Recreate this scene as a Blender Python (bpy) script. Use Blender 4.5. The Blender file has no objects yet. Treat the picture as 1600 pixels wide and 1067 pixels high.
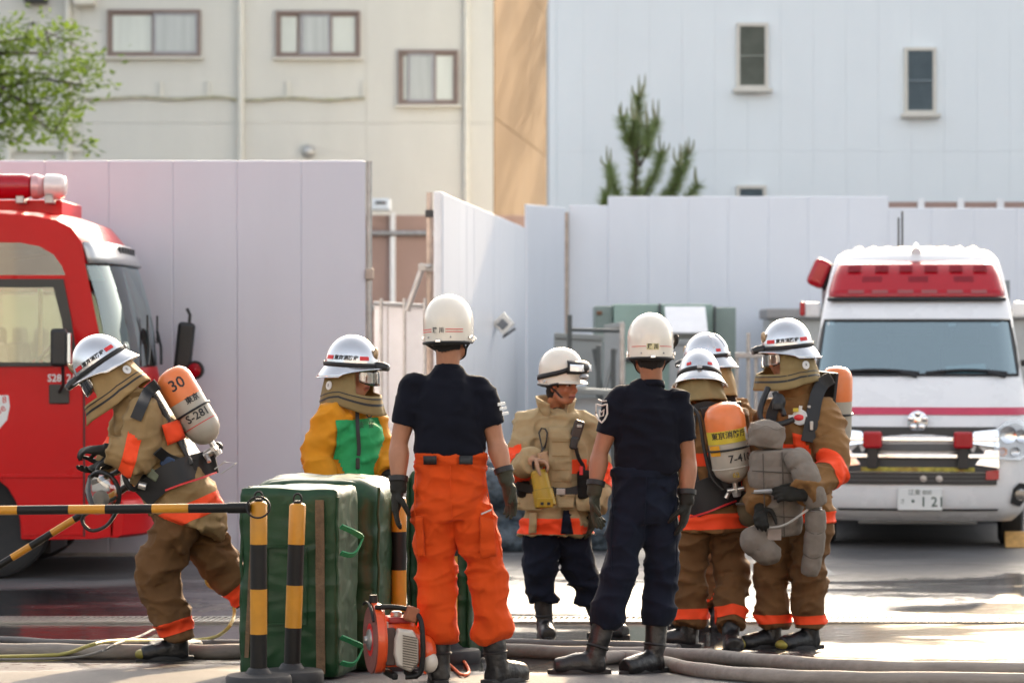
import bpy, bmesh, math, random
import numpy as np
from mathutils import Vector, Matrix, noise
from mathutils.geometry import tessellate_polygon

random.seed(7)
SC = bpy.context.scene
COL = SC.collection
PI = math.pi
rad = math.radians

# ------------------------------------------------------------------ camera
FPX, HY, CAMZ = 4500.0, 524.0, 1.70          # focal length in photo pixels, horizon row, eye height
cam_data = bpy.data.cameras.new('camera')
cam = bpy.data.objects.new('camera', cam_data)
COL.objects.link(cam)
cam_data.sensor_width = 36.0
cam_data.lens = FPX / 1600.0 * 36.0
cam_data.clip_start = 0.5
cam_data.clip_end = 2000.0
cam.location = (0, 0, CAMZ)
cam.rotation_euler = (rad(90) - math.atan((533.5 - HY) / FPX), 0, 0)
cam_data.dof.use_dof = True
cam_data.dof.focus_distance = 14.2
cam_data.dof.aperture_fstop = 3.2
SC.camera = cam

# ------------------------------------------------------------------ sky, sun, exposure
SUN_AZ = rad(11)              # compass angle from +Y towards +X: the sun stands behind the lot, to the right
SUN_EL = rad(20)
world = bpy.data.worlds.new('World')
SC.world = world
world.use_nodes = True
wn = world.node_tree.nodes
bg = wn['Background']
sky = wn.new('ShaderNodeTexSky')
sky.sky_type = 'NISHITA'
sky.sun_disc = False
sky.sun_elevation = SUN_EL
sky.sun_rotation = SUN_AZ
sky.air_density = 0.8
sky.dust_density = 5.0
sky.ozone_density = 1.0
hsv = wn.new('ShaderNodeHueSaturation')        # thin evening haze takes the blue out of the whole sky
hsv.inputs['Saturation'].default_value = 0.5
world.node_tree.links.new(sky.outputs[0], hsv.inputs['Color'])
warm = wn.new('ShaderNodeMix')
warm.data_type = 'RGBA'
warm.blend_type = 'MULTIPLY'
warm.inputs[0].default_value = 1.0
warm.inputs[7].default_value = (1.05, 1.0, 0.92, 1)
world.node_tree.links.new(hsv.outputs[0], warm.inputs[6])
world.node_tree.links.new(warm.outputs[2], bg.inputs[0])
bg.inputs[1].default_value = 0.15
sun_data = bpy.data.lights.new('sun', 'SUN')
sun_data.energy = 2.0
sun_data.angle = rad(0.55)
sun_data.color = (1.0, 0.74, 0.46)
sun = bpy.data.objects.new('sun', sun_data)
COL.objects.link(sun)
sd = Vector((math.sin(SUN_AZ) * math.cos(SUN_EL), math.cos(SUN_AZ) * math.cos(SUN_EL), math.sin(SUN_EL)))
sun.rotation_euler = sd.to_track_quat('Z', 'Y').to_euler()
vs = SC.view_settings
vs.view_transform = 'Standard'
vs.look = 'None'
vs.exposure = 2.0
vs.gamma = 1.0
vs.use_curve_mapping = False
SC.cycles.use_denoising = True
SC.cycles.max_bounces = 8
SC.cycles.transparent_max_bounces = 12
SC.cycles.caustics_reflective = False
SC.cycles.caustics_refractive = False

# ------------------------------------------------------------------ helpers
def P(px, py, D):
    """world point that stands D metres from the camera plane at a photo pixel"""
    return Vector(((px - 800.0) / FPX * D, D, CAMZ - (py - HY) / FPX * D))

def gz(y, x=0.0):
    """height of the ground: a shallow valley with the drain at its foot, rising to the camera"""
    ys = [0, 12.2, 13.4, 16.6, 18.6, 21.6, 23.6, 26, 60]
    zs = [0.16, 0.13, 0.09, -0.085, -0.105, -0.10, -0.10, -0.10, -0.10]
    return float(np.interp(y, ys, zs))

class MB:
    def __init__(s):
        s.v, s.f = [], []
    def add(s, V, F):
        o = len(s.v)
        s.v += [Vector(p) for p in V]
        s.f += [tuple(i + o for i in f) for f in F]
        return s
    def box(s, c, d, R=None):
        c = Vector(c); hx, hy, hz = d[0] / 2, d[1] / 2, d[2] / 2
        V = [Vector((x * hx, y * hy, z * hz)) for x in (-1, 1) for y in (-1, 1) for z in (-1, 1)]
        if R is not None: V = [R @ p for p in V]
        return s.add([p + c for p in V], [(0, 1, 3, 2), (4, 6, 7, 5), (0, 4, 5, 1), (2, 3, 7, 6), (0, 2, 6, 4), (1, 5, 7, 3)])
    def bar(s, a, b, w, h, up=(0, 0, 1)):
        a, b = Vector(a), Vector(b); t = (b - a); L = t.length; t.normalize()
        u = Vector(up); l = t.cross(u)
        if l.length < 1e-4: l = t.cross(Vector((0, 1, 0)))
        l.normalize(); u = l.cross(t)
        R = Matrix((l, t, u)).transposed()
        return s.box((a + b) / 2, (w, L, h), R)
    def loft(s, rings, caps=True, closed=True):
        n = len(rings[0]); V = [p for r in rings for p in r]; F = []
        m = n if closed else n - 1
        for i in range(len(rings) - 1):
            for j in range(m):
                k = (j + 1) % n
                F.append((i * n + j, i * n + k, (i + 1) * n + k, (i + 1) * n + j))
        if caps:
            F.append(tuple(range(n))[::-1]); F.append(tuple((len(rings) - 1) * n + j for j in range(n)))
        return s.add(V, F)
    def tube(s, pts, r, n=10, caps=True, ref=None):
        pts = [Vector(p) for p in pts]; m = len(pts)
        rs = r if isinstance(r, (list, tuple)) else [r] * m
        rings = []; U = None
        for i in range(m):
            t = (pts[min(i + 1, m - 1)] - pts[max(i - 1, 0)])
            if t.length < 1e-9: t = Vector((0, 0, 1))
            t.normalize()
            if ref is not None: U = Vector(ref)
            elif U is None: U = Vector((1, 0, 0)) if abs(t.x) < .8 else Vector((0, 1, 0))
            U = U - t * U.dot(t)
            if U.length < 1e-6: U = t.orthogonal()
            U.normalize(); W = t.cross(U)
            q = rs[i]; a, b = q if isinstance(q, (list, tuple)) else (q, q)
            rings.append([pts[i] + U * (a * math.cos(2 * PI * k / n)) + W * (b * math.sin(2 * PI * k / n)) for k in range(n)])
        return s.loft(rings, caps)
    def lathe(s, prof, n=24, c=(0, 0, 0), R=None, caps=True):
        c = Vector(c); rings = []
        for r, z in prof:
            ring = [Vector((r * math.cos(2 * PI * k / n), r * math.sin(2 * PI * k / n), z)) for k in range(n)]
            if R is not None: ring = [R @ p for p in ring]
            rings.append([p + c for p in ring])
        return s.loft(rings, caps)
    def ell(s, c, r, R=None, nu=14, nv=9):
        pr = [(max(math.sin(PI * i / nv), 1e-3), -math.cos(PI * i / nv)) for i in range(nv + 1)]
        S = Matrix.Diagonal(Vector(r)); M = (R @ S) if R is not None else S
        return s.lathe(pr, nu, c, M)
    def prism(s, poly, d, to3, holes=()):
        """outline in 2-D (with holes) extruded from depth 0 to d; to3(u, v, w) gives the 3-D point"""
        loops = [list(poly)] + [list(h) for h in holes]
        flat = [p for l in loops for p in l]
        tri = tessellate_polygon([[Vector((p[0], p[1], 0)) for p in l] for l in loops])
        n = len(flat)
        V = [to3(p[0], p[1], 0) for p in flat] + [to3(p[0], p[1], d) for p in flat]
        F = [tuple(t) for t in tri] + [tuple(i + n for i in t[::-1]) for t in tri]
        o = 0
        for l in loops:
            m = len(l)
            for i in range(m):
                F.append((o + i, o + (i + 1) % m, n + o + (i + 1) % m, n + o + i))
            o += m
        return s.add(V, F)
    def grid(s, fn, nu, nv, closed=False, skip=None):
        V = [fn(i / (nu if closed else nu - 1), j / (nv - 1)) for j in range(nv) for i in range(nu)]
        F = []
        for j in range(nv - 1):
            for i in range(nu if closed else nu - 1):
                if skip and skip(i, j): continue
                k = (i + 1) % nu
                F.append((j * nu + i, j * nu + k, (j + 1) * nu + k, (j + 1) * nu + i))
        return s.add(V, F)

def frame(f, u=(0, 0, 1)):
    """rotation whose columns are right, forward, up"""
    f = Vector(f).normalized(); u = Vector(u); r = f.cross(u).normalized(); u = r.cross(f)
    return Matrix((r, f, u)).transposed()

def mobj(name, V, F, mat, parent=None, org=None, smooth=True, angle=40, bevel=0, seg=2, solid=0):
    me = bpy.data.meshes.new(name)
    if org is not None:
        V = [(p[0] - org[0], p[1] - org[1], p[2] - org[2]) for p in V]
    else:
        V = [tuple(p) for p in V]
    me.from_pydata(V, [], F)
    me.validate()
    bm = bmesh.new(); bm.from_mesh(me); bmesh.ops.recalc_face_normals(bm, faces=bm.faces); bm.to_mesh(me); bm.free()
    o = bpy.data.objects.new(name, me); COL.objects.link(o)
    if mat: me.materials.append(mat)
    if smooth:
        me.polygons.foreach_set('use_smooth', [True] * len(me.polygons))
        if angle < 180: me.set_sharp_from_angle(angle=rad(angle))
    if parent is not None: o.parent = parent
    if solid:
        m = o.modifiers.new('solid', 'SOLIDIFY'); m.thickness = solid; m.offset = 0
    if bevel:
        m = o.modifiers.new('bevel', 'BEVEL'); m.width = bevel; m.segments = seg; m.limit_method = 'ANGLE'; m.angle_limit = rad(40)
        m.harden_normals = True
    return o

class Thing:
    """an Empty at the base of a thing; its parts are given in world coordinates"""
    def __init__(s, name, org, label, cat, group=None, kind=None):
        s.org = Vector(org)
        s.o = bpy.data.objects.new(name, None); COL.objects.link(s.o)
        s.o.empty_display_size = .1
        s.o.location = s.org
        tag(s.o, label, cat, group, kind)
    def part(s, name, mb, mat, parent=None, label=None, kind=None, **k):
        V, F = (mb.v, mb.f) if isinstance(mb, MB) else mb
        o = mobj(name, V, F, mat, parent or s.o, s.org, **k)
        if label: o['label'] = label
        if kind: o['kind'] = kind
        return o

def tag(o, label=None, cat=None, group=None, kind=None):
    if label: o['label'] = label
    if cat: o['category'] = cat
    if group: o['group'] = group
    if kind: o['kind'] = kind
    return o

def single(name, mb, mat, label, cat, group=None, kind=None, org=None, **k):
    if org is None:
        xs = [p[0] for p in mb.v]; ys = [p[1] for p in mb.v]; zs = [p[2] for p in mb.v]
        org = Vector(((min(xs) + max(xs)) / 2, (min(ys) + max(ys)) / 2, min(zs)))
    o = mobj(name, mb.v, mb.f, mat, None, org, **k); o.location = org
    return tag(o, label, cat, group, kind)

# ------------------------------------------------------------------ materials
MATS = {}
def nt(name):
    m = bpy.data.materials.new(name); m.use_nodes = True
    t = m.node_tree; b = t.nodes['Principled BSDF']
    MATS[name] = m
    return m, t, b

def lin(c):
    """sRGB 0-255 to linear"""
    return tuple(((x / 255) / 12.92 if x <= 10 else ((x / 255 + .055) / 1.055) ** 2.4) for x in c)

def pm(name, col, rough=.5, metal=0.0, var=.10, vs=6.0, bump=0.0, bs=60.0, coat=0.0, dirt=0.0, dirtcol=(.08, .065, .05), emit=0, alpha=1, trans=0, spec=.5, stretch=(1, 1, 1), rvar=.08):
    m, t, b = nt(name); N, L = t.nodes, t.links
    tc = N.new('ShaderNodeTexCoord'); mp = N.new('ShaderNodeMapping'); mp.inputs['Scale'].default_value = stretch
    L.new(tc.outputs['Object'], mp.inputs[0])
    n1 = N.new('ShaderNodeTexNoise'); n1.inputs['Scale'].default_value = vs; n1.inputs['Detail'].default_value = 6; n1.inputs['Roughness'].default_value = .62
    L.new(mp.outputs[0], n1.inputs['Vector'])
    mix = N.new('ShaderNodeMix'); mix.data_type = 'RGBA'
    lo = tuple(c * (1 - var) for c in col); hi = tuple(min(c * (1 + var), 1) for c in col)
    mr = N.new('ShaderNodeMapRange'); mr.inputs[1].default_value = .3; mr.inputs[2].default_value = .7
    L.new(n1.outputs[0], mr.inputs[0]); L.new(mr.outputs[0], mix.inputs[0])
    mix.inputs[6].default_value = (*lo, 1); mix.inputs[7].default_value = (*hi, 1)
    out = mix.outputs[2]
    if dirt:
        n2 = N.new('ShaderNodeTexNoise'); n2.inputs['Scale'].default_value = vs * .6; n2.inputs['Detail'].default_value = 10; n2.inputs['Roughness'].default_value = .7
        mp2 = N.new('ShaderNodeMapping'); mp2.inputs['Location'].default_value = (3.1, 7.7, 1.3); mp2.inputs['Scale'].default_value = stretch
        L.new(tc.outputs['Object'], mp2.inputs[0]); L.new(mp2.outputs[0], n2.inputs['Vector'])
        r2 = N.new('ShaderNodeMapRange'); r2.inputs[1].default_value = .5; r2.inputs[2].default_value = .78; r2.inputs[4].default_value = dirt
        L.new(n2.outputs[0], r2.inputs[0])
        m2 = N.new('ShaderNodeMix'); m2.data_type = 'RGBA'; L.new(r2.outputs[0], m2.inputs[0]); L.new(out, m2.inputs[6]); m2.inputs[7].default_value = (*dirtcol, 1)
        out = m2.outputs[2]
    L.new(out, b.inputs['Base Color'])
    rr = N.new('ShaderNodeMapRange'); rr.inputs[3].default_value = max(rough - rvar, .02); rr.inputs[4].default_value = min(rough + rvar, 1)
    L.new(n1.outputs[0], rr.inputs[0]); L.new(rr.outputs[0], b.inputs['Roughness'])
    b.inputs['Metallic'].default_value = metal
    b.inputs['Coat Weight'].default_value = coat
    b.inputs['Coat Roughness'].default_value = .08
    b.inputs['Specular IOR Level'].default_value = spec
    b.inputs['Transmission Weight'].default_value = trans
    if emit:
        L.new(out, b.inputs['Emission Color']); b.inputs['Emission Strength'].default_value = emit
    if bump:
        nb = N.new('ShaderNodeTexNoise'); nb.inputs['Scale'].default_value = bs; nb.inputs['Detail'].default_value = 4
        L.new(mp.outputs[0], nb.inputs['Vector'])
        bp = N.new('ShaderNodeBump'); bp.inputs['Strength'].default_value = bump; bp.inputs['Distance'].default_value = .02
        L.new(nb.outputs[0], bp.inputs['Height']); L.new(bp.outputs[0], b.inputs['Normal'])
    return m

def cloth(name, col, rough=.85, var=.14, crease=.6, weave=.15, dirt=0.0, sheen=.03, spec=.15, dirtcol=(.06, .05, .04)):
    """woven fabric: blotches, soft creases and a fine weave"""
    m = pm(name, col, rough, var=var, vs=7, dirt=dirt, spec=spec, dirtcol=dirtcol)
    t = m.node_tree; N, L = t.nodes, t.links; b = N['Principled BSDF']
    tc = N.new('ShaderNodeTexCoord')
    w1 = N.new('ShaderNodeTexNoise'); w1.noise_type = 'RIDGED_MULTIFRACTAL'; w1.inputs['Scale'].default_value = 6.5; w1.inputs['Detail'].default_value = 2.6; w1.inputs['Roughness'].default_value = .5; w1.inputs['Distortion'].default_value = .5
    mp = N.new('ShaderNodeMapping'); mp.inputs['Scale'].default_value = (1, 1, 1.7); mp.inputs['Rotation'].default_value = (.3, .5, .2)
    L.new(tc.outputs['Object'], mp.inputs[0]); L.new(mp.outputs[0], w1.inputs['Vector'])
    w2 = N.new('ShaderNodeTexNoise'); w2.inputs['Scale'].default_value = 240; L.new(tc.outputs['Object'], w2.inputs['Vector'])
    b1 = N.new('ShaderNodeBump'); b1.inputs['Strength'].default_value = crease; b1.inputs['Distance'].default_value = .055
    b2 = N.new('ShaderNodeBump'); b2.inputs['Strength'].default_value = weave; b2.inputs['Distance'].default_value = .004
    L.new(w1.outputs[0], b1.inputs['Height']); L.new(w2.outputs[0], b2.inputs['Height']); L.new(b1.outputs[0], b2.inputs['Normal']); L.new(b2.outputs[0], b.inputs['Normal'])
    b.inputs['Sheen Weight'].default_value = sheen
    return m

def glass(name, tint=(.75, .85, .85), mixf=.25, rough=.03, gcol=(1, 1, 1)):
    """thin pane: mostly see-through with a mirror-like skin that grows at grazing angles"""
    m, t, b = nt(name); N, L = t.nodes, t.links
    N.remove(b)
    tr = N.new('ShaderNodeBsdfTransparent'); tr.inputs[0].default_value = (*tint, 1)
    gl = N.new('ShaderNodeBsdfGlossy'); gl.inputs['Roughness'].default_value = rough; gl.inputs[0].default_value = (*gcol, 1)
    fr = N.new('ShaderNodeFresnel'); fr.inputs[0].default_value = 1.5
    ad = N.new('ShaderNodeMath'); ad.operation = 'ADD'; ad.use_clamp = True; ad.inputs[1].default_value = mixf
    mx = N.new('ShaderNodeMixShader')
    L.new(fr.outputs[0], ad.inputs[0]); L.new(ad.outputs[0], mx.inputs[0]); L.new(tr.outputs[0], mx.inputs[1]); L.new(gl.outputs[0], mx.inputs[2])
    L.new(mx.outputs[0], N['Material Output'].inputs[0])
    return m

def text_geo(s, size, align='CENTER', bold=0.0, shear=0.0):
    cu = bpy.data.curves.new('lettering', 'FONT'); cu.body = s; cu.size = size; cu.align_x = align; cu.align_y = 'CENTER'
    cu.offset = bold; cu.shear = shear; cu.resolution_u = 2
    o = bpy.data.objects.new('lettering_tmp', cu); COL.objects.link(o)
    dg = bpy.context.evaluated_depsgraph_get()
    me = bpy.data.meshes.new_from_object(o.evaluated_get(dg))
    V = [(v.co.x, v.co.y) for v in me.vertices]; F = [tuple(p.vertices) for p in me.polygons]
    bpy.data.objects.remove(o); bpy.data.curves.remove(cu); bpy.data.meshes.remove(me)
    return V, F

def text_mb(s, size, to3, **k):
    V, F = text_geo(s, size, **k)
    return MB().add([to3(x, y) for x, y in V], F)
# ================================================================== setting
def ground_material():
    m, t, b = nt('wet_asphalt'); N, L = t.nodes, t.links
    tc = N.new('ShaderNodeTexCoord'); sep = N.new('ShaderNodeSeparateXYZ'); L.new(tc.outputs['Object'], sep.inputs[0])
    def noise_n(scale, sx, sy, detail=5, dist=0.0, off=0):
        mp = N.new('ShaderNodeMapping'); mp.inputs['Scale'].default_value = (sx, sy, 1); mp.inputs['Location'].default_value = (off, off * .7, 0)
        L.new(tc.outputs['Object'], mp.inputs[0])
        n = N.new('ShaderNodeTexNoise'); n.inputs['Scale'].default_value = scale; n.inputs['Detail'].default_value = detail; n.inputs['Distortion'].default_value = dist
        L.new(mp.outputs[0], n.inputs['Vector']); return n.outputs[0]
    def mth(op, a, bb, clamp=False):
        n = N.new('ShaderNodeMath'); n.operation = op; n.use_clamp = clamp
        for i, x in enumerate((a, bb)):
            if hasattr(x, 'links'): L.new(x, n.inputs[i])
            else: n.inputs[i].default_value = x
        return n.outputs[0]
    def rng(x, a, bb, c=0.0, d=1.0, smooth=True):
        n = N.new('ShaderNodeMapRange'); n.interpolation_type = 'SMOOTHSTEP' if smooth else 'LINEAR'
        L.new(x, n.inputs[0]); n.inputs[1].default_value = a; n.inputs[2].default_value = bb; n.inputs[3].default_value = c; n.inputs[4].default_value = d
        return n.outputs[0]
    y = sep.outputs[1]
    big = noise_n(1.0, .38, .62, 6, .6, 3)
    yband = mth('MULTIPLY', rng(y, 13.5, 14.9), rng(y, 19.6, 23.0, 1.0, .25))
    wet = rng(mth('ADD', big, mth('MULTIPLY', yband, .42)), .56, .82)
    pud_n = noise_n(1.0, .34, .66, 5, .6, 11)
    pud = mth('MULTIPLY', rng(mth('ADD', pud_n, mth('MULTIPLY', yband, .14)), .57, .68), wet)
    grain = noise_n(160, 1, 1, 3); blot = noise_n(.8, 1, 1, 7, .2, 5); fine = noise_n(9, 1, 1, 6, 0, 9)
    mixd = N.new('ShaderNodeMix'); mixd.data_type = 'RGBA'; mixd.inputs[6].default_value = (.085, .085, .088, 1); mixd.inputs[7].default_value = (.175, .17, .165, 1)
    L.new(rng(mth('ADD', mth('MULTIPLY', grain, .5), mth('MULTIPLY', blot, .5)), .3, .7), mixd.inputs[0])
    mixw = N.new('ShaderNodeMix'); mixw.data_type = 'RGBA'; mixw.inputs[7].default_value = (.030, .030, .032, 1)
    L.new(wet, mixw.inputs[0]); L.new(mixd.outputs[2], mixw.inputs[6]); L.new(mixw.outputs[2], b.inputs['Base Color'])
    r_wet = rng(fine, .3, .7, .26, .44)
    r1 = N.new('ShaderNodeMix'); r1.data_type = 'FLOAT'; L.new(wet, r1.inputs[0]); r1.inputs[2].default_value = .8; L.new(r_wet, r1.inputs[3])
    r2 = N.new('ShaderNodeMix'); r2.data_type = 'FLOAT'; L.new(pud, r2.inputs[0]); L.new(r1.outputs[0], r2.inputs[2]); r2.inputs[3].default_value = .11
    L.new(r2.outputs[0], b.inputs['Roughness'])
    b.inputs['IOR'].default_value = 1.4
    bp = N.new('ShaderNodeBump'); bp.inputs['Distance'].default_value = .006
    L.new(mth('MULTIPLY', mth('SUBTRACT', 1.0, pud), rng(wet, 0, 1, .5, .42)), bp.inputs['Strength']); L.new(grain, bp.inputs['Height'])
    b2 = N.new('ShaderNodeBump'); b2.inputs['Strength'].default_value = .10; b2.inputs['Distance'].default_value = .03
    L.new(noise_n(14, .6, 1.0, 3, .3, 2), b2.inputs['Height']); L.new(bp.outputs[0], b2.inputs['Normal'])
    L.new(b2.outputs[0], b.inputs['Normal'])
    return m

def build_ground():
    ys = [-60, 0, 6, 10, 11.5, 12.2, 12.8, 13.4, 14, 15, 16, 16.6, 17.3, 18, 18.6, 20, 21.6, 22.6, 23.6, 26, 40, 60, 200, 900]
    xs = [-900, -200, -60, -20, -8, -4, -2, 0, 2, 4, 8, 20, 60, 200, 900]
    V = [(x, y, gz(y)) for y in ys for x in xs]; n = len(xs)
    F = [(j * n + i, j * n + i + 1, (j + 1) * n + i + 1, (j + 1) * n + i) for j in range(len(ys) - 1) for i in range(n - 1)]
    o = mobj('ground', V, F, ground_material(), angle=180); o['kind'] = 'structure'
    steel = pm('galvanised_steel', (.33, .33, .32), .38, .8, dirt=.4, vs=12)
    dark = pm('drain_void', (.012, .012, .012), .6)
    z = gz(18.15) + .004
    t = Thing('drain_channel', (0, 18.15, z), 'long steel drain grating crossing the wet asphalt', 'drain')
    t.part('channel', MB().box((0, 18.15, z + .001), (18, .30, .004)), dark)
    rim = MB()
    for s in (-1, 1): rim.box((0, 18.15 + s * .15, z + .006), (18, .025, .014))
    t.part('rim', rim, steel)
    bars = MB()
    for i in range(-230, 230):
        x = i * .038
        bars.bar((x, 18.012, z + .006), (x + .035, 18.288, z + .006), .012, .012)
    t.part('grate_bar', bars, steel, kind='stuff')
    pw = pm('road_paint', (.34, .34, .33), .8, var=.2, vs=14, dirt=.6)
    mk = []
    def strip(x0, x1, y0, y1, lab, nm='painted_line'):
        mb = MB().add([(x0, y0, gz(y0) + .004), (x1, y0, gz(y0) + .004), (x1, y1, gz(y1) + .004), (x0, y1, gz(y1) + .004)], [(0, 1, 2, 3)])
        o = mobj(nm, mb.v, mb.f, pw); o['kind'] = 'structure'
    for py, w in ((893, .05),):
        D = 1.8 * FPX / (py - HY)
        strip(P(1287, 0, D).x, P(1299, 0, D).x, D - .35, D + .5, '')
    for py in (843, 866, 889):
        D = 1.8 * FPX / (py - HY)
        strip(P(560, 0, D).x, P(1130, 0, D).x, D - .03, D + .03, '')
build_ground()

# ------------------------------------------------------------------ cream building
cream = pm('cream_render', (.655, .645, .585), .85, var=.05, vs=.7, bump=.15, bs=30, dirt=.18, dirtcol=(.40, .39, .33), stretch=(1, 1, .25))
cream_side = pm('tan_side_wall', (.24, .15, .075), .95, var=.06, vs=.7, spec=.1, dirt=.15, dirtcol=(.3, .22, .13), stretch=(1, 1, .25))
cream2 = pm('cream_trim', (.70, .68, .60), .7, var=.05)
frame_br = pm('bronze_frame', (.24, .18, .155), .5, .3, var=.12)
frame_gr = pm('grey_sash', (.30, .29, .30), .45, .4, var=.1)
frost = pm('frosted_pane', (.60, .63, .57), .22, var=.10, vs=1.2, spec=.6, stretch=(2.5, 1, .3))
frost2 = pm('curtained_pane', (.44, .46, .44), .16, var=.16, vs=1.6, spec=.7, stretch=(5, 1, .2))
darkm = pm('dark_metal', (.03, .03, .032), .5)
wht = pm('white_paint', (.84, .84, .85), .5, var=.05)

def rect(px0, py0, px1, py1, D):
    a, b = P(px0, py0, D), P(px1, py1, D)
    return (a.x, b.x, b.z, a.z)       # x0, x1, z0, z1

def panel_box(mb, r, y0, y1, gap=0.0):
    x0, x1, z0, z1 = r
    return mb.box(((x0 + x1) / 2, (y0 + y1) / 2, (z0 + z1) / 2), (abs(x1 - x0) - gap, y1 - y0, abs(z1 - z0) - gap))

def ring_frame(mb, r, y0, y1, w):
    x0, x1, z0, z1 = r
    mb.box(((x0 + x1) / 2, (y0 + y1) / 2, z1 - w / 2), (x1 - x0, y1 - y0, w)); mb.box(((x0 + x1) / 2, (y0 + y1) / 2, z0 + w / 2), (x1 - x0, y1 - y0, w))
    for x in (x0 + w / 2, x1 - w / 2): mb.box((x, (y0 + y1) / 2, (z0 + z1) / 2), (w, y1 - y0, z1 - z0 - 2 * w))
    return mb

def build_cream():
    D = 51.0
    xc = P(771, 0, D).x; t = Thing('cream_building', (-6, D, -.1), 'cream rendered building with sliding windows and a sunlit side wall', 'building')
    x_end, y_end = P(857, 0, 63.0).x, 63.0
    top = 13.0
    core = [(-26, D + .05), (xc - .02, D + .05), (x_end - .02, y_end), (x_end - .02, 68), (-26, 68)]
    mb = MB().prism(core, top + .1, lambda u, v, w: Vector((u, v, w - .1)))
    wall = t.part('wall', mb, cream, smooth=False)
    cols = [-420, -130, 128, 378, 572, 771]; rows = [-300, -60, 193, 420, 560]
    for i in range(len(cols) - 1):
        for j in range(len(rows) - 1):
            t.part('panel', panel_box(MB(), rect(cols[i], rows[j], cols[i + 1], rows[j + 1], D), D, D + .049, .004), cream, wall, smooth=False, bevel=.004)
    # side wall panels, following the slanted plan
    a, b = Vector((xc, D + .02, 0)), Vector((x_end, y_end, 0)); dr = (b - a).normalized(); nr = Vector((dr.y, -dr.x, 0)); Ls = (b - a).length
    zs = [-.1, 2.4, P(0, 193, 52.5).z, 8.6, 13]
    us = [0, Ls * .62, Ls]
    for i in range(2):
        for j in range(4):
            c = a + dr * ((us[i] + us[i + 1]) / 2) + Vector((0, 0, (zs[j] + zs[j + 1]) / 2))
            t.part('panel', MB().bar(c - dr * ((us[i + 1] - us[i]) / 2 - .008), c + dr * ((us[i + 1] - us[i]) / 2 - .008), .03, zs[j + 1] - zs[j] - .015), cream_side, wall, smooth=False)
    # windows
    def window(px0, py0, px1, py1, sash, panes):
        r = rect(px0, py0, px1, py1, D)
        f = t.part('window', ring_frame(MB(), r, D - .07, D + .03, .055), frame_br, bevel=.008)
        t.part('sill', MB().box(((r[0] + r[1]) / 2, D - .075, r[2] - .02), (r[1] - r[0] + .1, .11, .04)), cream2, f, bevel=.006)
        for (a0, a1, m, dy) in panes:
            x0 = r[0] + .05 + (r[1] - r[0] - .1) * a0; x1 = r[0] + .05 + (r[1] - r[0] - .1) * a1
            rr = (x0, x1, r[2] + .055, r[3] - .055)
            t.part('sash', ring_frame(MB(), rr, D - .05 + dy, D - .02 + dy, .045), frame_gr if dy == 0 else frame_br, f, bevel=.005)
            t.part('pane', panel_box(MB(), (x0 + .03, x1 - .03, rr[2] + .03, rr[3] - .03), D - .04 + dy, D - .03 + dy), m, f, smooth=False)
    window(168, 16, 314, 90, None, [(0, .5, frost, .035), (.49, 1, frost2, 0)])
    window(431, 18, 563, 91, None, [(.0, .26, frost, .035), (.28, .66, frost2, 0), (.65, 1, frost, .035)])
    window(622, 79, 716, 165, None, [(0, .2, frost, .035), (.12, .62, frost2, 0), (.6, 1, frost, .035)])
    # pipes and small fittings
    def pipe(px, py0, py1, w, m=cream2, name='downpipe'):
        a, b = P(px, py0, D), P(px, py1, D)
        mb = MB().tube([(a.x, D - .07, a.z), (a.x, D - .07, b.z)], w, 12)
        for k in range(4):
            z = a.z + (b.z - a.z) * (k + .5) / 4
            mb.tube([(a.x, D - .07, z - .02), (a.x, D - .07, z + .02)], w * 1.25, 12); mb.box((a.x, D - .02, z), (w * 1.2, .06, .03))
        t.part(name, mb, m)
    pipe(377, -60, 300, .06); pipe(729, -60, 420, .055); pipe(107, -60, 300, .07); pipe(14, 170, 300, .07)
    grime = pm('weathered_conduit', (.42, .40, .30), .7, var=.3, vs=8, dirt=.5, dirtcol=(.30, .32, .04))
    pts = []
    for i in range(40):
        px = 128 + (570 - 128) * i / 39
        p = P(px, 154 + 1.6 * math.sin(i * .6) + (1.5 if i > 20 else 0), D); pts.append((p.x, D - .05, p.z))
    t.part('conduit', MB().tube(pts, .028, 8), grime)
    for px in (252, 326, 450, 568):
        p = P(px, 128, D); q = P(px, 154, D)
        t.part('conduit_bracket', MB().bar((p.x, D - .03, p.z), (q.x, D - .03, q.z), .05, .05, (0, 1, 0)), cream2, bevel=.005)
    p = P(482, 237, D)
    R = Matrix.Rotation(rad(90), 3, 'X')
    t.part('vent_cap', MB().lathe([(.10, 0), (.12, .03), (.11, .08), (.06, .12), (0.001, .13)], 20, (p.x, D, p.z), R), pm('vent_steel', (.5, .5, .48), .4, .6))
    p = P(52, 38, D); t.part('vent_cap', MB().lathe([(.04, 0), (.04, .05), (0.001, .06)], 14, (p.x, D, p.z), R), darkm)
    r = rect(118, -30, 151, 11, D); t.part('wall_lamp', panel_box(MB(), r, D - .3, D), pm('lamp_box', (.72, .68, .58), .5), bevel=.02)
    r = rect(41, -30, 76, 7, D); t.part('wall_vent_hood', panel_box(MB(), r, D - .3, D), darkm, bevel=.02)
    r = rect(20, 233, 128, 238, D); t.part('ledge', panel_box(MB(), r, D - .08, D), cream2, bevel=.01)
    r = rect(128, 233, 140, 236, D)
build_cream()

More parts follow.
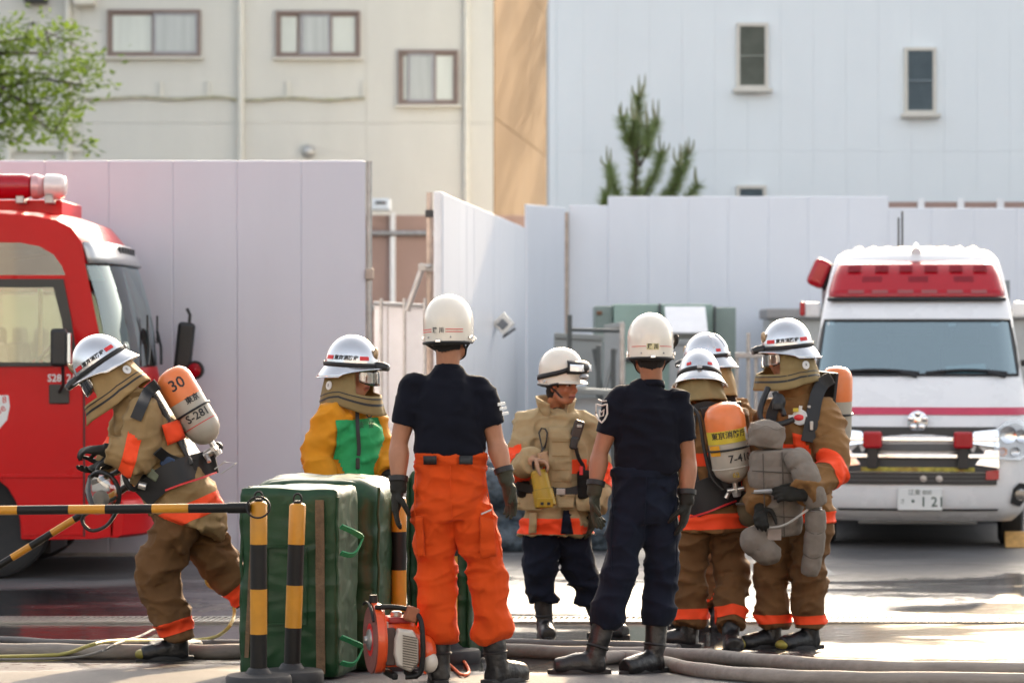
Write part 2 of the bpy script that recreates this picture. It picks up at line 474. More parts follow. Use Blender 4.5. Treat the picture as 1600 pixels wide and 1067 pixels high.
# ------------------------------------------------------------------ pale blue building
def build_blue():
    D = 38.6
    siding = pm('pale_blue_siding', (.80, .85, .87), .55, var=.035, vs=.5, bump=.03, bs=14, stretch=(1, 1, .3))
    back = pm('siding_joint', (.60, .63, .64), .8)
    trim = pm('window_trim', (.66, .63, .56), .55, var=.05)
    slat_m = pm('louvre_slat', (.20, .22, .19), .4, var=.15)
    slat_b = pm('louvre_slat_blue', (.17, .22, .25), .4, var=.15)
    void = pm('louvre_void', (.05, .055, .055), .5)
    x0 = P(861, 0, D).x
    t = Thing('pale_blue_building', (6, D, -.1), 'tall pale blue metal-clad building with narrow louvred windows', 'building')
    wall = t.part('wall', MB().box(((x0 + 24) / 2, D + 2.55, 3.25), (24 - x0, 5, 6.7)), back, smooth=False)
    w = 51.2; rows = [(-45, 237), (237, 420), (420, 545)]
    k = 0
    while 861 + k * w < 1640:
        for (a, b) in rows:
            r = rect(861 + k * w, a, 861 + (k + 1) * w, b, D)
            t.part('siding_panel', panel_box(MB(), r, D, D + .045, .001), siding, wall, smooth=False, bevel=.0025)
        k += 1
    r = (P(861 + k * w, 0, D).x, 24, -.1, 6.55); t.part('siding_panel', panel_box(MB(), r, D, D + .045, .01), siding, wall, smooth=False)
    t.part('corner_trim', MB().box((x0 + .02, D - .01, 3.2), (.10, .05, 6.6)), siding, wall, bevel=.01)
    for (a, b, c, d, sm) in ((1150, 37, 1200, 140, slat_m), (1412, 75, 1462, 179, slat_b), (1150, 290, 1197, 390, slat_b)):
        r = rect(a, b, c, d, D)
        f = t.part('window', ring_frame(MB(), r, D - .07, D - .002, .048), trim, bevel=.006)
        rr = (r[0] + .048, r[1] - .048, r[2] + .048, r[3] - .048)
        t.part('pane', panel_box(MB(), rr, D - .02, D - .004), void, f, smooth=False)
        mb = MB(); n = 22
        Rx = Matrix.Rotation(rad(-52), 3, 'X')
        for i in range(n):
            z = rr[2] + (rr[3] - rr[2]) * (i + .5) / n
            mb.box(((rr[0] + rr[1]) / 2, D - .036, z), (rr[1] - rr[0], .042, .005), Rx)
        t.part('louvre', mb, sm, f, smooth=False, kind='stuff')
        t.part('cross_bar', MB().box(((rr[0] + rr[1]) / 2, D - .062, (rr[2] + rr[3]) / 2), (rr[1] - rr[0], .012, .022)), sm, f)
        t.part('sill', MB().box(((r[0] + r[1]) / 2, D - .1, r[2] - .025), (r[1] - r[0] + .1, .14, .05)), trim, f, bevel=.01)
build_blue()

# ------------------------------------------------------------------ hoardings
hoard_l = pm('lilac_hoarding', (.635, .63, .69), .32, .0, var=.035, vs=.6, coat=.1, bump=.03, bs=2.2, dirt=.25, dirtcol=(.45, .42, .44), stretch=(1, 1, .2))
hoard_w = pm('white_hoarding', (.74, .765, .82), .33, .0, var=.04, vs=.5, coat=.1, bump=.03, bs=2.2, dirt=.25, dirtcol=(.45, .47, .5), stretch=(1, 1, .2))
galv = pm('scaffold_pipe', (.42, .41, .40), .38, .75, var=.2, vs=10, dirt=.3)
rust_pipe = pm('rusty_pipe', (.50, .40, .33), .55, .35, var=.2, vs=10, dirt=.4, dirtcol=(.25, .12, .06))
brownp = pm('brown_hoarding', (.36, .235, .195), .55, var=.08, vs=1.2, dirt=.25, dirtcol=(.22, .14, .11))

def hoarding(name, label, pts, tops, mat, width, rib=False, thick=.035, base=None):
    """a run of flat panels from point to point; every panel is a part with folded edges"""
    t = Thing(name, (pts[0][0], pts[0][1], -.1), label, 'fence')
    for s in range(len(pts) - 1):
        a, b = Vector((*pts[s], 0)), Vector((*pts[s + 1], 0)); L = (b - a).length; dr = (b - a) / L
        n = max(1, round(L / width)); w = L / n
        for i in range(n):
            c = a + dr * (w * (i + .5)); zt = tops[s] if not callable(tops[s]) else tops[s]((i + .5) / n)
            z0 = gz(c.y) - .01 if base is None else base
            jx = random.uniform(-.004, .004)
            nr = Vector((dr.y, -dr.x, 0))
            mb = MB().bar(c - dr * (w / 2 + .002) + Vector((0, 0, (z0 + zt) / 2)) + nr * jx, c + dr * (w / 2 + .002) + Vector((0, 0, (z0 + zt) / 2)) + nr * jx, thick, zt - z0)
            p = t.part('panel', mb, mat, smooth=True, bevel=.012, seg=2)
            if rib:
                rb = MB()
                for k in range(5):
                    q = c + dr * (w * (k - 2) / 5.4) + nr * (thick / 2 + .004 + jx)
                    rb.bar(q + Vector((0, 0, z0 + .05)), q + Vector((0, 0, zt - .05)), .012, .02, dr)
                t.part('rib', rb, mat, p, bevel=.004, kind='stuff')
    return t

DL = 23.55
XL = [P(x, 0, DL).x for x in (-330, 571)]
tL = hoarding('site_hoarding', 'lilac white panel hoarding standing behind the red fire engine', [(XL[0], DL), (XL[1], DL)], [P(0, 251, DL).z], hoard_l, 105.5 / FPX * DL)
tL.part('end_post', MB().tube([(XL[1] + .03, DL + .02, gz(DL)), (XL[1] + .03, DL + .02, P(0, 252, DL).z)], .024, 10), galv)
tL.part('base_rail', MB().box(((XL[0] + XL[1]) / 2, DL - .02, gz(DL) + .012), (XL[1] - XL[0], .06, .03)), galv)
for z in (.5, 1.3, 2.2):
    tL.part('clamp', MB().box((XL[1] + .035, DL - .02, z), (.07, .06, .09)), rust_pipe, bevel=.01)

gate_pts = [(P(690, 0, 24.1).x, 24.1), (P(820, 0, 32.0).x, 32.0)]
tG = hoarding('receding_gate', 'open white sheet gate receding from the pipe post', gate_pts, [P(0, 301, 24.1).z], hoard_w, .62, rib=False, thick=.03)
tG.part('gate_post', MB().box((gate_pts[0][0] - .03, 24.08, (P(0, 300, 24.1).z - .1) / 2), (.07, .07, P(0, 300, 24.1).z + .1)), wht, bevel=.01)
pd = P(789, 506, 28.5)
gd = Vector((gate_pts[1][0] - gate_pts[0][0], gate_pts[1][1] - gate_pts[0][1], 0)).normalized()
Rg = frame(Vector((gd.y, -gd.x, 0)))
mbp = MB()
xg = gate_pts[0][0] + (28.5 - 24.1) / (32 - 24.1) * (gate_pts[1][0] - gate_pts[0][0])
Rd = Rg @ Matrix.Rotation(rad(45), 3, 'Y')
sign = Thing('reflector_plate', (xg + .06, 28.5, pd.z - .1), 'small shiny diamond plate fixed on the white gate', 'plate')
cp = Vector((P(787, 0, 28.4).x, 28.4, pd.z)); Rq = Matrix.Rotation(rad(-14), 3, 'Z') @ Matrix.Rotation(rad(45), 3, 'Y')
pl0 = sign.part('plate', MB().box(cp, (.165, .014, .165), Rq), pm('bright_steel', (.82, .80, .74), .22, .85), bevel=.012)
sign.part('inner_plate', MB().box(cp + Vector((-.012, -.014, -.004)), (.085, .012, .085), Rq), pm('dull_steel', (.22, .23, .24), .4, .6), pl0, bevel=.006)
sign.part('edge_strip', MB().bar(cp + Vector((-.01, -.012, -.135)), cp + Vector((.115, -.012, -.045)), .012, .022), darkm, pl0)
sign.part('bracket', MB().bar(cp + Vector((0, .01, 0)), (xg + .02, 28.7, pd.z), .05, .05), galv, bevel=.006)

tM = hoarding('gap_hoarding', 'narrow white hoarding closing the end of the gate', [(P(821, 0, 32.3).x, 32.3), (P(881, 0, 33.2).x, 33.2)], [P(0, 321, 32.6).z], hoard_w, .43)
D2 = 33.4
tR = hoarding('long_hoarding', 'long white panel hoarding behind the grey machines and ambulance',
              [(P(889, 0, D2).x, D2), (P(950, 0, D2).x, D2), (P(1388, 0, D2).x, D2), (P(1720, 0, D2).x, D2)],
              [P(0, 321, D2).z, P(0, 307, D2).z, P(0, 325, D2).z], hoard_w, 62.5 / FPX * D2)
for px in (884,):
    p = P(px, 0, 33.3)
    single('rusty_post', MB().tube([(p.x, 33.3, gz(33)), (p.x, 33.3, P(0, 332, 33.3).z)], .035, 10), rust_pipe, 'thin rusty post between the two white hoardings', 'post')
# brown hoardings behind
def brown(name, label, px0, px1, pt, D, posts, rail=True):
    t = Thing(name, (P(px0, 0, D).x, D, -.1), label, 'fence')
    ed = [px0] + posts + [px1]
    for i in range(len(ed) - 1):
        r = rect(ed[i], pt, ed[i + 1], 600, D); r = (r[0], r[1], -.1, r[3])
        t.part('panel', panel_box(MB(), r, D, D + .03, .01), brownp, bevel=.006)
    for px in posts:
        p = P(px, pt - 4, D); t.part('post', MB().box((p.x, D - .05, p.z / 2 - .05), (.085, .06, p.z + .1)), wht, bevel=.008)
    if rail:
        for py in (365, 480):
            a, b = P(px0, py, D), P(px1, py, D); t.part('rail', MB().tube([(a.x, D - .09, a.z), (b.x, D - .09, b.z)], .045, 10), galv)
    return t
brown('brown_hoarding', 'brown panel hoarding with white post under the cream building', 556, 850, 336, 47.5, [614, 688, 764])
brown('brown_slot_fence', 'brown slatted fence top showing above the long white hoarding', 1375, 1720, 315, 36.0, [1438, 1500, 1562, 1625], False)
t = Thing('meter_box', P(594, 329, 47.2), 'small white equipment box on top of the brown hoarding', 'box')
t.part('case', panel_box(MB(), rect(580, 311, 610, 329, 47.2), 47.0, 47.4), pm('box_white', (.70, .76, .82), .5), bevel=.02)
t.part('vent_slot', panel_box(MB(), rect(587, 315, 603, 319, 47.0), 46.985, 47.01), darkm)
# low white gate leaves with steel stanchions
t = Thing('low_white_partition', (P(625, 0, 25.2).x, 25.2, -.1), 'low white sheet partition with steel stanchions behind the yellow jacket', 'partition')
ed = [584, 606, 634, 668]
for i in range(3):
    r = rect(ed[i], 474, ed[i + 1], 800, 25.2); r = (r[0], r[1], -.1, r[3]); t.part('panel', panel_box(MB(), r, 25.2, 25.23, .008), wht, bevel=.006)
for px in (596, 632, 664):
    a = P(px, 466, 25.15); t.part('stanchion', MB().tube([(a.x, 25.12, -.1), (a.x, 25.12, a.z)], .014, 8), galv)
a, b = P(584, 474, 25.15), P(668, 478, 25.15); t.part('top_rail', MB().tube([(a.x, 25.16, a.z), (b.x, 25.16, b.z)], .018, 8), galv)
t = Thing('scaffold_post', (P(671, 0, 24.5).x, 24.5, -.1), 'beige scaffold pipe with clamps and a diagonal brace', 'scaffold')
a = P(671, 301, 24.5); t.part('pipe', MB().tube([(a.x, 24.5, -.1), (a.x, 24.5, a.z)], .026, 10), rust_pipe)
a = P(683, 310, 24.6); t.part('pipe', MB().tube([(a.x, 24.62, -.1), (a.x, 24.62, a.z)], .018, 10), wht)
t.part('brace', MB().tube([P(662, 412, 24.44), P(636, 486, 24.44)], .026, 10), galv)
t.part('brace', MB().tube([P(690, 452, 24.44), P(668, 500, 24.44)], .02, 10), rust_pipe)
for (px, py) in ((671, 334), (671, 418), (660, 418)):
    c = P(px, py, 24.44); t.part('clamp', MB().box(c, (.07, .08, .06)).tube([c + Vector((.03, -.05, 0)), c + Vector((.075, -.05, .015))], .018, 8), darkm if px == 671 and py == 334 else galv, bevel=.008)

# ------------------------------------------------------------------ trees
leaf_m = pm('tree_leaf', (.075, .135, .022), .5, var=.35, vs=2.0, spec=.4)
N_, L_ = leaf_m.node_tree.nodes, leaf_m.node_tree.links
def translucent(m, col, f=.4):
    N, L = m.node_tree.nodes, m.node_tree.links
    tl = N.new('ShaderNodeBsdfTranslucent'); tl.inputs[0].default_value = (*col, 1)
    mx = N.new('ShaderNodeMixShader'); mx.inputs[0].default_value = f
    L.new(N['Principled BSDF'].outputs[0], mx.inputs[1]); L.new(tl.outputs[0], mx.inputs[2]); L.new(mx.outputs[0], N['Material Output'].inputs[0])
translucent(leaf_m, (.30, .42, .05), .45)
bark = pm('bark', (.09, .07, .055), .9, var=.3, vs=14, bump=.4, bs=40)

def build_tree():
    D = 37.0
    base = Vector((P(-75, 0, D).x, D, -.1))
    t = Thing('leafy_tree', base, 'leafy green tree reaching in beside the cream building', 'tree')
    rnd = random.Random(3)
    tr = MB(); pts = [base + Vector((0.02 * i * i * .1, 0, z)) for i, z in enumerate((0, 1, 2.2, 3.4, 4.4, 5.4, 6.4))]
    tr.tube(pts, [.16, .14, .12, .10, .08, .055, .03], 9)
    lf = MB()
    tips = []
    def px(p, q): return P(p, q, D)
    limbs = [[(-72, 330), (-20, 190), (10, 140), (60, 120), (120, 128), (160, 138)], [(-72, 300), (-30, 190), (20, 150), (45, 165), (80, 195), (120, 222), (155, 244)],
             [(-72, 260), (-30, 120), (10, 90), (60, 70), (110, 75), (158, 88)], [(-72, 240), (-40, 110), (0, 80), (40, 62), (75, 56)],
             [(-72, 280), (-40, 200), (0, 185), (40, 180), (70, 178)], [(-72, 250), (-40, 130), (10, 115), (70, 100), (130, 96)],
             [(-72, 200), (-110, 100), (-150, 60), (-190, 40)], [(-72, 260), (-120, 180), (-180, 140)]]
    for li, lb in enumerate(limbs):
        q = [px(a, b) + Vector((0, rnd.uniform(-.5, .5) * k, 0)) for k, (a, b) in enumerate(lb)]
        tr.tube(q, [max(.045 - .042 * k / (len(q) - 1), .004) for k in range(len(q))], 6)
        for k in range(1, len(q)):
            dens = 36 if k < len(q) - 1 else 16
            for _ in range(dens):
                f = rnd.random(); c = q[k - 1].lerp(q[k], f)
                spread = .20 if k == len(q) - 1 else .26
                tips.append(c + Vector((rnd.gauss(0, spread), rnd.gauss(0, spread * 1.4), rnd.gauss(0.02, spread * .75))))
        for _ in range(4):
            k = rnd.randint(1, len(q) - 1); c = q[k - 1].lerp(q[k], rnd.random())
            e = c + Vector((rnd.gauss(.1, .25), rnd.gauss(0, .3), rnd.gauss(-.02, .18))); tr.tube([c, (c + e) / 2 + Vector((0, 0, .03)), e], [.010, .007, .003], 5)
            for _ in range(10): tips.append(c.lerp(e, rnd.random()) + Vector((rnd.gauss(0, .07), rnd.gauss(0, .08), rnd.gauss(0, .06))))
    for c in tips:
        for _ in range(rnd.randint(2, 4)):
            p = c + Vector((rnd.gauss(0, .045), rnd.gauss(0, .05), rnd.gauss(0, .04)))
            L = rnd.uniform(.07, .15); W = L * rnd.uniform(.42, .6)
            d = Vector((rnd.gauss(0, 1), rnd.gauss(0, 1), rnd.gauss(-.25, .5))).normalized(); s = d.cross(Vector((rnd.gauss(0, .5), rnd.gauss(0, .5), 1))).normalized()
            nn = d.cross(s) * (W * .18)
            lf.add([p, p + d * L * .45 + s * W / 2 + nn, p + d * L, p + d * L * .45 - s * W / 2 + nn], [(0, 1, 2), (0, 2, 3)])
    t.part('trunk', tr, bark)
    t.part('crown', lf, leaf_m, smooth=False)
build_tree()

def build_pine():
    D = 36.5
    base = Vector((P(992, 0, D).x, D, -.1))
    t = Thing('young_pine', base, 'young pine rising above the long white hoarding', 'tree')
    rnd = random.Random(5)
    needle = pm('pine_needle', (.24, .30, .14), .55, var=.35, vs=4); translucent(needle, (.30, .38, .10), .45)
    candle = pm('pine_candle', (.22, .23, .12), .7, var=.2, vs=9)
    tr, nd, cd = MB(), MB(), MB()
    def pt(a, b, dy=0): return P(a, b, D) + Vector((0, dy, 0))
    stems = [[(992, 560), (990, 400), (992, 300), (995, 250), (1000, 190), (998, 150)],
             [(991, 380), (970, 320), (957, 290), (952, 262)], [(992, 370), (1030, 320), (1055, 290), (1075, 240)], [(992, 340), (1010, 300), (1028, 262), (1033, 240)],
             [(992, 240), (1015, 215), (1026, 190)], [(995, 245), (980, 215), (972, 185)], [(992, 400), (1060, 330), (1090, 290)], [(992, 380), (940, 330), (950, 300)],
             [(992, 390), (1010, 330), (1000, 300)], [(1000, 260), (985, 225), (990, 190)], [(1000, 260), (1012, 235), (1010, 200)],[(992, 380), (1045, 320), (1060, 270), (1062, 262)]]
    for k, sm in enumerate(stems):
        q = [pt(a, b, rnd.uniform(-.3, .3) if i else 0) for i, (a, b) in enumerate(sm)]
        r0 = .05 if k == 0 else .018
        tr.tube(q, [max(r0 * (1 - i / len(q)), .006) for i in range(len(q))], 7)
        tip = q[-1]
        for a in range(3 if k else 5):
            off = Vector((rnd.gauss(0, .06), rnd.gauss(0, .08), 0)); h = rnd.uniform(.14, .30)
            cd.tube([tip + off * .4, tip + off + Vector((0, 0, h * .5)), tip + off * 1.05 + Vector((0, 0, h))], [.016, .014, .004], 6)
        rng_i = range(2, len(q)) if k == 0 else range(1, len(q))
        for i in rng_i:
            seg = q[i] - q[i - 1]; n = int(seg.length * 900)
            for _ in range(n):
                f = rnd.random()
                if i == 1 and k and f < .5: continue
                c = q[i - 1] + seg * f
                ax = seg.normalized(); s = Vector((rnd.gauss(0, 1), rnd.gauss(0, 1), rnd.gauss(0, 1))); s = (s - ax * s.dot(ax)).normalized()
                d = (ax * rnd.uniform(.25, .9) + s).normalized(); L = rnd.uniform(.10, .19); w = d.orthogonal().normalized() * .006
                nd.add([c - w, c + w, c + d * L], [(0, 1, 2)])
    t.part('trunk', tr, bark); t.part('crown', nd, needle, smooth=False); t.part('candle', cd, candle, kind='stuff')
build_pine()
# ================================================================== vehicles
red = pm('fire_red_paint', (.58, .005, .008), .30, var=.06, vs=2, coat=.10, dirt=.10, dirtcol=(.30, .02, .02), spec=.22)
white_p = pm('white_vehicle_paint', (.80, .80, .80), .28, var=.03, vs=2, coat=.6)
rubber = pm('tyre_rubber', (.022, .022, .022), .8, var=.2, vs=20, bump=.2)
black_pl = pm('black_plastic', (.018, .018, .019), .42, var=.15, vs=10)
grey_pl = pm('grey_plastic', (.10, .10, .10), .5, var=.1)
chrome = pm('chrome_trim', (.82, .83, .85), .10, 1.0, var=.03)
silver = pm('silver_paint', (.52, .53, .54), .32, .6, var=.05)
seat_m = pm('seat_vinyl', (.10, .10, .11), .7)
beige_m = pm('cab_lining', (.30, .295, .26), .8, var=.1)
red_len = pm('red_lens', (.42, .004, .014), .16, var=.05, coat=.25, spec=.4)
red_dk = pm('red_lens_inner', (.24, .004, .012), .3)
glass_w = glass('windscreen_glass', (.50, .70, .76), .34, .03, (.70, .90, .97))
glass_s = glass('side_glass', (.80, .86, .80), .14, .03, (.95, .95, .84))
glass_q = glass('quarter_glass', (.40, .40, .37), .10)
glass_t = glass('truck_windscreen_glass', (.46, .56, .54), .14, .05, (.80, .92, .92))
glass_lamp = glass('lamp_glass', (.92, .92, .92), .10)
lamp_bowl = pm('lamp_reflector', (.70, .68, .66), .12, .9, var=.1, vs=20)
orange_l = pm('amber_lens', (.75, .25, .03), .2)
white_txt = pm('white_lettering', (.80, .80, .78), .5, var=.02)
black_txt = pm('black_lettering', (.02, .02, .022), .5, var=.02)
mirror_g = pm('mirror_glass', (.55, .60, .64), .05, 1.0, var=.02)

def wheel(t, c, R, W, side=-1):
    """wheel with its axle along x-depth; c is the hub, side the direction that the rim faces (world axis vector)"""
    ax = Vector(side).normalized(); Rm = frame(ax.orthogonal(), ax) if abs(ax.z) < .9 else Matrix.Identity(3)
    w = t.part('wheel', MB().lathe([(R * .16, W * .30), (R * .3, W * .34), (R * .34, W * .2), (R * .52, W * .12), (R * .6, W * .38), (R * .6, -W * .4), (R * .3, -W * .4)], 28, c, Rm), silver)
    t.part('tyre', MB().lathe([(R * .6, -W * .45), (R * .66, -W * .5), (R * .9, -W * .5), (R * .985, -W * .4), (R, -W * .2), (R, W * .2), (R * .985, W * .4), (R * .9, W * .5), (R * .66, W * .5), (R * .6, W * .42)], 36, c, Rm), rubber, w)
    mb = MB()
    for k in range(6):
        a = k * PI / 3; q = Vector(c) + Rm @ Vector((R * .4 * math.cos(a), R * .4 * math.sin(a), W * .17)); mb.tube([q, q + ax * .03], .018, 6)
    t.part('wheel_nut', mb, chrome, w)
    return w

# ------------------------------------------------------------------ fire engine
def build_engine():
    D = 21.25; DEP = 2.05
    def S(px, py): p = P(px, py, D); return (p.x, p.z)
    org = P(-60, 0, D); org.z = gz(D)
    t = Thing('fire_engine', org, 'red fire engine cab with roof light bar at the left edge', 'fire engine')
    # side outline, clockwise from the bottom of the front corner
    prof = [(176, 838), (181, 780), (180, 700), (175, 620), (171, 596)]          # front panel, rising
    scr = [(166, 575), (133, 412)]                                              # windscreen
    roof = [(127, 378), (112, 356), (88, 344), (50, 337), (0, 334), (-320, 331), (-335, 340)]
    back = [(-335, 842), (-110, 842)]
    arch = [(-102, 800), (-85, 765), (-60, 748), (-30, 740), (-8, 745), (12, 762), (26, 786), (31, 812), (33, 842)]
    full = prof + scr + roof + back + arch + [(70, 843), (150, 842)]
    f2 = [S(*p) for p in full]
    win = [S(*p) for p in ((-150, 449), (84, 449), (97, 500), (106, 566), (-150, 566))]
    quarter = [S(*p) for p in ((-150, 378), (30, 379), (62, 385), (84, 398), (97, 416), (102, 430), (-150, 430))]
    nst = 11
    mb = MB(); st = [j / (nst - 1) for j in range(nst)]
    nf = len(prof) + len(scr) + 4
    rings = []
    for u in st:
        bow = .20 * (1 - (2 * u - 1) ** 4) if True else 0
        rg = []
        for k, p in enumerate(f2):
            b = bow if k < nf - 4 else (bow * .7 if k == nf - 4 else bow * .4 if k == nf - 3 else bow * .15 if k == nf - 2 else 0)
            dz = .05 * (1 - (2 * u - 1) ** 4) if len(prof) + len(scr) + 1 <= k < len(prof) + len(scr) + len(roof) else 0
            rg.append(Vector((p[0] + b, D + u * DEP, p[1] + dz)))
        rings.append(rg)
    n = len(f2); iw = len(prof)                   # segment iw-1 -> iw is the cowl, iw -> iw+1 the windscreen
    V = [p for r in rings for p in r]; F = []
    for j in range(nst - 1):
        for k in range(n):
            k2 = (k + 1) % n
            if k == iw and 0 <= j < nst - 1: continue
            F.append((j * n + k, j * n + k2, (j + 1) * n + k2, (j + 1) * n + k))
    mb.add(V, F)
    for u, (yy) in ((0, D), (1, D + DEP)):
        loops = [f2, win, quarter]; flat = [p for l in loops for p in l]
        tri = tessellate_polygon([[Vector((a, b, 0)) for a, b in l] for l in loops])
        mb.add([Vector((a, yy, b)) for a, b in flat], [tuple(q) for q in tri])
    bm = bmesh.new(); vs_ = [bm.verts.new(v) for v in mb.v]
    for f in mb.f:
        try: bm.faces.new([vs_[i] for i in f])
        except ValueError: pass
    bmesh.ops.remove_doubles(bm, verts=bm.verts, dist=.0005)
    me_v = [v.co.copy() for v in bm.verts]; idx = {v: i for i, v in enumerate(bm.verts)}; me_f = [tuple(idx[v] for v in f.verts) for f in bm.faces]; bm.free()
    body = t.part('body', (me_v, me_f), red, bevel=.035, seg=4, angle=50)
    # windscreen and silver visor above it
    ws = MB()
    def scrpt(u, v):
        p0, p1 = S(*scr[0]), S(*scr[1]); b = .20 * (1 - (2 * u - 1) ** 4)
        return Vector((p0[0] + (p1[0] - p0[0]) * v + b + .004 + .03 * math.sin(PI * v), D + .012 + u * (DEP - .024), p0[1] + (p1[1] - p0[1]) * v))
    ws.grid(scrpt, 25, 7); t.part('windscreen', ws, glass_t, angle=180)
    vis = MB()
    def vispt(u, v):
        p0, p1 = S(132, 411), S(124, 378); b = .20 * (1 - (2 * u - 1) ** 4)
        return Vector((p0[0] + (p1[0] - p0[0]) * v + b * (1 - .25 * v) + .03, D - .006 + u * (DEP + .012), p0[1] + (p1[1] - p0[1]) * v))
    vis.grid(vispt, 25, 4); vo = t.part('visor', vis, silver, solid=.02)
    for k in range(6):
        q = vispt(.30 + .07 * k, .72); t.part('air_slot', MB().box(q + Vector((.016, 0, 0)), (.02, .09, .05)), darkm, vo)
    for u0 in (.30, .75):
        wp = MB()
        a = scrpt(u0, .02) + Vector((.03, 0, 0)); b = scrpt(u0 + .08, .36) + Vector((.03, 0, 0)); wp.tube([a, (a + b) / 2 + Vector((.015, 0, 0)), b], .012, 6); wp.bar(b - Vector((0, 0, .10)), b + Vector((0, 0, .12)), .012, .015, (1, 0, 0))
        t.part('wiper', wp, black_pl)
    # door, proud of the side by a few millimetres
    def d3(u, v, w): return Vector((u, D - .004 - w, v))
    door = [S(*p) for p in ((-165, 434), (100, 434), (113, 500), (127, 580), (130, 640), (130, 836), (36, 836), (31, 800), (22, 772), (8, 752), (-12, 741), (-40, 738), (-165, 738))]
    dw = [S(*p) for p in ((-158, 436), (100, 436), (112, 498), (123, 572), (-158, 574))]
    dr = t.part('door', MB().prism(door, .008, d3, [win]), red, bevel=.003)
    t.part('window_frame', MB().prism(dw, .014, lambda u, v, w: Vector((u, D - .013 - w, v)), [win]), pm('door_frame_dark', (.045, .042, .036), .5), dr, bevel=.003)
    t.part('pane', MB().prism(win, .006, lambda u, v, w: Vector((u, D + .01 - w, v))), glass_s, dr, smooth=False)
    t.part('quarter_pane', MB().prism(quarter, .006, lambda u, v, w: Vector((u, D + .012 - w, v))), glass_q, smooth=False)
    for yy in (D + DEP - .012,):
        t.part('pane', MB().prism(win, .006, lambda u, v, w: Vector((u, yy + w, v))), glass_s, smooth=False)
        t.part('quarter_pane', MB().prism(quarter, .006, lambda u, v, w: Vector((u, yy + w, v))), glass_s, smooth=False)
    a, b = S(-165, 741), S(130, 741); t.part('crease_strip', MB().box(((a[0] + b[0]) / 2, D - .016, a[1] - .012), (b[0] - a[0], .012, .025)), red, dr, bevel=.004)
    # seam shadow gap at the hinge side
    a, b = S(131.5, 590), S(131.5, 838); t.part('door_gap', MB().box((a[0], D - .002, (a[1] + b[1]) / 2), (.012, .006, a[1] - b[1])), darkm)
    r = rect(77, 600, 109, 631, D); t.part('mirror_mount', panel_box(MB(), r, D - .03, D - .005), MATS['door_frame_dark'], dr, bevel=.012)
    # mirror
    mm = t.part('mirror', panel_box(MB(), rect(80, 513, 106, 573, D - .25), D - .32, D - .22), black_pl, bevel=.03, seg=3)
    t.part('mirror_arm', MB().tube([P(98, 573, D - .26), P(99, 600, D - .2), P(93, 612, D - .04)], .012, 8), black_pl, mm)
    t.part('mirror_glass', panel_box(MB(), rect(106, 520, 112, 568, D - .25), D - .30, D - .235), mirror_g, mm, bevel=.006)
    # far mirror on its arm
    fm = t.part('mirror', MB().box(P(288, 545, 23.2), (.14, .09, .43), Matrix.Rotation(rad(6), 3, 'Y')), black_pl, bevel=.035, seg=3)
    t.part('mirror_arm', MB().tube([P(292, 482, 23.2), P(297, 492, 23.2), P(295, 512, 23.2)], .013, 8), black_pl, fm)
    t.part('mirror_arm', MB().tube([P(215, 596, 23.0), P(280, 588, 23.2)], .010, 8), black_pl, fm)
    rm = t.part('round_mirror', MB().lathe([(.001, -.03), (.06, -.03), (.075, -.01), (.075, .012), (.001, .02)], 20, P(305, 578, 23.1), frame((0, 0, 1), (-.25, -1, .1))), black_pl, fm)
    t.part('round_mirror_glass', MB().lathe([(.055, .021), (.001, .03)], 20, P(305, 578, 23.1), frame((0, 0, 1), (-.25, -1, .1)), caps=False), red_len, fm)
    # roof light bar on a red box
    bx = t.part('light_bar_base', MB().box(((S(-200, 0)[0] + S(82, 0)[0]) / 2, D + .95, S(0, 326)[1] + .02), (S(82, 0)[0] - S(-200, 0)[0], 1.0, .13)), red, bevel=.012)
    def barx(px0, px1, y0, y1, m, nm, par=None):
        x0, x1 = S(px0, 0)[0], S(px1, 0)[0]; zc = (S(0, 272)[1] + S(0, 312)[1]) / 2 + .02; mbb = MB()
        prof_ = []
        R = (S(0, 272)[1] - S(0, 312)[1]) / 2
        mbb.tube([(x0, y0, zc), (x0 + .01, y0, zc), (x1 - .06, y1, zc), (x1 - .015, y1, zc), (x1, y1, zc)], [R * .9, R, R, R * .85, R * .5], 16)
        return t.part(nm, mbb, m, par)
    lb = barx(-190, 38, D + .35, D + .35, red_len, 'light_bar')
    barx(38, 58, D + .36, D + .38, pm('light_bar_hoop', (.7, .4, .4), .2, .3), 'bar_hoop', lb)
    barx(58, 91, D + .38, D + .42, pm('clear_lens', (.80, .70, .66), .1, .1, coat=.6), 'clear_lens', lb)
    mbb = MB()
    for px in (-120, 20, 66): mbb.box((S(px, 0)[0], D + .42, S(0, 315)[1] + .03), (.06, .25, .06))
    t.part('bar_foot', mbb, galv, lb, bevel=.006)
    # front: bumper, lamps
    def fr(u, z, off=.0):
        b = .20 * (1 - (2 * u - 1) ** 4); return Vector((S(178, 0)[0] + b + off, D + u * DEP, z))
    z0, z1 = S(0, 840)[1], S(0, 782)[1]
    bmp = MB().loft([[fr(u, z0, .02), fr(u, z0 + .02, .06), fr(u, z1 - .03, .08), fr(u, z1, .05), fr(u, z1, -.03), fr(u, z0, -.03)] for u in [i / 20 for i in range(21)]])
    t.part('bumper', bmp, red, bevel=.006)
    for u in (.07, .93):
        hl = t.part('headlight', MB().box(fr(u, S(0, 752)[1], -.02), (.10, .20, .17)), chrome, bevel=.03)
        t.part('lens', MB().box(fr(u, S(0, 752)[1], .035), (.02, .17, .14)), glass_lamp, hl, bevel=.01)
    t.part('corner_lamp', panel_box(MB(), rect(143, 742, 172, 768, D), D - .012, D + .02), pm('pale_lens', (.62, .62, .6), .15, .2), bevel=.012)
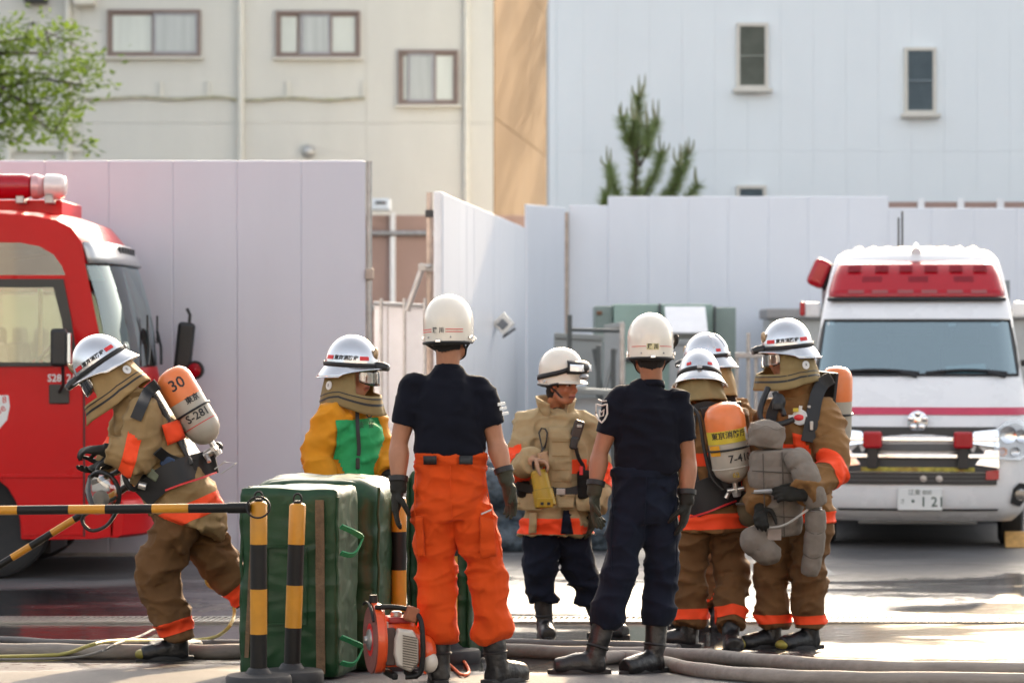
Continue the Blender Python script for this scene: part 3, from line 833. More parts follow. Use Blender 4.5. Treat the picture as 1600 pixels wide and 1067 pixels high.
    t.part('grille', MB().loft([[fr(u, S(0, 700)[1], .004), fr(u, S(0, 640)[1], .004), fr(u, S(0, 640)[1], .02), fr(u, S(0, 700)[1], .02)] for u in [.2 + .6 * i / 12 for i in range(13)]]), black_pl)
    # lettering and shield
    t.part('lettering', text_mb('S28121', .078, lambda x, y: Vector((S(97, 0)[0] + x * .92, D - .0165, S(0, 591)[1] + y)), bold=.0015), white_txt, dr, smooth=False)
    sh = [(-.16, .13), (.09, .13), (.10, .05), (.08, -.05), (.02, -.12), (-.035, -.15), (-.09, -.12), (-.15, -.05), (-.17, .05)]
    c = S(0, 645)
    so = t.part('shield', MB().prism(sh, .003, lambda u, v, w: Vector((c[0] + u - .025, D - .0135 - w, c[1] + v))), white_txt, dr, smooth=False)
    t.part('lettering', text_mb('Rescue', .085, lambda x, y: Vector((c[0] - .06 + x * .8 - y * .55, D - .018, c[1] - .02 + y * .8 + x * .55))), red, so, smooth=False)
    t.part('lettering', text_mb('8', .07, lambda x, y: Vector((c[0] + .035 + x, D - .018, c[1] + .095 + y))), red, so, smooth=False)
    # underside, wheels, interior
    t.part('chassis', MB().box((S(-120, 0)[0], D + DEP / 2, S(0, 820)[1]), (1.9, 1.3, .16)), darkm)
    hub = P(-10, 812, D + .14); Rw = hub.z - gz(D)
    for yy in (D + .17, D + DEP - .17): wheel(t, (hub.x, yy, gz(D) + Rw), Rw, .24, (0, -1 if yy < D + 1 else 1, 0))
    t.part('wheel_housing', MB().box((hub.x, D + .75, hub.z + .05), (.78, .8, .62)), darkm)
    t.part('cab_floor', MB().box((S(0, 0)[0] - .1, D + DEP / 2, S(0, 610)[1]), (1.9, DEP - .1, .04)), grey_pl)
    t.part('dashboard', MB().box((S(118, 0)[0], D + DEP / 2, S(0, 578)[1]), (.40, DEP - .16, .20)), black_pl, bevel=.05, seg=3)
    sw = MB(); cw = P(72, 556, D + .5); Rr = frame((0, 1, 0), (-.75, 0, .66))
    sw.tube([cw + Rr @ Vector((.21 * math.cos(a), .21 * math.sin(a), 0)) for a in [2 * PI * k / 20 for k in range(21)]], .014, 6, caps=False); sw.tube([cw, cw + Vector((.25, 0, -.25))], .03, 8)
    t.part('steering_wheel', sw, black_pl)
    for yy in (D + .5, D + 1.55):
        seat = t.part('seat', MB().box((S(-20, 0)[0], yy, S(0, 600)[1]), (.14, .48, .62), Matrix.Rotation(rad(-10), 3, 'Y')), seat_m, bevel=.05, seg=3)
        t.part('headrest', MB().box((S(-60, 0)[0], yy, S(0, 528)[1]), (.10, .26, .17)), seat_m, seat, bevel=.04, seg=3)
    t.part('grab_rail', MB().tube([P(63, 452, D + .3), P(63, 560, D + .3)], .016, 8).tube([P(90, 395, D + .5), P(20, 405, D + .5)], .012, 8), pm('brass_rail', (.50, .38, .20), .4, .5))
    t.part('rear_bulkhead', MB().box((S(-155, 0)[0], D + DEP / 2, S(0, 480)[1]), (.04, DEP - .12, 1.2)), beige_m)
    t.part('ceiling_lining', MB().box((S(-30, 0)[0], D + DEP / 2, S(0, 362)[1]), (1.2, DEP - .14, .03)), beige_m)
    # equipment body behind the cab
    eb = t.part('equipment_body', MB().box((S(-335, 0)[0] - 1.7, D + DEP / 2, S(0, 575)[1]), (3.3, DEP, 2.4)), red, bevel=.03)
    hb = S(-760, 812)
    for yy in (D + .17, D + DEP - .17): wheel(t, (hb[0], yy, gz(D) + Rw), Rw, .24, (0, -1 if yy < D + 1 else 1, 0))
build_engine()

# ------------------------------------------------------------------ ambulance
def build_ambulance():
    Y0 = 24.05; X = P(1430, 0, 24.2).x; G = gz(Y0)
    t = Thing('ambulance', (X, Y0, G), 'white high-roof ambulance with red light bar facing the camera', 'ambulance')
    t.o.rotation_euler = (0, 0, -rad(7.5))
    rows = [  # depth, height, half width, bow
        (.16, .24, .80, .12), (.06, .30, .86, .13), (.02, .36, .91, .14), (.0, .56, .935, .14), (.01, .70, .94, .14), (.03, .96, .935, .14), (.07, 1.07, .93, .14),
        (.16, 1.20, .92, .13), (.28, 1.34, .91, .11), (.37, 1.43, .90, .10), (.40, 1.455, .893, .095), (.93, 1.94, .835, .08), (.97, 1.98, .83, .08), (1.12, 2.12, .805, .07),
        (1.26, 2.22, .79, .06), (1.42, 2.44, .74, .05), (1.52, 2.51, .70, .04), (1.72, 2.56, .64, .02), (2.2, 2.585, .60, 0), (5.1, 2.58, .60, 0)]
    us = [-1, -.985, -.94, -.85, -.7, -.5, -.25, 0, .25, .5, .7, .85, .94, .985, 1]
    def pt(i, u, off=0.0):
        k = int(i); f = i - k
        r = [a + (b - a) * f for a, b in zip(rows[k], rows[min(k + 1, len(rows) - 1)])]
        bow = r[3] * (1 - abs(u) ** 3.2); crown = .03 * (1 - u * u) if k >= 16 else 0
        rx = 0.0
        return Vector((X + u * r[2], Y0 + .14 + r[0] - bow - off + (.10 * max(abs(u) - .9, 0) * 10 * .6), G + r[1] + crown))
    def pz(u, z, off=0.0):
        for i in range(len(rows) - 1):
            if rows[i][1] <= z <= rows[i + 1][1]:
                return pt(i + (z - rows[i][1]) / (rows[i + 1][1] - rows[i][1]), u, off)
        return pt(len(rows) - 1, u, off)
    n = len(us); V = [pt(i, u) for i in range(len(rows)) for u in us]; F = []
    for i in range(len(rows) - 1):
        for j in range(n - 1):
            if i == 10 and 1 <= j < n - 2: continue
            F.append((i * n + j, i * n + j + 1, (i + 1) * n + j + 1, (i + 1) * n + j))
    # sides: stations back along the body
    o = len(V); m = len(rows)
    for s, jj in ((-1, 0), (1, n - 1)):
        b0 = len(V)
        ystn = [.0, 1.6, 2.3, 5.1]
        for i in range(m):
            p = V[i * n + jj]
            for q in (1.75, 2.4, 5.3):
                V.append(Vector((X + s * max(rows[i][2], 0 if rows[i][1] < 2.2 else 0), max(p.y, Y0 + q), p.z)))
        for i in range(m - 1):
            A, B = i * n + jj, (i + 1) * n + jj
            a0, b0_ = b0 + i * 3, b0 + (i + 1) * 3
            F.append((A, B, b0_, a0)); F.append((a0, b0_, b0_ + 1, a0 + 1)); F.append((a0 + 1, b0_ + 1, b0_ + 2, a0 + 2))
    body = t.part('body', (V, F), white_p, angle=55)
    body.modifiers.new('sub', 'SUBSURF').levels = 0
    body.modifiers['sub'].render_levels = 1
    for e in ():
        pass
    t.part('rear_wall', MB().box((X, Y0 + 5.28, G + 1.4), (1.7, .04, 2.1)), white_p)
    # windscreen with rubber seal
    ws = MB().grid(lambda a, b: pt(10.0 + b, -.955 + 1.91 * a, .008), 25, 8)
    t.part('windscreen', ws, glass_w, angle=180)
    seal = MB(); loop = [pt(10.02, u, .012) for u in np.linspace(-.95, .95, 21)] + [pt(10.02 + v, .955, .012) for v in np.linspace(.1, .95, 8)] + [pt(10.98, u, .012) for u in np.linspace(.95, -.95, 21)] + [pt(10.98 - v, -.955, .012) for v in np.linspace(.1, .95, 8)]
    seal.tube(loop + [loop[0]], .014, 6, caps=False); t.part('windscreen_seal', seal, black_pl)
    wp = MB()
    for (a, b) in ((.02, -.80), (.85, .08)):
        q = [pt(10.05 + .05 * math.sin(PI * k / 8), a + (b - a) * k / 8, .03) for k in range(9)]; wp.tube(q, .017, 6)
        wp.tube([pt(10.0, a - .02, .02), pt(10.07, a - .18, .05)], .02, 6)
    t.part('wiper', wp, black_pl)
    # interior
    t.part('dashboard', MB().box((X, Y0 + .82, G + 1.33), (1.62, .5, .20)), grey_pl, bevel=.06, seg=3)
    t.part('cab_floor', MB().box((X, Y0 + 1.6, G + .9), (1.6, 1.6, .05)), darkm)
    bk = MB().box((X - .55, Y0 + 2.3, G + 1.6), (.60, .05, 1.4)).box((X + .55, Y0 + 2.3, G + 1.6), (.60, .05, 1.4)).box((X, Y0 + 2.3, G + 2.1), (.5, .05, .3))
    t.part('bulkhead', bk, pm('cab_trim', (.22, .25, .27), .7))
    t.part('rear_lining', MB().box((X, Y0 + 4.6, G + 1.6), (1.5, .05, 1.6)), pm('rear_cabin', (.40, .42, .40), .7))
    for sx in (-.45, .45):
        st = t.part('seat', MB().box((X + sx, Y0 + 1.9, G + 1.40), (.48, .14, .66), Matrix.Rotation(rad(-8), 3, 'X')), seat_m, bevel=.05, seg=3)
        t.part('headrest', MB().box((X + sx, Y0 + 1.95, G + 1.80), (.26, .1, .16)), seat_m, st, bevel=.04, seg=3)
    cw = Vector((X - .42, Y0 + 1.15, G + 1.42)); Rr = frame((1, 0, 0), (0, .45, .9)); sw = MB()
    sw.tube([cw + Rr @ Vector((.20 * math.cos(a), .20 * math.sin(a), 0)) for a in [2 * PI * k / 22 for k in range(23)]], .015, 6, caps=False)
    sw.box(cw, (.32, .05, .05), Rr).box(cw, (.10, .12, .04), Rr)
    t.part('steering_wheel', sw, black_pl)
    t.part('rear_view_mirror', MB().box((X - .05, Y0 + 1.12, G + 1.86), (.42, .08, .10)), black_pl, bevel=.03)
    t.part('paper_sheet', MB().box((X + .42, Y0 + .70, G + 1.49), (.34, .16, .006), Matrix.Rotation(rad(42), 3, 'X') @ Matrix.Rotation(rad(6), 3, 'Z')), pm('paper_white', (.75, .80, .75), .7))
    for (a, b) in ((-.88, .92), (.80, .90), (.36, .9)):
        p = pt(10 + b, a, -.01); t.part('screen_sticker', MB().box(p, (.06, .004, .035), Matrix.Rotation(rad(-48), 3, 'X')), white_txt)
    t.part('grab_pole', MB().tube([(X - .12, Y0 + 2.2, G + 1.2), (X - .12, Y0 + 2.2, G + 2.1)], .014, 8), galv)
    # light bar: red lens over dark modules
    lb = MB(); N_u = 25
    def lbp(u, z, off): return pz(u, z, off)
    rings = []
    for z, off, hw in ((2.13, .05, .93), (2.145, .09, .955), (2.20, .11, .965), (2.33, .095, .95), (2.42, .06, .92), (2.455, .02, .88)):
        rings.append([lbp(hw * math.sin((-1 + 2 * k / (N_u - 1)) * PI / 2) , z, off * (1 - .9 * abs(-1 + 2 * k / (N_u - 1)) ** 8)) for k in range(N_u)])
    lb.loft(rings, caps=False, closed=False)
    lo = t.part('light_bar', lb, red_len, solid=.01, angle=180)
    t.part('light_bar_seal', MB().tube([lbp(.95 * math.sin((-1 + 2 * k / 20) * PI / 2), 2.118, .05) for k in range(21)], .02, 8), black_pl, lo)
    for (z, cs, w) in ((2.395, (-.72, -.40, -.12, .17, .46, .74), .15), (2.30, (-.50, .02, .53), .22), (2.20, (-.66, -.40, -.12, .14, .42, .68), .17)):
        for c in cs:
            t.part('lamp_module', MB().loft([[lbp(c - w / 2, z - .03, .118), lbp(c + w / 2, z - .03, .118), lbp(c + w / 2, z + .02, .116), lbp(c - w / 2, z + .02, .116)], [lbp(c - w / 2, z - .03, .1), lbp(c + w / 2, z - .03, .1), lbp(c + w / 2, z + .02, .098), lbp(c - w / 2, z + .02, .098)]]), red_dk, lo, smooth=False)
    # corner lamps
    for s in (-1, 1):
        c = Vector((X + s * .86, Y0 + 1.95, G + 2.36))
        if s < 0:
            cl = t.part('corner_lamp', MB().box(c, (.17, .35, .26), Matrix.Rotation(rad(24), 3, 'Y')), red_len, bevel=.05, seg=3)
            t.part('lamp_seal', MB().box(c + Vector((.085, 0, -.03)), (.03, .36, .27), Matrix.Rotation(rad(24), 3, 'Y')), black_pl, cl, bevel=.02)
        c2 = Vector((X + s * .93, Y0 + 1.9, G + 2.03))
        sb = t.part('side_lamp_bracket', MB().box(c2, (.16, .10, .14)), white_p, bevel=.03)
        if s < 0: t.part('side_lamp', MB().box(c2 + Vector((s * .085, -.03, .01)), (.05, .09, .13)), red_len, sb, bevel=.02)
    ant = Vector((X - .15, 0, G + 2.92))
    for dx, h in ((0, 0), (.035, .06)):
        t.part('antenna', MB().tube([(ant.x + dx, Y0 + 3.4, G + 2.55), (ant.x + dx, Y0 + 3.4, ant.z + h)], .009, 6), black_pl)
    for k in range(9):
        x = X - .52 + k * .13; t.part('roof_bead', MB().tube([(x, Y0 + 2.1, G + 2.575), (x, Y0 + 2.5, G + 2.595), (x, Y0 + 4.8, G + 2.595)], [(.03, .006), (.055, .022), (.055, .022)], 12, ref=(1, 0, 0)), white_p)
    t.part('roof_fin', MB().tube([(X, Y0 + 1.6, G + 2.54), (X, Y0 + 1.7, G + 2.62)], [.05, .012], 8), white_p)
    # red stripe, following the front panel
    st = MB().grid(lambda a, b: pz(-.985 + 1.97 * a, 1.135 + .062 * b, .006), 31, 3)
    t.part('stripe', st, pm('pink_red_stripe', (.56, .045, .10), .35, coat=.4), body, angle=180)
    # badge
    bd = MB(); cb = pz(0, 1.085, .03)
    bd.lathe([(.001, .0), (.075, .0), (.085, .012), (.06, .022), (.001, .026)], 24, cb, frame((0, 0, 1), (0, -1, .15)))
    for k in range(5):
        a = PI / 2 + k * 2 * PI / 5; bd.ell(cb + Vector((.06 * math.cos(a), -.03, .06 * math.sin(a))), (.03, .012, .03), None, 10, 6)
    t.part('badge', bd, chrome)
    # grille: dark recess with chrome bars
    def strip(u0, u1, z0, z1, off, th, m, nm, par=None, nseg=17, **k):
        rg = []
        for i in range(nseg):
            u = u0 + (u1 - u0) * i / (nseg - 1)
            rg.append([pz(u, z0, off), pz(u, z1, off), pz(u, z1, off - th), pz(u, z0, off - th)])
        return t.part(nm, MB().loft(rg), m, par, **k)
    gr = strip(-.70, .70, .66, 1.035, .006, .03, black_pl, 'grille')
    strip(-.72, .72, .915, .955, .035, .03, chrome, 'chrome_bar', gr, bevel=.008); strip(-.72, .72, .775, .815, .04, .03, chrome, 'chrome_bar', gr, bevel=.008)
    strip(-.46, .46, .835, .895, .02, .012, grey_pl, 'mesh_panel', gr)
    for s in (-1, 1):
        wing = [(s * .72, .86), (s * .42, .90), (s * .50, 1.0), (s * .72, 1.02)]
        t.part('chrome_wing', MB().loft([[pz(a, b, .03) for a, b in wing], [pz(a, b, .008) for a, b in wing]]), chrome, gr, bevel=.006)
        wing = [(s * .72, .69), (s * .50, .72), (s * .60, .85), (s * .72, .845)]
        t.part('chrome_wing', MB().loft([[pz(a, b, .03) for a, b in wing], [pz(a, b, .008) for a, b in wing]]), chrome, gr, bevel=.006)
        fl = pz(s * .40, .93, .10)
        fo = t.part('flasher', MB().box(fl, (.16, .10, .14)), red_len, bevel=.02)
        t.part('flasher_bracket', MB().box(fl + Vector((0, .01, -.15)), (.09, .05, .18)).box(fl + Vector((0, .05, -.06)), (.13, .03, .06)), black_pl, fo, bevel=.01)
        hlp = [(s * .69, .77), (s * .90, .76), (s * .985, .82), (s * .988, 1.02), (s * .92, 1.10), (s * .80, 1.09), (s * .70, 1.02), (s * .665, .90)]
        hb = t.part('headlight', MB().loft([[pz(a, b, .008) for a, b in hlp], [pz(a, b, -.01) for a, b in hlp]]), lamp_bowl)
        for (a, b, r, m) in ((.80, .97, .075, chrome), (.75, .83, .038, orange_l), (.86, .83, .042, lamp_bowl), (.92, .96, .055, chrome)):
            t.part('bulb_bowl', MB().lathe([(r, .0), (r * .95, .012), (r * .5, -.004), (.001, -.006)], 18, pz(s * a, b, .012), frame((0, 0, 1), (s * .2, -1, 0)), caps=False), m, hb)
        t.part('lens', MB().loft([[pz(a, b, .034) for a, b in hlp], [pz(a, b, .028) for a, b in hlp]]), glass_lamp, hb)
        if s > 0: t.part('reflector', MB().loft([[pz(a, b, .03) for a, b in ((s * .60, .60), (s * .715, .60), (s * .715, .68), (s * .60, .67))], [pz(a, b, .0) for a, b in ((s * .60, .60), (s * .715, .60), (s * .715, .68), (s * .60, .67))]]), red_len)
        fg = [(s * .84, .40), (s * .93, .37), (s * .97, .42), (s * .97, .56), (s * .90, .57), (s * .85, .52)]
        fo = t.part('fog_lamp_surround', MB().loft([[pz(a, b, .012) for a, b in fg], [pz(a, b, -.02) for a, b in fg]]), black_pl)
        t.part('fog_lamp', MB().lathe([(.05, 0), (.05, .02), (.001, .03)], 18, pz(s * .92, .47, .014), frame((0, 0, 1), (s * .2, -1, 0))), glass_lamp, fo)
        # door mirror
        mo = t.part('mirror', MB().box((X + s * 1.03, Y0 + .75, G + 1.62), (.17, .12, .30)), white_p, bevel=.04, seg=3)
        t.part('mirror_arm', MB().bar((X + s * .90, Y0 + .85, G + 1.56), (X + s * 1.0, Y0 + .78, G + 1.58), .05, .05), black_pl, mo)
    # lower intake, bumper line and plate
    lowg = strip(-.70, .70, .555, .655, .008, .03, black_pl, 'lower_intake')
    for k in range(2): strip(-.69, .69, .585 + k * .035, .593 + k * .035, .016, .012, grey_pl, 'intake_slat', lowg)
    for a in (.05, .19): t.part('sensor', MB().lathe([(.028, 0), (.028, .012), (.001, .016)], 14, pz(a, .605, .016), frame((0, 0, 1), (0, -1, 0))), galv, lowg)
    strip(-.74, .74, .335, .352, .012, .02, black_pl, 'bumper_gap')
    yl = strip(-.50, .50, .665, .70, .012, .02, pm('equipment_net', (.42, .36, .06), .7, var=.6, vs=18, dirt=.7, dirtcol=(.35, .05, .02)), 'mesh_insert', gr)
    pc = pz(.02, .435, .03)
    pl = t.part('number_plate', MB().box(pc, (.37, .012, .185)), pm('plate_white', (.78, .79, .77), .5, var=.02), bevel=.006)
    ptx = pm('plate_green', (.05, .09, .07), .5)
    def pl3(dx, dz): return lambda x, y: Vector((pc.x + dx + x, pc.y - .0085, pc.z + dz + y))
    t.part('lettering', text_mb('江東 800', .052, pl3(0, .055)), ptx, pl, smooth=False)
    t.part('lettering', text_mb('・1 21', .115, pl3(.045, -.025), bold=.001), ptx, pl, smooth=False)
    t.part('lettering', text_mb('さ', .045, pl3(-.145, -.02)), ptx, pl, smooth=False)
    # underside and wheels
    t.part('under_tray', MB().box((X, Y0 + .45, G + .26), (1.0, .5, .10)), pm('tray_grey', (.18, .18, .17), .7), bevel=.02)
    t.part('chassis', MB().box((X, Y0 + 2.6, G + .36), (1.55, 4.6, .20)), darkm)
    for s in (-1, 1):
        for yy in (Y0 + 1.0, Y0 + 4.0):
            wheel(t, (X + s * .80, yy, G + .335), .335, .20, (s, 0, 0))
    ch = Thing('wheel_chock', (X, Y0, G), 'small yellow wooden chock against the ambulance front tyre', 'chock')
    ch.o.rotation_euler = (0, 0, -rad(7.5))
    ch.part('wedge', MB().loft([[Vector((X + sx, Y0 + .46, G + .004)), Vector((X + sx, Y0 + .66, G + .004)), Vector((X + sx, Y0 + .66, G + .13)), Vector((X + sx, Y0 + .61, G + .13))] for sx in (.74, .93)]), pm('chock_wood', (.62, .36, .12), .7, var=.2, vs=20), bevel=.008)
build_ambulance()
# ================================================================== people
def catmull(pts, vals, sub=4):
    """smooth path through pts with interpolated radii"""
    pts = [Vector(p) for p in pts]; n = len(pts)
    vals = [v if isinstance(v, (tuple, list)) else (v, v) for v in vals]
    oP, oV = [], []
    for i in range(n - 1):
        p0, p1, p2, p3 = pts[max(i - 1, 0)], pts[i], pts[i + 1], pts[min(i + 2, n - 1)]
        for k in range(sub):
            t = k / sub
            q = 0.5 * ((2 * p1) + (p2 - p0) * t + (2 * p0 - 5 * p1 + 4 * p2 - p3) * t * t + (3 * p1 - p0 - 3 * p2 + p3) * t ** 3)
            tt = t * t * (3 - 2 * t)
            oP.append(q); oV.append(tuple(a + (b - a) * tt for a, b in zip(vals[i], vals[i + 1])))
    oP.append(pts[-1]); oV.append(vals[-1])
    return oP, oV

def limb(mb, pts, radii, n=14, sub=4, ref=None):
    p, v = catmull(pts, radii, sub)
    return mb.tube(p, v, n, True, ref)

def fuse(mb, voxel=.012, it=5, disp=None, fac=.5):
    """one continuous skin round overlapping closed pieces; disp(V, N) pushes it along its normals"""
    me = bpy.data.meshes.new('fuse_tmp'); me.from_pydata([tuple(p) for p in mb.v], [], mb.f)
    bm = bmesh.new(); bm.from_mesh(me); bmesh.ops.recalc_face_normals(bm, faces=bm.faces); bm.to_mesh(me); bm.free()
    o = bpy.data.objects.new('fuse_tmp', me); COL.objects.link(o)
    m = o.modifiers.new('r', 'REMESH'); m.mode = 'VOXEL'; m.voxel_size = voxel; m.adaptivity = 0
    if it:
        m2 = o.modifiers.new('s', 'SMOOTH'); m2.factor = fac; m2.iterations = it
    dg = bpy.context.evaluated_depsgraph_get()
    ev = o.evaluated_get(dg); em = ev.to_mesh()
    nv = len(em.vertices); V = np.empty(nv * 3, np.float64); em.vertices.foreach_get('co', V); V = V.reshape(-1, 3)
    N = np.empty(nv * 3, np.float64); em.vertices.foreach_get('normal', N); N = N.reshape(-1, 3)
    F = [tuple(p.vertices) for p in em.polygons]
    ev.to_mesh_clear(); bpy.data.objects.remove(o); bpy.data.meshes.remove(me)
    if disp is not None: V = V + N * disp(V, N)[:, None]
    return V, F

def nearest_bone(V, bones):
    """index, parameter and distance (minus radius) of the closest bone for every point"""
    best = np.full(len(V), 1e9); bi = np.zeros(len(V), int); bt = np.zeros(len(V)); br = np.zeros(len(V))
    for i, (a, b, r) in enumerate(bones):
        a = np.array(a); d = np.array(b) - a; L2 = d.dot(d)
        t = np.clip((V - a) @ d / L2, 0, 1); q = a + t[:, None] * d
        dist = np.linalg.norm(V - q, axis=1); s = dist - r
        m = s < best; best[m] = s[m]; bi[m] = i; bt[m] = t[m]; br[m] = dist[m]
    return bi, bt, br

def folds(bones, amp=.009, seed=0.0, ring=.55, drape=.6, joint=1.0, k_al=11.0, k_pe=3.2):
    """cloth folds: crisp rings that gather at the joints, long soft drapes between them"""
    def f(V, N):
        bi, bt, _ = nearest_bone(V, bones); d = np.zeros(len(V))
        B = [(Vector(a), (Vector(b) - Vector(a)).normalized(), (Vector(b) - Vector(a)).length) for a, b, r in bones]
        nz = noise.noise
        for i in range(len(V)):
            a, ax, L = B[bi[i]]; p = Vector(V[i]); r = p - a; al = r.dot(ax); pe = r - ax * al
            wob = nz(p * 3.1 + Vector((seed, 0, 7))) * .12
            q = ax * ((al + wob) * k_al) + pe * k_pe + Vector((seed, seed * 1.7, 3 + bi[i] * 5))
            rr = 1 - (abs(nz(q)) * 2.0) ** .75 * 1.5
            q2 = ax * (al * 2.6) + pe * 9.5 + Vector((seed * 2, 11, bi[i] * 3))
            t = bt[i]; w = (ring + joint * (math.exp(-((1 - t) * L / .11) ** 2) + .6 * math.exp(-(t * L / .11) ** 2))) * min(max(.55 + 1.5 * nz(p * 4.3 + Vector((seed, 2, 9))), .1), 1.5)
            sg = 1 if nz(p * 2.2 + Vector((seed, 31, 2))) > 0 else -1; wq = nz(p * 5 + Vector((3, seed, 8))) * .5; q3 = Vector((p.x * 3 + sg * p.z * 8 + wq, p.y * 4, p.z * 4 - sg * p.x * 5)) + Vector((seed, 21, 4 + 9 * sg)); r3 = 1 - (abs(nz(q3)) * 3.0) ** .6 * 1.25
            d[i] = amp * (w * (rr - .25) * .85 + drape * nz(q2) + 1.0 * max(r3, -.6) + .5 * nz(p * 6 + Vector((seed, 5, 1))))
        return d
    return f

def band(V, F, bones, sel, a, b, t0, t1, off=.004, extra=None, planes=()):
    """strip of a garment between two planes across the bone a-b, lifted off the cloth"""
    a, b = Vector(a), Vector(b); ax = (b - a); L = ax.length; ax.normalize()
    bi, _, _ = nearest_bone(V, bones)
    ok = np.isin(bi, sel)
    al = (V - np.array(a)) @ np.array(ax) / L
    lo, hi = min(t0, t1), max(t0, t1)
    near = ok & (al > lo - .12) & (al < hi + .12)
    if extra is not None: near &= extra(V)
    bm = bmesh.new(); mp = {}
    for f in F:
        if all(near[i] for i in f):
            vs_ = []
            for i in f:
                if i not in mp: mp[i] = bm.verts.new(V[i])
                vs_.append(mp[i])
            bm.faces.new(vs_)
    for t, s in ((lo, -1), (hi, 1)):
        bmesh.ops.bisect_plane(bm, geom=bm.verts[:] + bm.edges[:] + bm.faces[:], plane_co=a + ax * (L * t), plane_no=ax * s, clear_outer=True)
    for co, no in planes:
        bmesh.ops.bisect_plane(bm, geom=bm.verts[:] + bm.edges[:] + bm.faces[:], plane_co=co, plane_no=no, clear_outer=True)
    bm.normal_update()
    for v in bm.verts: v.co += v.normal * off
    bm.verts.index_update()
    out = ([v.co.copy() for v in bm.verts], [tuple(v.index for v in f.verts) for f in bm.faces]); bm.free()
    return out

# --- fabrics and fittings
SKIN = {}
def skin_material(name):
    m, t, b = nt(name); N, L = t.nodes, t.links
    at = N.new('ShaderNodeAttribute'); at.attribute_name = 'tone'
    nz_ = N.new('ShaderNodeTexNoise'); nz_.inputs['Scale'].default_value = 30; nz_.inputs['Detail'].default_value = 5
    mr = N.new('ShaderNodeMapRange'); mr.inputs[3].default_value = .86; mr.inputs[4].default_value = 1.12; L.new(nz_.outputs[0], mr.inputs[0])
    mx = N.new('ShaderNodeMix'); mx.data_type = 'RGBA'; mx.blend_type = 'MULTIPLY'; mx.inputs[0].default_value = 1
    cb = N.new('ShaderNodeCombineColor'); [L.new(mr.outputs[0], cb.inputs[i]) for i in range(3)]
    L.new(at.outputs['Color'], mx.inputs[6]); L.new(cb.outputs[0], mx.inputs[7]); L.new(mx.outputs[2], b.inputs['Base Color'])
    b.inputs['Roughness'].default_value = .5; b.inputs['Subsurface Weight'].default_value = .12; b.inputs['Subsurface Radius'].default_value = (.01, .004, .002)
    b.inputs['Subsurface Scale'].default_value = 1.0
    return m
skin_m = skin_material('skin')
tan_c = cloth('tan_turnout_cloth', (.31, .205, .095), .8, dirt=.25, dirtcol=(.16, .10, .05))
khaki_c = cloth('khaki_turnout_cloth', (.40, .30, .165), .8, dirt=.15, dirtcol=(.22, .16, .08))
brown_c = cloth('brown_turnout_cloth', (.225, .118, .045), .8, dirt=.25, dirtcol=(.10, .06, .03))
brown_tr = cloth('brown_trouser_cloth', (.155, .080, .034), .85, dirt=.3, dirtcol=(.07, .045, .03))
hood_c = cloth('hood_cloth', (.34, .225, .10), .75, crease=.35, dirt=.12)
hood_d = cloth('olive_hood_cloth', (.25, .185, .085), .75, crease=.35, dirt=.15)
fluo = cloth('fluorescent_orange_band', (.95, .085, .025), .6, var=.06, crease=.25, weave=.05)
orange_c = cloth('orange_trouser_cloth', (.62, .070, .010), .85, var=.10, crease=.6)
navy_s = cloth('navy_shirt_cloth', (.0075, .0085, .015), .95, var=.2, crease=.3, sheen=.03)
navy_t = cloth('navy_trouser_cloth', (.0085, .0115, .022), .95, var=.2, crease=.4, sheen=.05)
yellow_c = cloth('yellow_jacket_cloth', (.62, .25, .015), .7, var=.1, crease=.4)
green_c = cloth('green_bib_cloth', (.035, .33, .115), .75, var=.12, crease=.4)
glove_c = cloth('black_glove_leather', (.018, .017, .014), .6, var=.3)
glove_o = cloth('olive_glove_leather', (.042, .040, .026), .65, var=.3)
glove_t = cloth('tan_glove', (.42, .25, .16), .7)
boot_m = pm('black_boot_leather', (.009, .009, .010), .42, var=.3, vs=16, bump=.25, bs=50, coat=.1)
sole_m = pm('boot_sole', (.02, .02, .021), .7, var=.2)
toe_y = pm('yellow_toe_cap', (.34, .29, .05), .5, var=.3, vs=20, dirt=.5)
helm_w = pm('white_helmet_shell', (.78, .725, .63), .22, var=.03, coat=.5)
helm_s = pm('silver_helmet_shell', (.66, .67, .69), .24, .85, var=.04, vs=8, bump=.04, bs=14)
red_tape = pm('red_tape', (.68, .025, .03), .4)
strap_m = pm('black_strap', (.014, .014, .015), .6, var=.2)
hair_m = pm('black_hair', (.010, .008, .007), .7, var=.3, vs=60, bump=.8, bs=220)
badge_m = pm('badge_white', (.72, .72, .70), .4)
visor_m = glass('clear_visor', (.93, .93, .92), .16)
rubber_h = pm('black_rubber', (.012, .012, .013), .5, var=.2)
cyl_o = pm('orange_cylinder_paint', (.80, .20, .05), .38, var=.08, vs=5, coat=.2, dirt=.3, dirtcol=(.55, .25, .12))
cyl_g = pm('grey_cylinder_paint', (.46, .42, .35), .42, var=.08, vs=8, dirt=.3, dirtcol=(.25, .23, .18))
valve_m = pm('valve_steel', (.62, .61, .58), .3, .8, var=.1)
yellow_l = pm('yellow_label', (.62, .48, .04), .5)

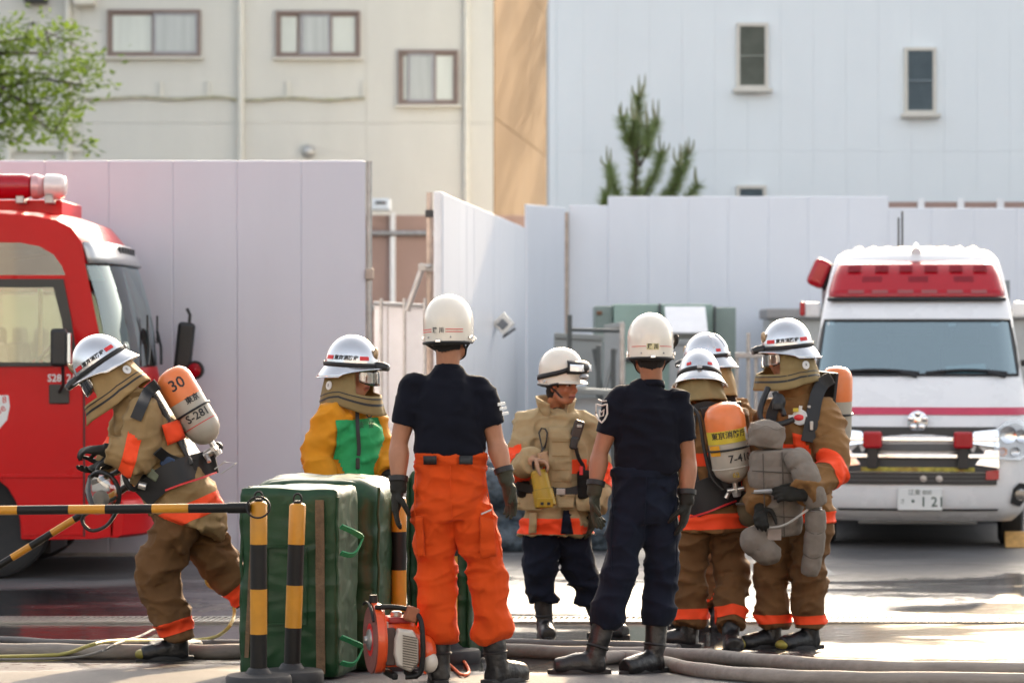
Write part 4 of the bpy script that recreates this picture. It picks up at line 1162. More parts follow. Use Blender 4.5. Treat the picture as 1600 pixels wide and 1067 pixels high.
def head_geo(mb, c, R, neck):
    """skull, face and neck; head frame right, forward, up, eyes at the origin"""
    def E(x, y, z, a, b, d): mb.ell(Vector(c) + R @ Vector((x, y, z)), (a, b, d), R, 16, 10)
    def Tt(pts, r): limb(mb, [Vector(c) + R @ Vector(p) for p in pts], r, 10, 3)
    E(0, -.012, .035, .076, .097, .088); E(0, .018, -.030, .064, .070, .085); E(0, .046, -.088, .036, .036, .028); E(0, .0, -.05, .06, .06, .06)
    Tt([(0, .086, .012), (0, .098, -.012), (0, .111, -.034)], [.008, .010, .0135]); E(-.012, .094, -.037, .010, .010, .008); E(.012, .094, -.037, .010, .010, .008)
    Tt([(-.052, .058, .018), (-.028, .084, .021), (0, .086, .018), (.028, .084, .021), (.052, .058, .018)], [.010, .011, .009, .011, .010])
    for s in (-1, 1):
        E(s * .038, .058, -.030, .026, .026, .024); E(s * .031, .070, .0, .015, .013, .012); E(s * .077, -.008, -.012, .011, .020, .033)
        Tt([(s * .058, .0, -.05), (s * .045, .03, -.085), (s * .02, .05, -.10)], [.02, .02, .018])
    Tt([(-.024, .080, -.061), (0, .094, -.058), (.024, .080, -.061)], [.006, .0085, .006]); Tt([(-.020, .080, -.072), (0, .091, -.074), (.020, .080, -.072)], [.006, .009, .006])
    limb(mb, [Vector(neck) - R @ Vector((0, .0, .05)), Vector(neck), Vector(c) + R @ Vector((0, -.02, -.06))], [.050, .054, .058], 14, 3)

def hand_geo(mb, w, d, n, curl=.5, side=1, s=1.0, spread=.16):
    """palm and five fingers from the wrist w along d; n is the palm normal, side puts the thumb"""
    d = Vector(d).normalized(); n = Vector(n); n = (n - d * n.dot(d)).normalized(); l = d.cross(n) * side
    w = Vector(w)
    limb(mb, [w - d * .03 * s, w + d * .025 * s, w + d * .06 * s, w + d * .092 * s], [(.030 * s, .026 * s), (.036 * s, .022 * s), (.043 * s, .019 * s), (.040 * s, .015 * s)], 14, 3, ref=l)
    for k, (o, L, r) in enumerate(((.030, .072, .0105), (.010, .082, .011), (-.011, .076, .0105), (-.031, .060, .0095))):
        base = w + d * (.086 * s) + l * o * s; dir_ = (d + l * (o * spread * 8)).normalized(); pts = [base]; a = curl * (.22 + .07 * k)
        cur = base; ang = 0
        for seg in (.42, .32, .26):
            ang += a; dd = dir_ * math.cos(ang) + n * math.sin(ang); cur = cur + dd * (L * seg * s); pts.append(cur)
        limb(mb, pts, [r * s, r * s * .98, r * s * .92, r * s * .72], 9, 2)
    b = w + d * .022 * s + l * .030 * s
    limb(mb, [b - l * .012 * s, b + (l * .7 + d * .5).normalized() * .032 * s + n * .008 * s, b + (l * .55 + d * .85).normalized() * .062 * s + n * .018 * s * (1 + curl), b + (l * .40 + d).normalized() * .086 * s + n * .028 * s * (1 + curl)], [.016 * s, .0135 * s, .012 * s, .009 * s], 9, 2)

class Person(Thing):
    def __init__(s, org, label, D, group=None):
        s.D = D; super().__init__('person', org, label, 'person', group)
    def J(s, px, py, dy=0.0): return P(px, py, s.D + dy)

def body_part(p, J, tone=(.50, .27, .17), arms=True, voxel=.012, face=False, armr=1.0):
    mb = MB(); R = J['R']
    head_geo(mb, J['head'], R, J['neck'])
    lat = (J['shR'] - J['shL']).normalized(); mid = (J['shL'] + J['shR']) / 2; pel = (J['hipL'] + J['hipR']) / 2
    limb(mb, [pel - Vector((0, 0, .05)), pel.lerp(mid, .3), pel.lerp(mid, .75), mid, Vector(J['neck']) - R @ Vector((0, 0, .02))], [(.12, .08), (.11, .075), (.13, .08), (.10, .055), (.048, .048)], 18, 4, ref=lat)
    for k in ('L', 'R'):
        a = armr
        e1 = J['sh' + k].lerp(J['el' + k], .45); f1 = J['el' + k].lerp(J['wr' + k], .27)
        limb(mb, [J['sh' + k].lerp(mid, .35), J['sh' + k], e1, J['el' + k], f1, J['wr' + k]], [.034 * a, .042 * a, .049 * a, .039 * a, .046 * a, .027 * a], 14, 4)
        hdv = (J.get('hd' + k) or (J['wr' + k] - J['el' + k])).normalized(); mb.ell(J['wr' + k] + hdv * .035, (.02, .02, .03), None, 10, 7)
        limb(mb, [J['hip' + k] + Vector((0, 0, .06)), J['hip' + k], J['kn' + k], J['an' + k]], [.07, .075, .05, .036], 12, 4)
        limb(mb, [J['an' + k], J['an' + k] + J['to' + k] * .08 - Vector((0, 0, .045)), J['an' + k] + J['to' + k] * .16 - Vector((0, 0, .055))], [.035, .035, .025], 10, 2)
    V, F = fuse(mb, voxel, 3)
    o = mobj('body', V, F, skin_m, p.o, p.org, angle=180)
    H = (V - np.array(J['head'])) @ np.array(R)          # head-frame coordinates
    col = np.ones((len(V), 4)); col[:, :3] = tone
    inh = (np.abs(H[:, 0]) < .1) & (np.abs(H[:, 1]) < .14) & (H[:, 2] > -.12) & (H[:, 2] < .14)
    cheek = inh & (H[:, 1] > .03) & (H[:, 2] < 0) & (H[:, 2] > -.05); col[cheek, :3] = np.array(tone) * np.array((1.06, .92, .88))
    ear = inh & (np.abs(H[:, 0]) > .07); col[ear, :3] = np.array(tone) * np.array((1.1, .8, .72))
    if face:
        ax = np.abs(H[:, 0])
        lips = inh & (H[:, 1] > .075) & (H[:, 2] < -.053) & (H[:, 2] > -.081) & (ax < .025); col[lips, :3] = (.36, .12, .09)
        mouth = lips & (np.abs(H[:, 2] + .0665) < .0035); col[mouth, :3] = (.10, .03, .025)
        brow = inh & (H[:, 1] > .055) & (np.abs(H[:, 2] - .022 - .10 * (.03 - np.abs(ax - .03))) < .006) & (ax > .012) & (ax < .052); col[brow, :3] = (.03, .02, .015)
        eye = inh & (H[:, 1] > .06) & (np.abs(H[:, 2] - .001) < .0055) & (ax > .017) & (ax < .045); col[eye, :3] = (.40, .36, .33)
        iris = eye & (np.abs(ax - .031) < .008); col[iris, :3] = (.012, .008, .006)
        lid = inh & (H[:, 1] > .06) & (np.abs(H[:, 2] - .0085) < .003) & (ax > .015) & (ax < .047); col[lid, :3] = (.10, .05, .035)
    at = o.data.color_attributes.new('tone', 'FLOAT_COLOR', 'POINT'); at.data.foreach_set('color', col.reshape(-1).astype(np.float32))
    return o

def trousers(p, J, mat, r=(.118, .108, .098, .105), hem=.11, hw=.185, hd=.135, waist=.14, amp=.009, seed=1.0, whw=None, knee=0, name='trousers', voxel=.0100, blouse=0.0):
    mb = MB(); pel = (J['hipL'] + J['hipR']) / 2; lat = (J['hipR'] - J['hipL']).normalized(); up = J.get('spine', Vector((0, 0, 1)))
    limb(mb, [pel - up * .06, pel, pel + up * .07, pel + up * waist], [(hw * .80, hd * .9), (hw, hd), (hw * .96, hd * .95), (whw or hw * .86, (whw or hw) * .75 if whw else hd * .86)], 20, 4, ref=lat)
    bones = [(pel, pel + up * waist, hw * .8)]; ends = {}
    for k in ('L', 'R'):
        h, kn, an = J['hip' + k], J['kn' + k], J['an' + k]; d = (an - kn).normalized(); e = an - d * hem + d * .06; ends[k] = e
        limb(mb, [h.lerp(pel, .15) + up * .03, h.lerp(kn, .25), h.lerp(kn, .7), kn, kn.lerp(e, .5), e - d * .055, e], [r[0] * .9, r[0], r[1] * 1.0, r[1], r[2], r[3], r[3] * (1 - blouse)], 16, 4)
        bones += [(h, kn, r[1]), (kn, e, r[2])]
    V, F = fuse(mb, voxel, 3, folds(bones, amp, seed))
    o = p.part(name, (V, F), mat, angle=180)
    return o, V, F, bones, ends

def boot(p, J, k, height=.20, foot=.27, mat=None, toecap=None, w=.048, top_r=.058):
    an, to = J['an' + k], J['to' + k].normalized(); d = (J['an' + k] - J['kn' + k]).normalized(); g = J['g' + k]
    flat = Vector((to.x, to.y, 0)).normalized() if abs(to.z) < .5 else to
    dn = Vector((0, 0, -1)) if abs(to.z) < .5 else d
    sole_c = an + dn * (.085 - .0)
    mb = MB(); lat = flat.cross(dn).normalized()
    limb(mb, [an - d * height, an - d * (height * .5), an, an + dn * .05 + flat * .0], [top_r, top_r * .93, .050, .047], 14, 3)
    heel = an + dn * .045 - flat * .045; b = an + dn * .045
    limb(mb, [heel, b + flat * .04, b + flat * (foot * .34), b + flat * (foot * .56) + dn * .004, b + flat * (foot * .70) + dn * .006], [(.043, .050), (.048, .066), (w * 1.05, .058), (w * 1.08, .050), (w * .86, .040)], 14, 4, ref=lat)
    V, F = fuse(mb, .009, 3, folds([(an - d * height, an, .05), (an, b + flat * foot * .6, .05)], .0028, 3.3, ring=.5))
    o = p.part('boot', (V, F), mat or boot_m, angle=180)
    s0 = an + dn * .083
    out = []
    for i in range(18):
        a = 2 * PI * i / 18; x = -math.cos(a); y = math.sin(a)
        L = (foot * .80 if x > 0 else .075) ; ww = w * (1.02 if x > 0 else .86)
        out.append(s0 + flat * (x * L * .5 + foot * .30 if False else (x * (foot * .5 + .002) + foot * .27)) + lat * (y * ww * (1 - .15 * x)))
    p.part('sole', MB().loft([[q - dn * .020 for q in out], [q - dn * .018 + (q - s0) * .04 for q in out], [q + dn * .004 + (q - s0) * .04 for q in out]]), sole_m, o)
    ring = [an - d * .05 + Matrix.Rotation(a_, 3, d) @ (lat * (top_r * .88)) for a_ in np.linspace(0, 2 * PI, 21)]
    p.part('boot_strap', MB().tube(ring, .008, 6, caps=False), strap_m, o)
    hb_ = s0 - flat * .045
    p.part('heel', MB().box(hb_ - dn * .006, (.075, .062, .026), Matrix((lat, flat, -dn)).transposed()), sole_m, o, bevel=.006)
    if toecap:
        tc_ = fuse(MB().ell(b + flat * (foot * .66) + dn * .010, (w * .90, .050, .030), Matrix((lat, flat, -dn)).transposed(), 14, 8), .008, 1)
        p.part('toe_cap', tc_, toecap, o, angle=180)
    return o

def glove(p, J, k, mat=glove_c, curl=.6, cuff=.07, s=1.06, spread=.16):
    d = (J['wr' + k] - J['el' + k]).normalized(); dh = J.get('hd' + k, d)
    mb = MB(); hand_geo(mb, J['wr' + k] + d * .01, dh, J.get('pn' + k, Vector((0, 1, 0))), curl, J.get('sd' + k, 1), s, spread)
    limb(mb, [J['wr' + k] - d * cuff, J['wr' + k] - d * cuff * .4, J['wr' + k] + d * .02], [.043, .038, .036], 14, 3)
    V, F = fuse(mb, .0062, 2, folds([(J['wr' + k] - d * cuff, J['wr' + k] + d * .1, .03)], .0022, 5.5, ring=.7))
    o = p.part('glove', (V, F), mat, angle=180)
    c = J['wr' + k] - d * cuff
    p.part('cuff', MB().tube([c - d * .004, c + d * .02], [.046, .045], 16), strap_m, o)
    return o

# --- helmets
def hp(c, R): return lambda x, y, z: Vector(c) + R @ Vector((x, y, z))

def white_helmet(p, c, R, name_tag=True, lines=2, goggles=False, seedk=0):
    W, L, zt = .114, .142, .190
    def surf(th, z, off=0.0, rim=0.0):
        z0 = -.035 + .035 * max(math.cos(th), 0)
        if z < .055: rho = 1.0 - .02 * ((.055 - z) / .09)
        else: rho = max(1 - ((z - .055) / (zt - .055)) ** 2.25, 0) ** .5
        rho = rho + off / .13
        return Vector(c) + R @ Vector((math.sin(th) * W * rho, math.cos(th) * L * rho - .008, z + (off if z > .12 else 0)))
    def zlow(th): return -.035 + .030 * (max(math.cos(th), 0) ** .7)
    n = 36; mb = MB()
    zz = [0, .03, .09, .16, .25, .36, .48, .60, .72, .82, .90, .96, .99]
    rings = []
    for v in zz:
        ring = []
        for k in range(n):
            th = 2 * PI * k / n; z0 = zlow(th); z = z0 + (zt - z0) * v; ring.append(surf(th, z))
        rings.append(ring)
    rings.append([Vector(c) + R @ Vector((0, -.008, zt))] * n)
    mb.loft(rings, caps=False)
    sh = p.part('helmet', mb, helm_w, angle=180)
    m = sh.modifiers.new('solid', 'SOLIDIFY'); m.thickness = .006; m.offset = -1
    lip = MB().tube([surf(2 * PI * k / n, zlow(2 * PI * k / n) - .001, .002) for k in range(n + 1)], .0065, 6, caps=False)
    p.part('rim', lip, strap_m, sh)
    # peak
    pk = MB(); rr = []
    for k in range(13):
        th = rad(-62 + 124 * k / 12); q0 = surf(th, zlow(th) + .006, .002); out = R @ Vector((math.sin(th), math.cos(th), -.28)).normalized() * (.036 * math.cos(th * 1.35) + .004)
        rr.append([q0 + R @ Vector((0, 0, .004)), q0 + out, q0 + out - R @ Vector((0, 0, .005)), q0 - R @ Vector((0, 0, .002))])
    p.part('peak', MB().loft(rr), helm_w, sh)
    # inner liner
    p.part('liner', MB().loft([[surf(2 * PI * k / n, zlow(2 * PI * k / n) - .012, -.012) for k in range(n)], [surf(2 * PI * k / n, .05, -.014) for k in range(n)]]), strap_m, sh)
    # chin strap and buckles at both ears
    for s in (-1, 1):
        a = surf(s * rad(95), zlow(PI / 2) + .005, .0); e = hp(c, R)
        pts = [a, e(s * .078, .012, -.06), e(s * .055, .045, -.098), e(0, .062, -.118)]
        p.part('chin_strap', MB().tube(catmull(pts, [1] * 4)[0], (.006), 6), strap_m, sh)
        p.part('chin_strap', MB().tube([surf(s * rad(120), zlow(PI) + .002, .0), e(s * .080, -.018, -.055), e(s * .077, .012, -.062)], .006, 6), strap_m, sh)
        p.part('buckle', MB().box(surf(s * rad(100), zlow(PI) + .022, .006), (.012, .022, .016), R), chrome, sh, bevel=.003)
    p.part('rear_clip', MB().box(surf(PI, -.030, .007), (.026, .010, .014), R), chrome, sh, bevel=.003)
    for k, th in enumerate((PI - .5, PI + .5)):
        p.part('stud', MB().ell(surf(th, -.012, .003), (.0045, .004, .0045), R, 8, 5), galv, sh)
    # red lines and name tag on the back
    def ribbon(th0, th1, z0, z1, off=.0022, nseg=14):
        return MB().grid(lambda a, b: surf(th0 + (th1 - th0) * a, z0 + (z1 - z0) * b, off), nseg, 2)
    if name_tag:
        zc = .018
        for (t0, t1) in ((PI - .30, PI - 1.02), (PI + .30, PI + 1.02)):
            zs = ((zc + .004, zc + .0075), (zc - .0075, zc - .004)) if lines == 2 else ((zc + .001, zc + .0038),)
            for (a, b) in zs: p.part('red_line', ribbon(t0, t1, a, b), red_tape, sh, angle=180)
        tg = p.part('name_tag', ribbon(PI - .27, PI + .27, zc - .015, zc + .016, .0018), pm('tag_cream_%d' % seedk, (.66, .60, .34), .5) if lines == 1 else helm_w, sh, angle=180)
        for ch, dx in (('深', -.020), ('川', .020)):
            p.part('lettering', text_mb(ch, .026, lambda x, y, dx=dx: surf(PI - (x + dx) / .142, zc + y, .004), bold=.0012), black_txt, sh, smooth=False)
    if goggles:
        # goggles pushed up on the front of the shell, strap running round
        st = MB().grid(lambda a, b: surf(rad(35) + rad(290) * a, .075 - .075 * math.sin(PI * a) ** .8 + .030 * (b - .5), .006), 50, 2)
        p.part('goggle_strap', st, strap_m, sh, solid=.004, angle=180)
        fr_ = MB().grid(lambda a, b: surf(rad(-44 + 88 * a), .042 + (.070) * b + .004, .012 + .030 * math.sin(PI * b) ** .5 * (1 - .5 * abs(2 * a - 1) ** 4)), 24, 9)
        go = p.part('goggles', fr_, strap_m, sh, solid=.012, angle=180)
        for s in (-1, 1):
            ln = MB().grid(lambda a, b: surf(rad(s * 22 - 18 + 36 * a), .060 + .040 * b, .052 - .012 * abs(2 * a - 1) ** 2), 12, 6)
            p.part('lens', ln, pm('goggle_lens_%d' % s, (.78, .80, .82), .08, .5), go, angle=180)
        p.part('head_lamp', MB().ell(surf(rad(8), .028, .045), (.034, .026, .02), R, 14, 8), pm('lamp_grey', (.30, .30, .31), .3, .4), sh)
    return sh

def silver_helmet(p, c, R, text=None, lamp=True, seedk=0, crest=False):
    """fire helmet with flared neck brim, strap, red marks and lettering; text is the side facing the camera (degrees)"""
    W, L, zb, zt = .124, .150, .045, .212
    def surf(th, z, off=0.0):
        rho = max(1 - max((z - zb) / (zt - zb), 0) ** 2.1, 0) ** .5 + off / .14
        return Vector(c) + R @ Vector((math.sin(th) * W * rho, math.cos(th) * L * rho - .012, z + (off if z > .14 else 0)))
    n = 40; mb = MB(); rings = []
    def brim(th, v):
        f = max(math.cos(th), 0) ** .6; b = max(-math.cos(th), 0); s = abs(math.sin(th))
        out = .020 + .020 * b + .016 * f + .012 * s; drop = .052 * (1 - f) + .012 * b + .006
        ww = v ** 1.25
        q = surf(th, zb); d = Vector((math.sin(th), math.cos(th), 0))
        return q + R @ (d * (out * ww) - Vector((0, 0, drop * (.55 * v + .45 * v * v))))
    for v in (1, .8, .6, .4, .2): rings.append([brim(2 * PI * k / n, v) for k in range(n)])
    for v in (0, .12, .26, .40, .54, .67, .78, .87, .94, .985): rings.append([surf(2 * PI * k / n, zb + (zt - zb) * v) for k in range(n)])
    rings.append([Vector(c) + R @ Vector((0, -.012, zt))] * n)
    mb.loft(rings, caps=False)
    sh = p.part('helmet', mb, helm_s, angle=180)
    m = sh.modifiers.new('solid', 'SOLIDIFY'); m.thickness = .005; m.offset = -1
    p.part('rim', MB().tube([brim(2 * PI * k / n, 1) for k in range(n + 1)], .0035, 6, caps=False), helm_s, sh)
    def ribbon(th0, th1, z0, z1, off=.002, nseg=16):
        return MB().grid(lambda a, b: surf(th0 + (th1 - th0) * a, z0 + (z1 - z0) * b, off), nseg, 2)
    # black lamp strap round the foot of the dome
    p.part('lamp_strap', MB().grid(lambda a, b: surf(2 * PI * a, zb - .002 + .022 * b, .004), 40, 2), strap_m, sh, solid=.004, angle=180)
    if lamp:
        f = surf(0, zb + .008, .02); lo = p.part('head_lamp', MB().tube([f - R @ Vector((.0, .03, 0)), f + R @ Vector((0, .012, -.002)), f + R @ Vector((0, .045, -.008))], [.024, .024, .019], 14), black_pl, sh)
        p.part('lamp_lens', MB().ell(f + R @ Vector((0, .047, -.008)), (.016, .006, .016), R, 12, 6), glass_lamp, lo)
        p.part('front_badge', MB().ell(surf(0, .115, .002), (.024, .012, .034), R, 14, 8), pm('brass_badge_%d' % seedk, (.42, .30, .18), .4, .6), sh)
    for th0 in (text if text else []):
        t0 = rad(th0)
        p.part('lettering', text_mb('東京消防庁', .0265, lambda x, y: surf(t0 - x / .138, .090 + y, .0028), bold=.0009), black_txt, sh, smooth=False)
        for s in (-1, 1):
            p.part('red_mark', ribbon(t0 + s * .54, t0 + s * .92, .080, .101), red_tape, sh, angle=180)
    if not text:
        for th in (rad(150), rad(-150), rad(90), rad(-90)): p.part('red_mark', ribbon(th - .12, th + .12, .078, .096), red_tape, sh, angle=180)
    if crest:
        for th in (rad(180), rad(140), rad(-140)):
            p.part('crest_rib', MB().tube([surf(th, zb + .06 + k * .012, .001) for k in range(8)], .008, 6), helm_s, sh)
    p.part('rear_clip', MB().box(surf(PI, zb + .012, .010), (.03, .01, .02), R), galv, sh, bevel=.003)
    return sh

def neck_hood(p, c, R, mat, drop=.17, front=True, flare=.04, fwd=.03, badge_deg=(115,), seed=0, sag=.02, face_deg=48, stripes=True, face_v=.52):
    """flame-proof cape that hangs from the helmet round the neck; front closes it over the chin"""
    n = 56; m = 15
    def s(a, b, off=0.0):
        th = 2 * PI * a; f = max(math.cos(th), 0); bk = max(-math.cos(th), 0)
        z = .028 - (drop + .015 * bk + sag * f + .018 * math.sin(th * 2 + seed) * (abs(math.sin(th)))) * b
        rx = .118 + flare * b ** 1.3; ry = .132 + flare * b + (fwd * b * f if front else 0)
        nz1 = noise.noise(Vector((math.sin(th) * 2.2, math.cos(th) * 2.2, b * 1.6 + seed))) * .016 * (.3 + b) + noise.noise(Vector((math.sin(th) * 6, math.cos(th) * 6, b * 2.0 + seed))) * .006
        return Vector(c) + R @ Vector((math.sin(th) * (rx + nz1 + off), math.cos(th) * (ry + nz1 + off) - .012, z))
    def skip(i, j):
        th = ((i + .5) / n) * 360; th = th if th < 180 else 360 - th
        if not front: return th < 72
        return th < face_deg and (j + .5) / (m - 1) < face_v
    ho = p.part('neck_hood', MB().grid(s, n, m, True, skip), mat, angle=180, solid=.007)
    ho.modifiers['solid'].use_rim = True
    if stripes:
        for (b0, w) in ((.62, .030), (.74, .055)):
            a0, a1 = (.0, 1.0)
            mb = MB().grid(lambda a, b: s(a, b0 + w * b + .05 * max(-math.cos(2 * PI * a), 0), .0055), 48, 2, True, (None if front else (lambda i, j: abs(((i + .5) / 48 * 360 + 180) % 360 - 180) < 74)))
            p.part('hood_trim', mb, strap_m, ho, angle=180)
    for dg in badge_deg:
        a = rad(dg) / (2 * PI); q = s(a % 1, .45, .007); nrm = (R @ Vector((math.sin(rad(dg)), math.cos(rad(dg)), .1))).normalized()
        bo = p.part('round_badge', MB().lathe([(.024, -.002), (.024, .003), (.001, .004)], 20, q, frame(nrm.orthogonal(), nrm)), badge_m, ho)
        Rt = frame(-nrm, R @ Vector((0, 0, 1)))
        p.part('lettering', text_mb('R', .024, lambda x, y: q + nrm * .0055 + Rt @ Vector((x, 0, y))), black_txt, bo, smooth=False)
    return ho

def visor(p, c, R, drop=.075, deg=52):
    def s(a, b):
        th = rad(-deg + 2 * deg * a); return Vector(c) + R @ Vector((math.sin(th) * (.128 + .004 * b), math.cos(th) * (.152 + .008 * b) - .012, .03 - drop * b * (1 - .25 * abs(2 * a - 1) ** 3)))
    p.part('visor', MB().grid(s, 20, 6), visor_m, angle=180, solid=.003)

def hair_cap(p, c, R, low=-.095):
    mb = MB(); 
    mb.ell(Vector(c) + R @ Vector((0, -.016, .030)), (.080, .099, .092), R, 20, 12); mb.ell(Vector(c) + R @ Vector((0, -.040, -.045)), (.068, .060, .062), R, 16, 10)
    V, F = fuse(mb, .009, 2, lambda V, N: np.array([.003 * noise.noise(Vector(q) * 90) for q in V]))
    V2 = (V - np.array(c)) @ np.array(R)
    keep = (V2[:, 1] < .035 - .55 * np.clip(-V2[:, 2], 0, 1)) & (V2[:, 2] > low + .25 * np.abs(V2[:, 0]))
    F = [f for f in F if all(keep[i] for i in f)]
    p.part('hair', (V, F), hair_m, angle=180)

def jacket(p, J, mat, name='jacket', hw=.22, hd=.165, hem=.16, ru=(.085, .078, .072, .066), amp=.010, seed=2.0, shw=.20, chest=.165, sleeve_end=1.0, neck_r=.085, collar=True, voxel=.0105, hemhw=None, sleeve_cut=None):
    """coat: torso and both sleeves as one skin"""
    mb = MB(); lat = (J['shR'] - J['shL']).normalized(); mid = (J['shL'] + J['shR']) / 2; pel = (J['hipL'] + J['hipR']) / 2
    ax = (mid - pel).normalized(); hp_ = pel - ax * hem if 'hem' not in J else J['hem']
    nk = Vector(J['neck'])
    latp = (J['hipR'] - J['hipL']).normalized()
    if hem >= 0:
        limb(mb, [hp_, pel, pel.lerp(mid, .35), pel.lerp(mid, .78), mid.lerp(nk, .25), nk], [(hemhw or hw * 1.04, hd * 1.06), (hw, hd), (hw * .90, hd * .92), (shw * .98, chest), (shw * .72, chest * .72), (neck_r, neck_r * .9)], 24, 5, ref=lat)
    else:
        limb(mb, [hp_, hp_.lerp(mid, .12), hp_.lerp(mid, .35), hp_.lerp(mid, .75), mid, mid.lerp(nk, .45), nk], [(hemhw, hd * .90), (hw, hd), (hw * .97, hd), (shw, chest), (shw * .86, chest * .80), (shw * .55, chest * .62), (neck_r, neck_r * .9)], 24, 5, ref=lat)
    bones = [(hp_, mid, hw * .75)]
    for k in ('L', 'R'):
        a, e, w = J['sh' + k], J['el' + k], J['wr' + k]
        if sleeve_cut is not None:
            q = a.lerp(e, sleeve_cut); limb(mb, [a.lerp(mid, .4), a, a.lerp(q, .5), q], [ru[0] * .95, ru[0], ru[1], ru[2]], 16, 4); bones.append((a, q, ru[1]))
        else:
            q = e.lerp(w, sleeve_end)
            limb(mb, [a.lerp(mid, .4), a, a.lerp(e, .5), e, e.lerp(q, .5), q], [ru[0] * .95, ru[0], ru[1], ru[2], ru[2] * .95, ru[3]], 16, 4)
            bones += [(a, e, ru[1]), (e, q, ru[2])]
    V, F = fuse(mb, voxel, 3, folds(bones, amp, seed))
    o = p.part(name, (V, F), mat, angle=180)
    if collar:
        R = J['R']; up = (nk - mid).normalized() * .5 + Vector((0, 0, .5))
        co = MB().grid(lambda a, b: nk + Vector((0, 0, -.03)) + up * (.085 * b) + (lat * math.sin(2 * PI * a) * (neck_r * 1.02 + .012 * b) + (lat.cross(Vector((0, 0, 1)))) * math.cos(2 * PI * a) * (neck_r + .012 * b)), 30, 5, True)
        p.part('collar', co, mat, o, solid=.010, angle=180)
    return o, V, F, bones

def breathing_set(px, label, top, bot, back, r=.088, tags=(), face=None):
    """air cylinder on a black back plate; top and bot end its axis, back points from the cylinder to the wearer"""
    top, bot, back = Vector(top), Vector(bot), Vector(back).normalized(); ax = (top - bot); L = ax.length; ax.normalize(); back = (back - ax * back.dot(ax)).normalized()
    t = Thing('breathing_apparatus', bot - Vector((0, 0, .1)), label, 'air tank')
    R = Matrix((ax.cross(back), back, ax)).transposed()
    R = Matrix((back.cross(ax), back, ax)).transposed()
    c = bot
    prof = [(.001, -.008), (.03, -.004), (r * .6, .012), (r * .88, .045), (r, .085), (r, L * .60)]
    cy = t.part('cylinder', MB().lathe(prof, 32, c, R), cyl_g, angle=60)
    t.part('cylinder_top', MB().lathe([(r + .0015, L * .58), (r + .0015, L - r * .75), (r * .90, L - r * .40), (r * .66, L - r * .14), (r * .36, L - .006), (.001, L)], 32, c, R), cyl_o, cy, angle=60)
    for (z0, z1, m, a0, a1) in tags:
        t.part('label_band', MB().grid(lambda a, b: c + R @ Vector((math.cos(a0 + (a1 - a0) * a) * (r + .003), math.sin(a0 + (a1 - a0) * a) * (r + .003), z0 + (z1 - z0) * b)), 24, 2), m, cy, angle=180)
    def put(txt, size, ang, z, m=black_txt, rot=0.0, bold=.001):
        def f(x, y):
            x2, y2 = x * math.cos(rot) - y * math.sin(rot), x * math.sin(rot) + y * math.cos(rot)
            a = ang + x2 / r; return c + R @ Vector((math.cos(a) * (r + .0045), math.sin(a) * (r + .0045), z + y2))
        t.part('lettering', text_mb(txt, size, f, bold=bold), m, cy, smooth=False)
    t.put = put; t.R = R; t.c = c; t.L = L; t.ax = ax; t.back = back
    v = t.part('valve', MB().tube([c - ax * .005, c - ax * .06], .016, 10).tube([c - ax * .045 - R.col[0] * .05, c - ax * .045 + R.col[0] * .06], .014, 10).tube([c - ax * .06, c - ax * .085], [.026, .022], 10), valve_m)
    t.part('hand_wheel', MB().lathe([(.010, 0), (.028, .003), (.030, .016), (.012, .02)], 12, c - ax * .045 + R.col[0] * .06, frame(ax, R.col[0])), black_pl, v)
    t.part('reducer', MB().tube([c - ax * .05 + back * .02, c - ax * .05 + back * .07], .022, 10).tube([c - ax * .05 + back * .05 - R.col[0] * .03, c - ax * .09 + back * .05 - R.col[0] * .06], .012, 8), valve_m)
    pb = c + back * (r + .025)
    pl_ = MB(); ws = ((-.06, .15), (.12, .12), (L * .62, .10), (L * .95, .12))
    pl_.loft([[pb + ax * z - R.col[0] * w + back * .012, pb + ax * z + R.col[0] * w + back * .012, pb + ax * z + R.col[0] * w - back * .012, pb + ax * z - R.col[0] * w - back * .012] for z, w in ws])
    t.part('back_plate', pl_, black_pl, bevel=.008)
    t.part('tank_strap', MB().tube([c + ax * (L * .42) + R @ Vector((math.cos(a) * (r + .006), math.sin(a) * (r + .006), 0)) for a in np.linspace(-.2, 2 * PI - .2, 25)], .006, 6), strap_m)
    return t

def strap(t, pts, w=.045, th=.008, mat=None, name='strap', nrm=None, parent=None):
    """flat webbing through points"""
    P_, _ = catmull([Vector(q) for q in pts], [1] * len(pts), 5); rings = []
    for i, q in enumerate(P_):
        d = (P_[min(i + 1, len(P_) - 1)] - P_[max(i - 1, 0)]).normalized(); nn = Vector(nrm) if nrm is not None else Vector((0, -1, 0)); nn = (nn - d * nn.dot(d)).normalized(); l = d.cross(nn)
        rings.append([q + l * w / 2 + nn * th / 2, q + l * w / 2 - nn * th / 2, q - l * w / 2 - nn * th / 2, q - l * w / 2 + nn * th / 2])
    return t.part(name, MB().loft(rings), mat or strap_m, parent, angle=50)
def on(V, px, py, D, lift=.006):
    """point on the camera-facing side of a garment at a photo pixel"""
    o = np.array((0, 0, CAMZ)); d = np.array(P(px, py, D)) - o; d = d / np.linalg.norm(d)
    r = V - o; al = r @ d; pe = np.linalg.norm(r - al[:, None] * d, axis=1)
    m = pe < .022
    if not m.any(): m = pe <= pe.min() + .004
    a = al[m].min()
    return Vector(o + d * (a - lift))

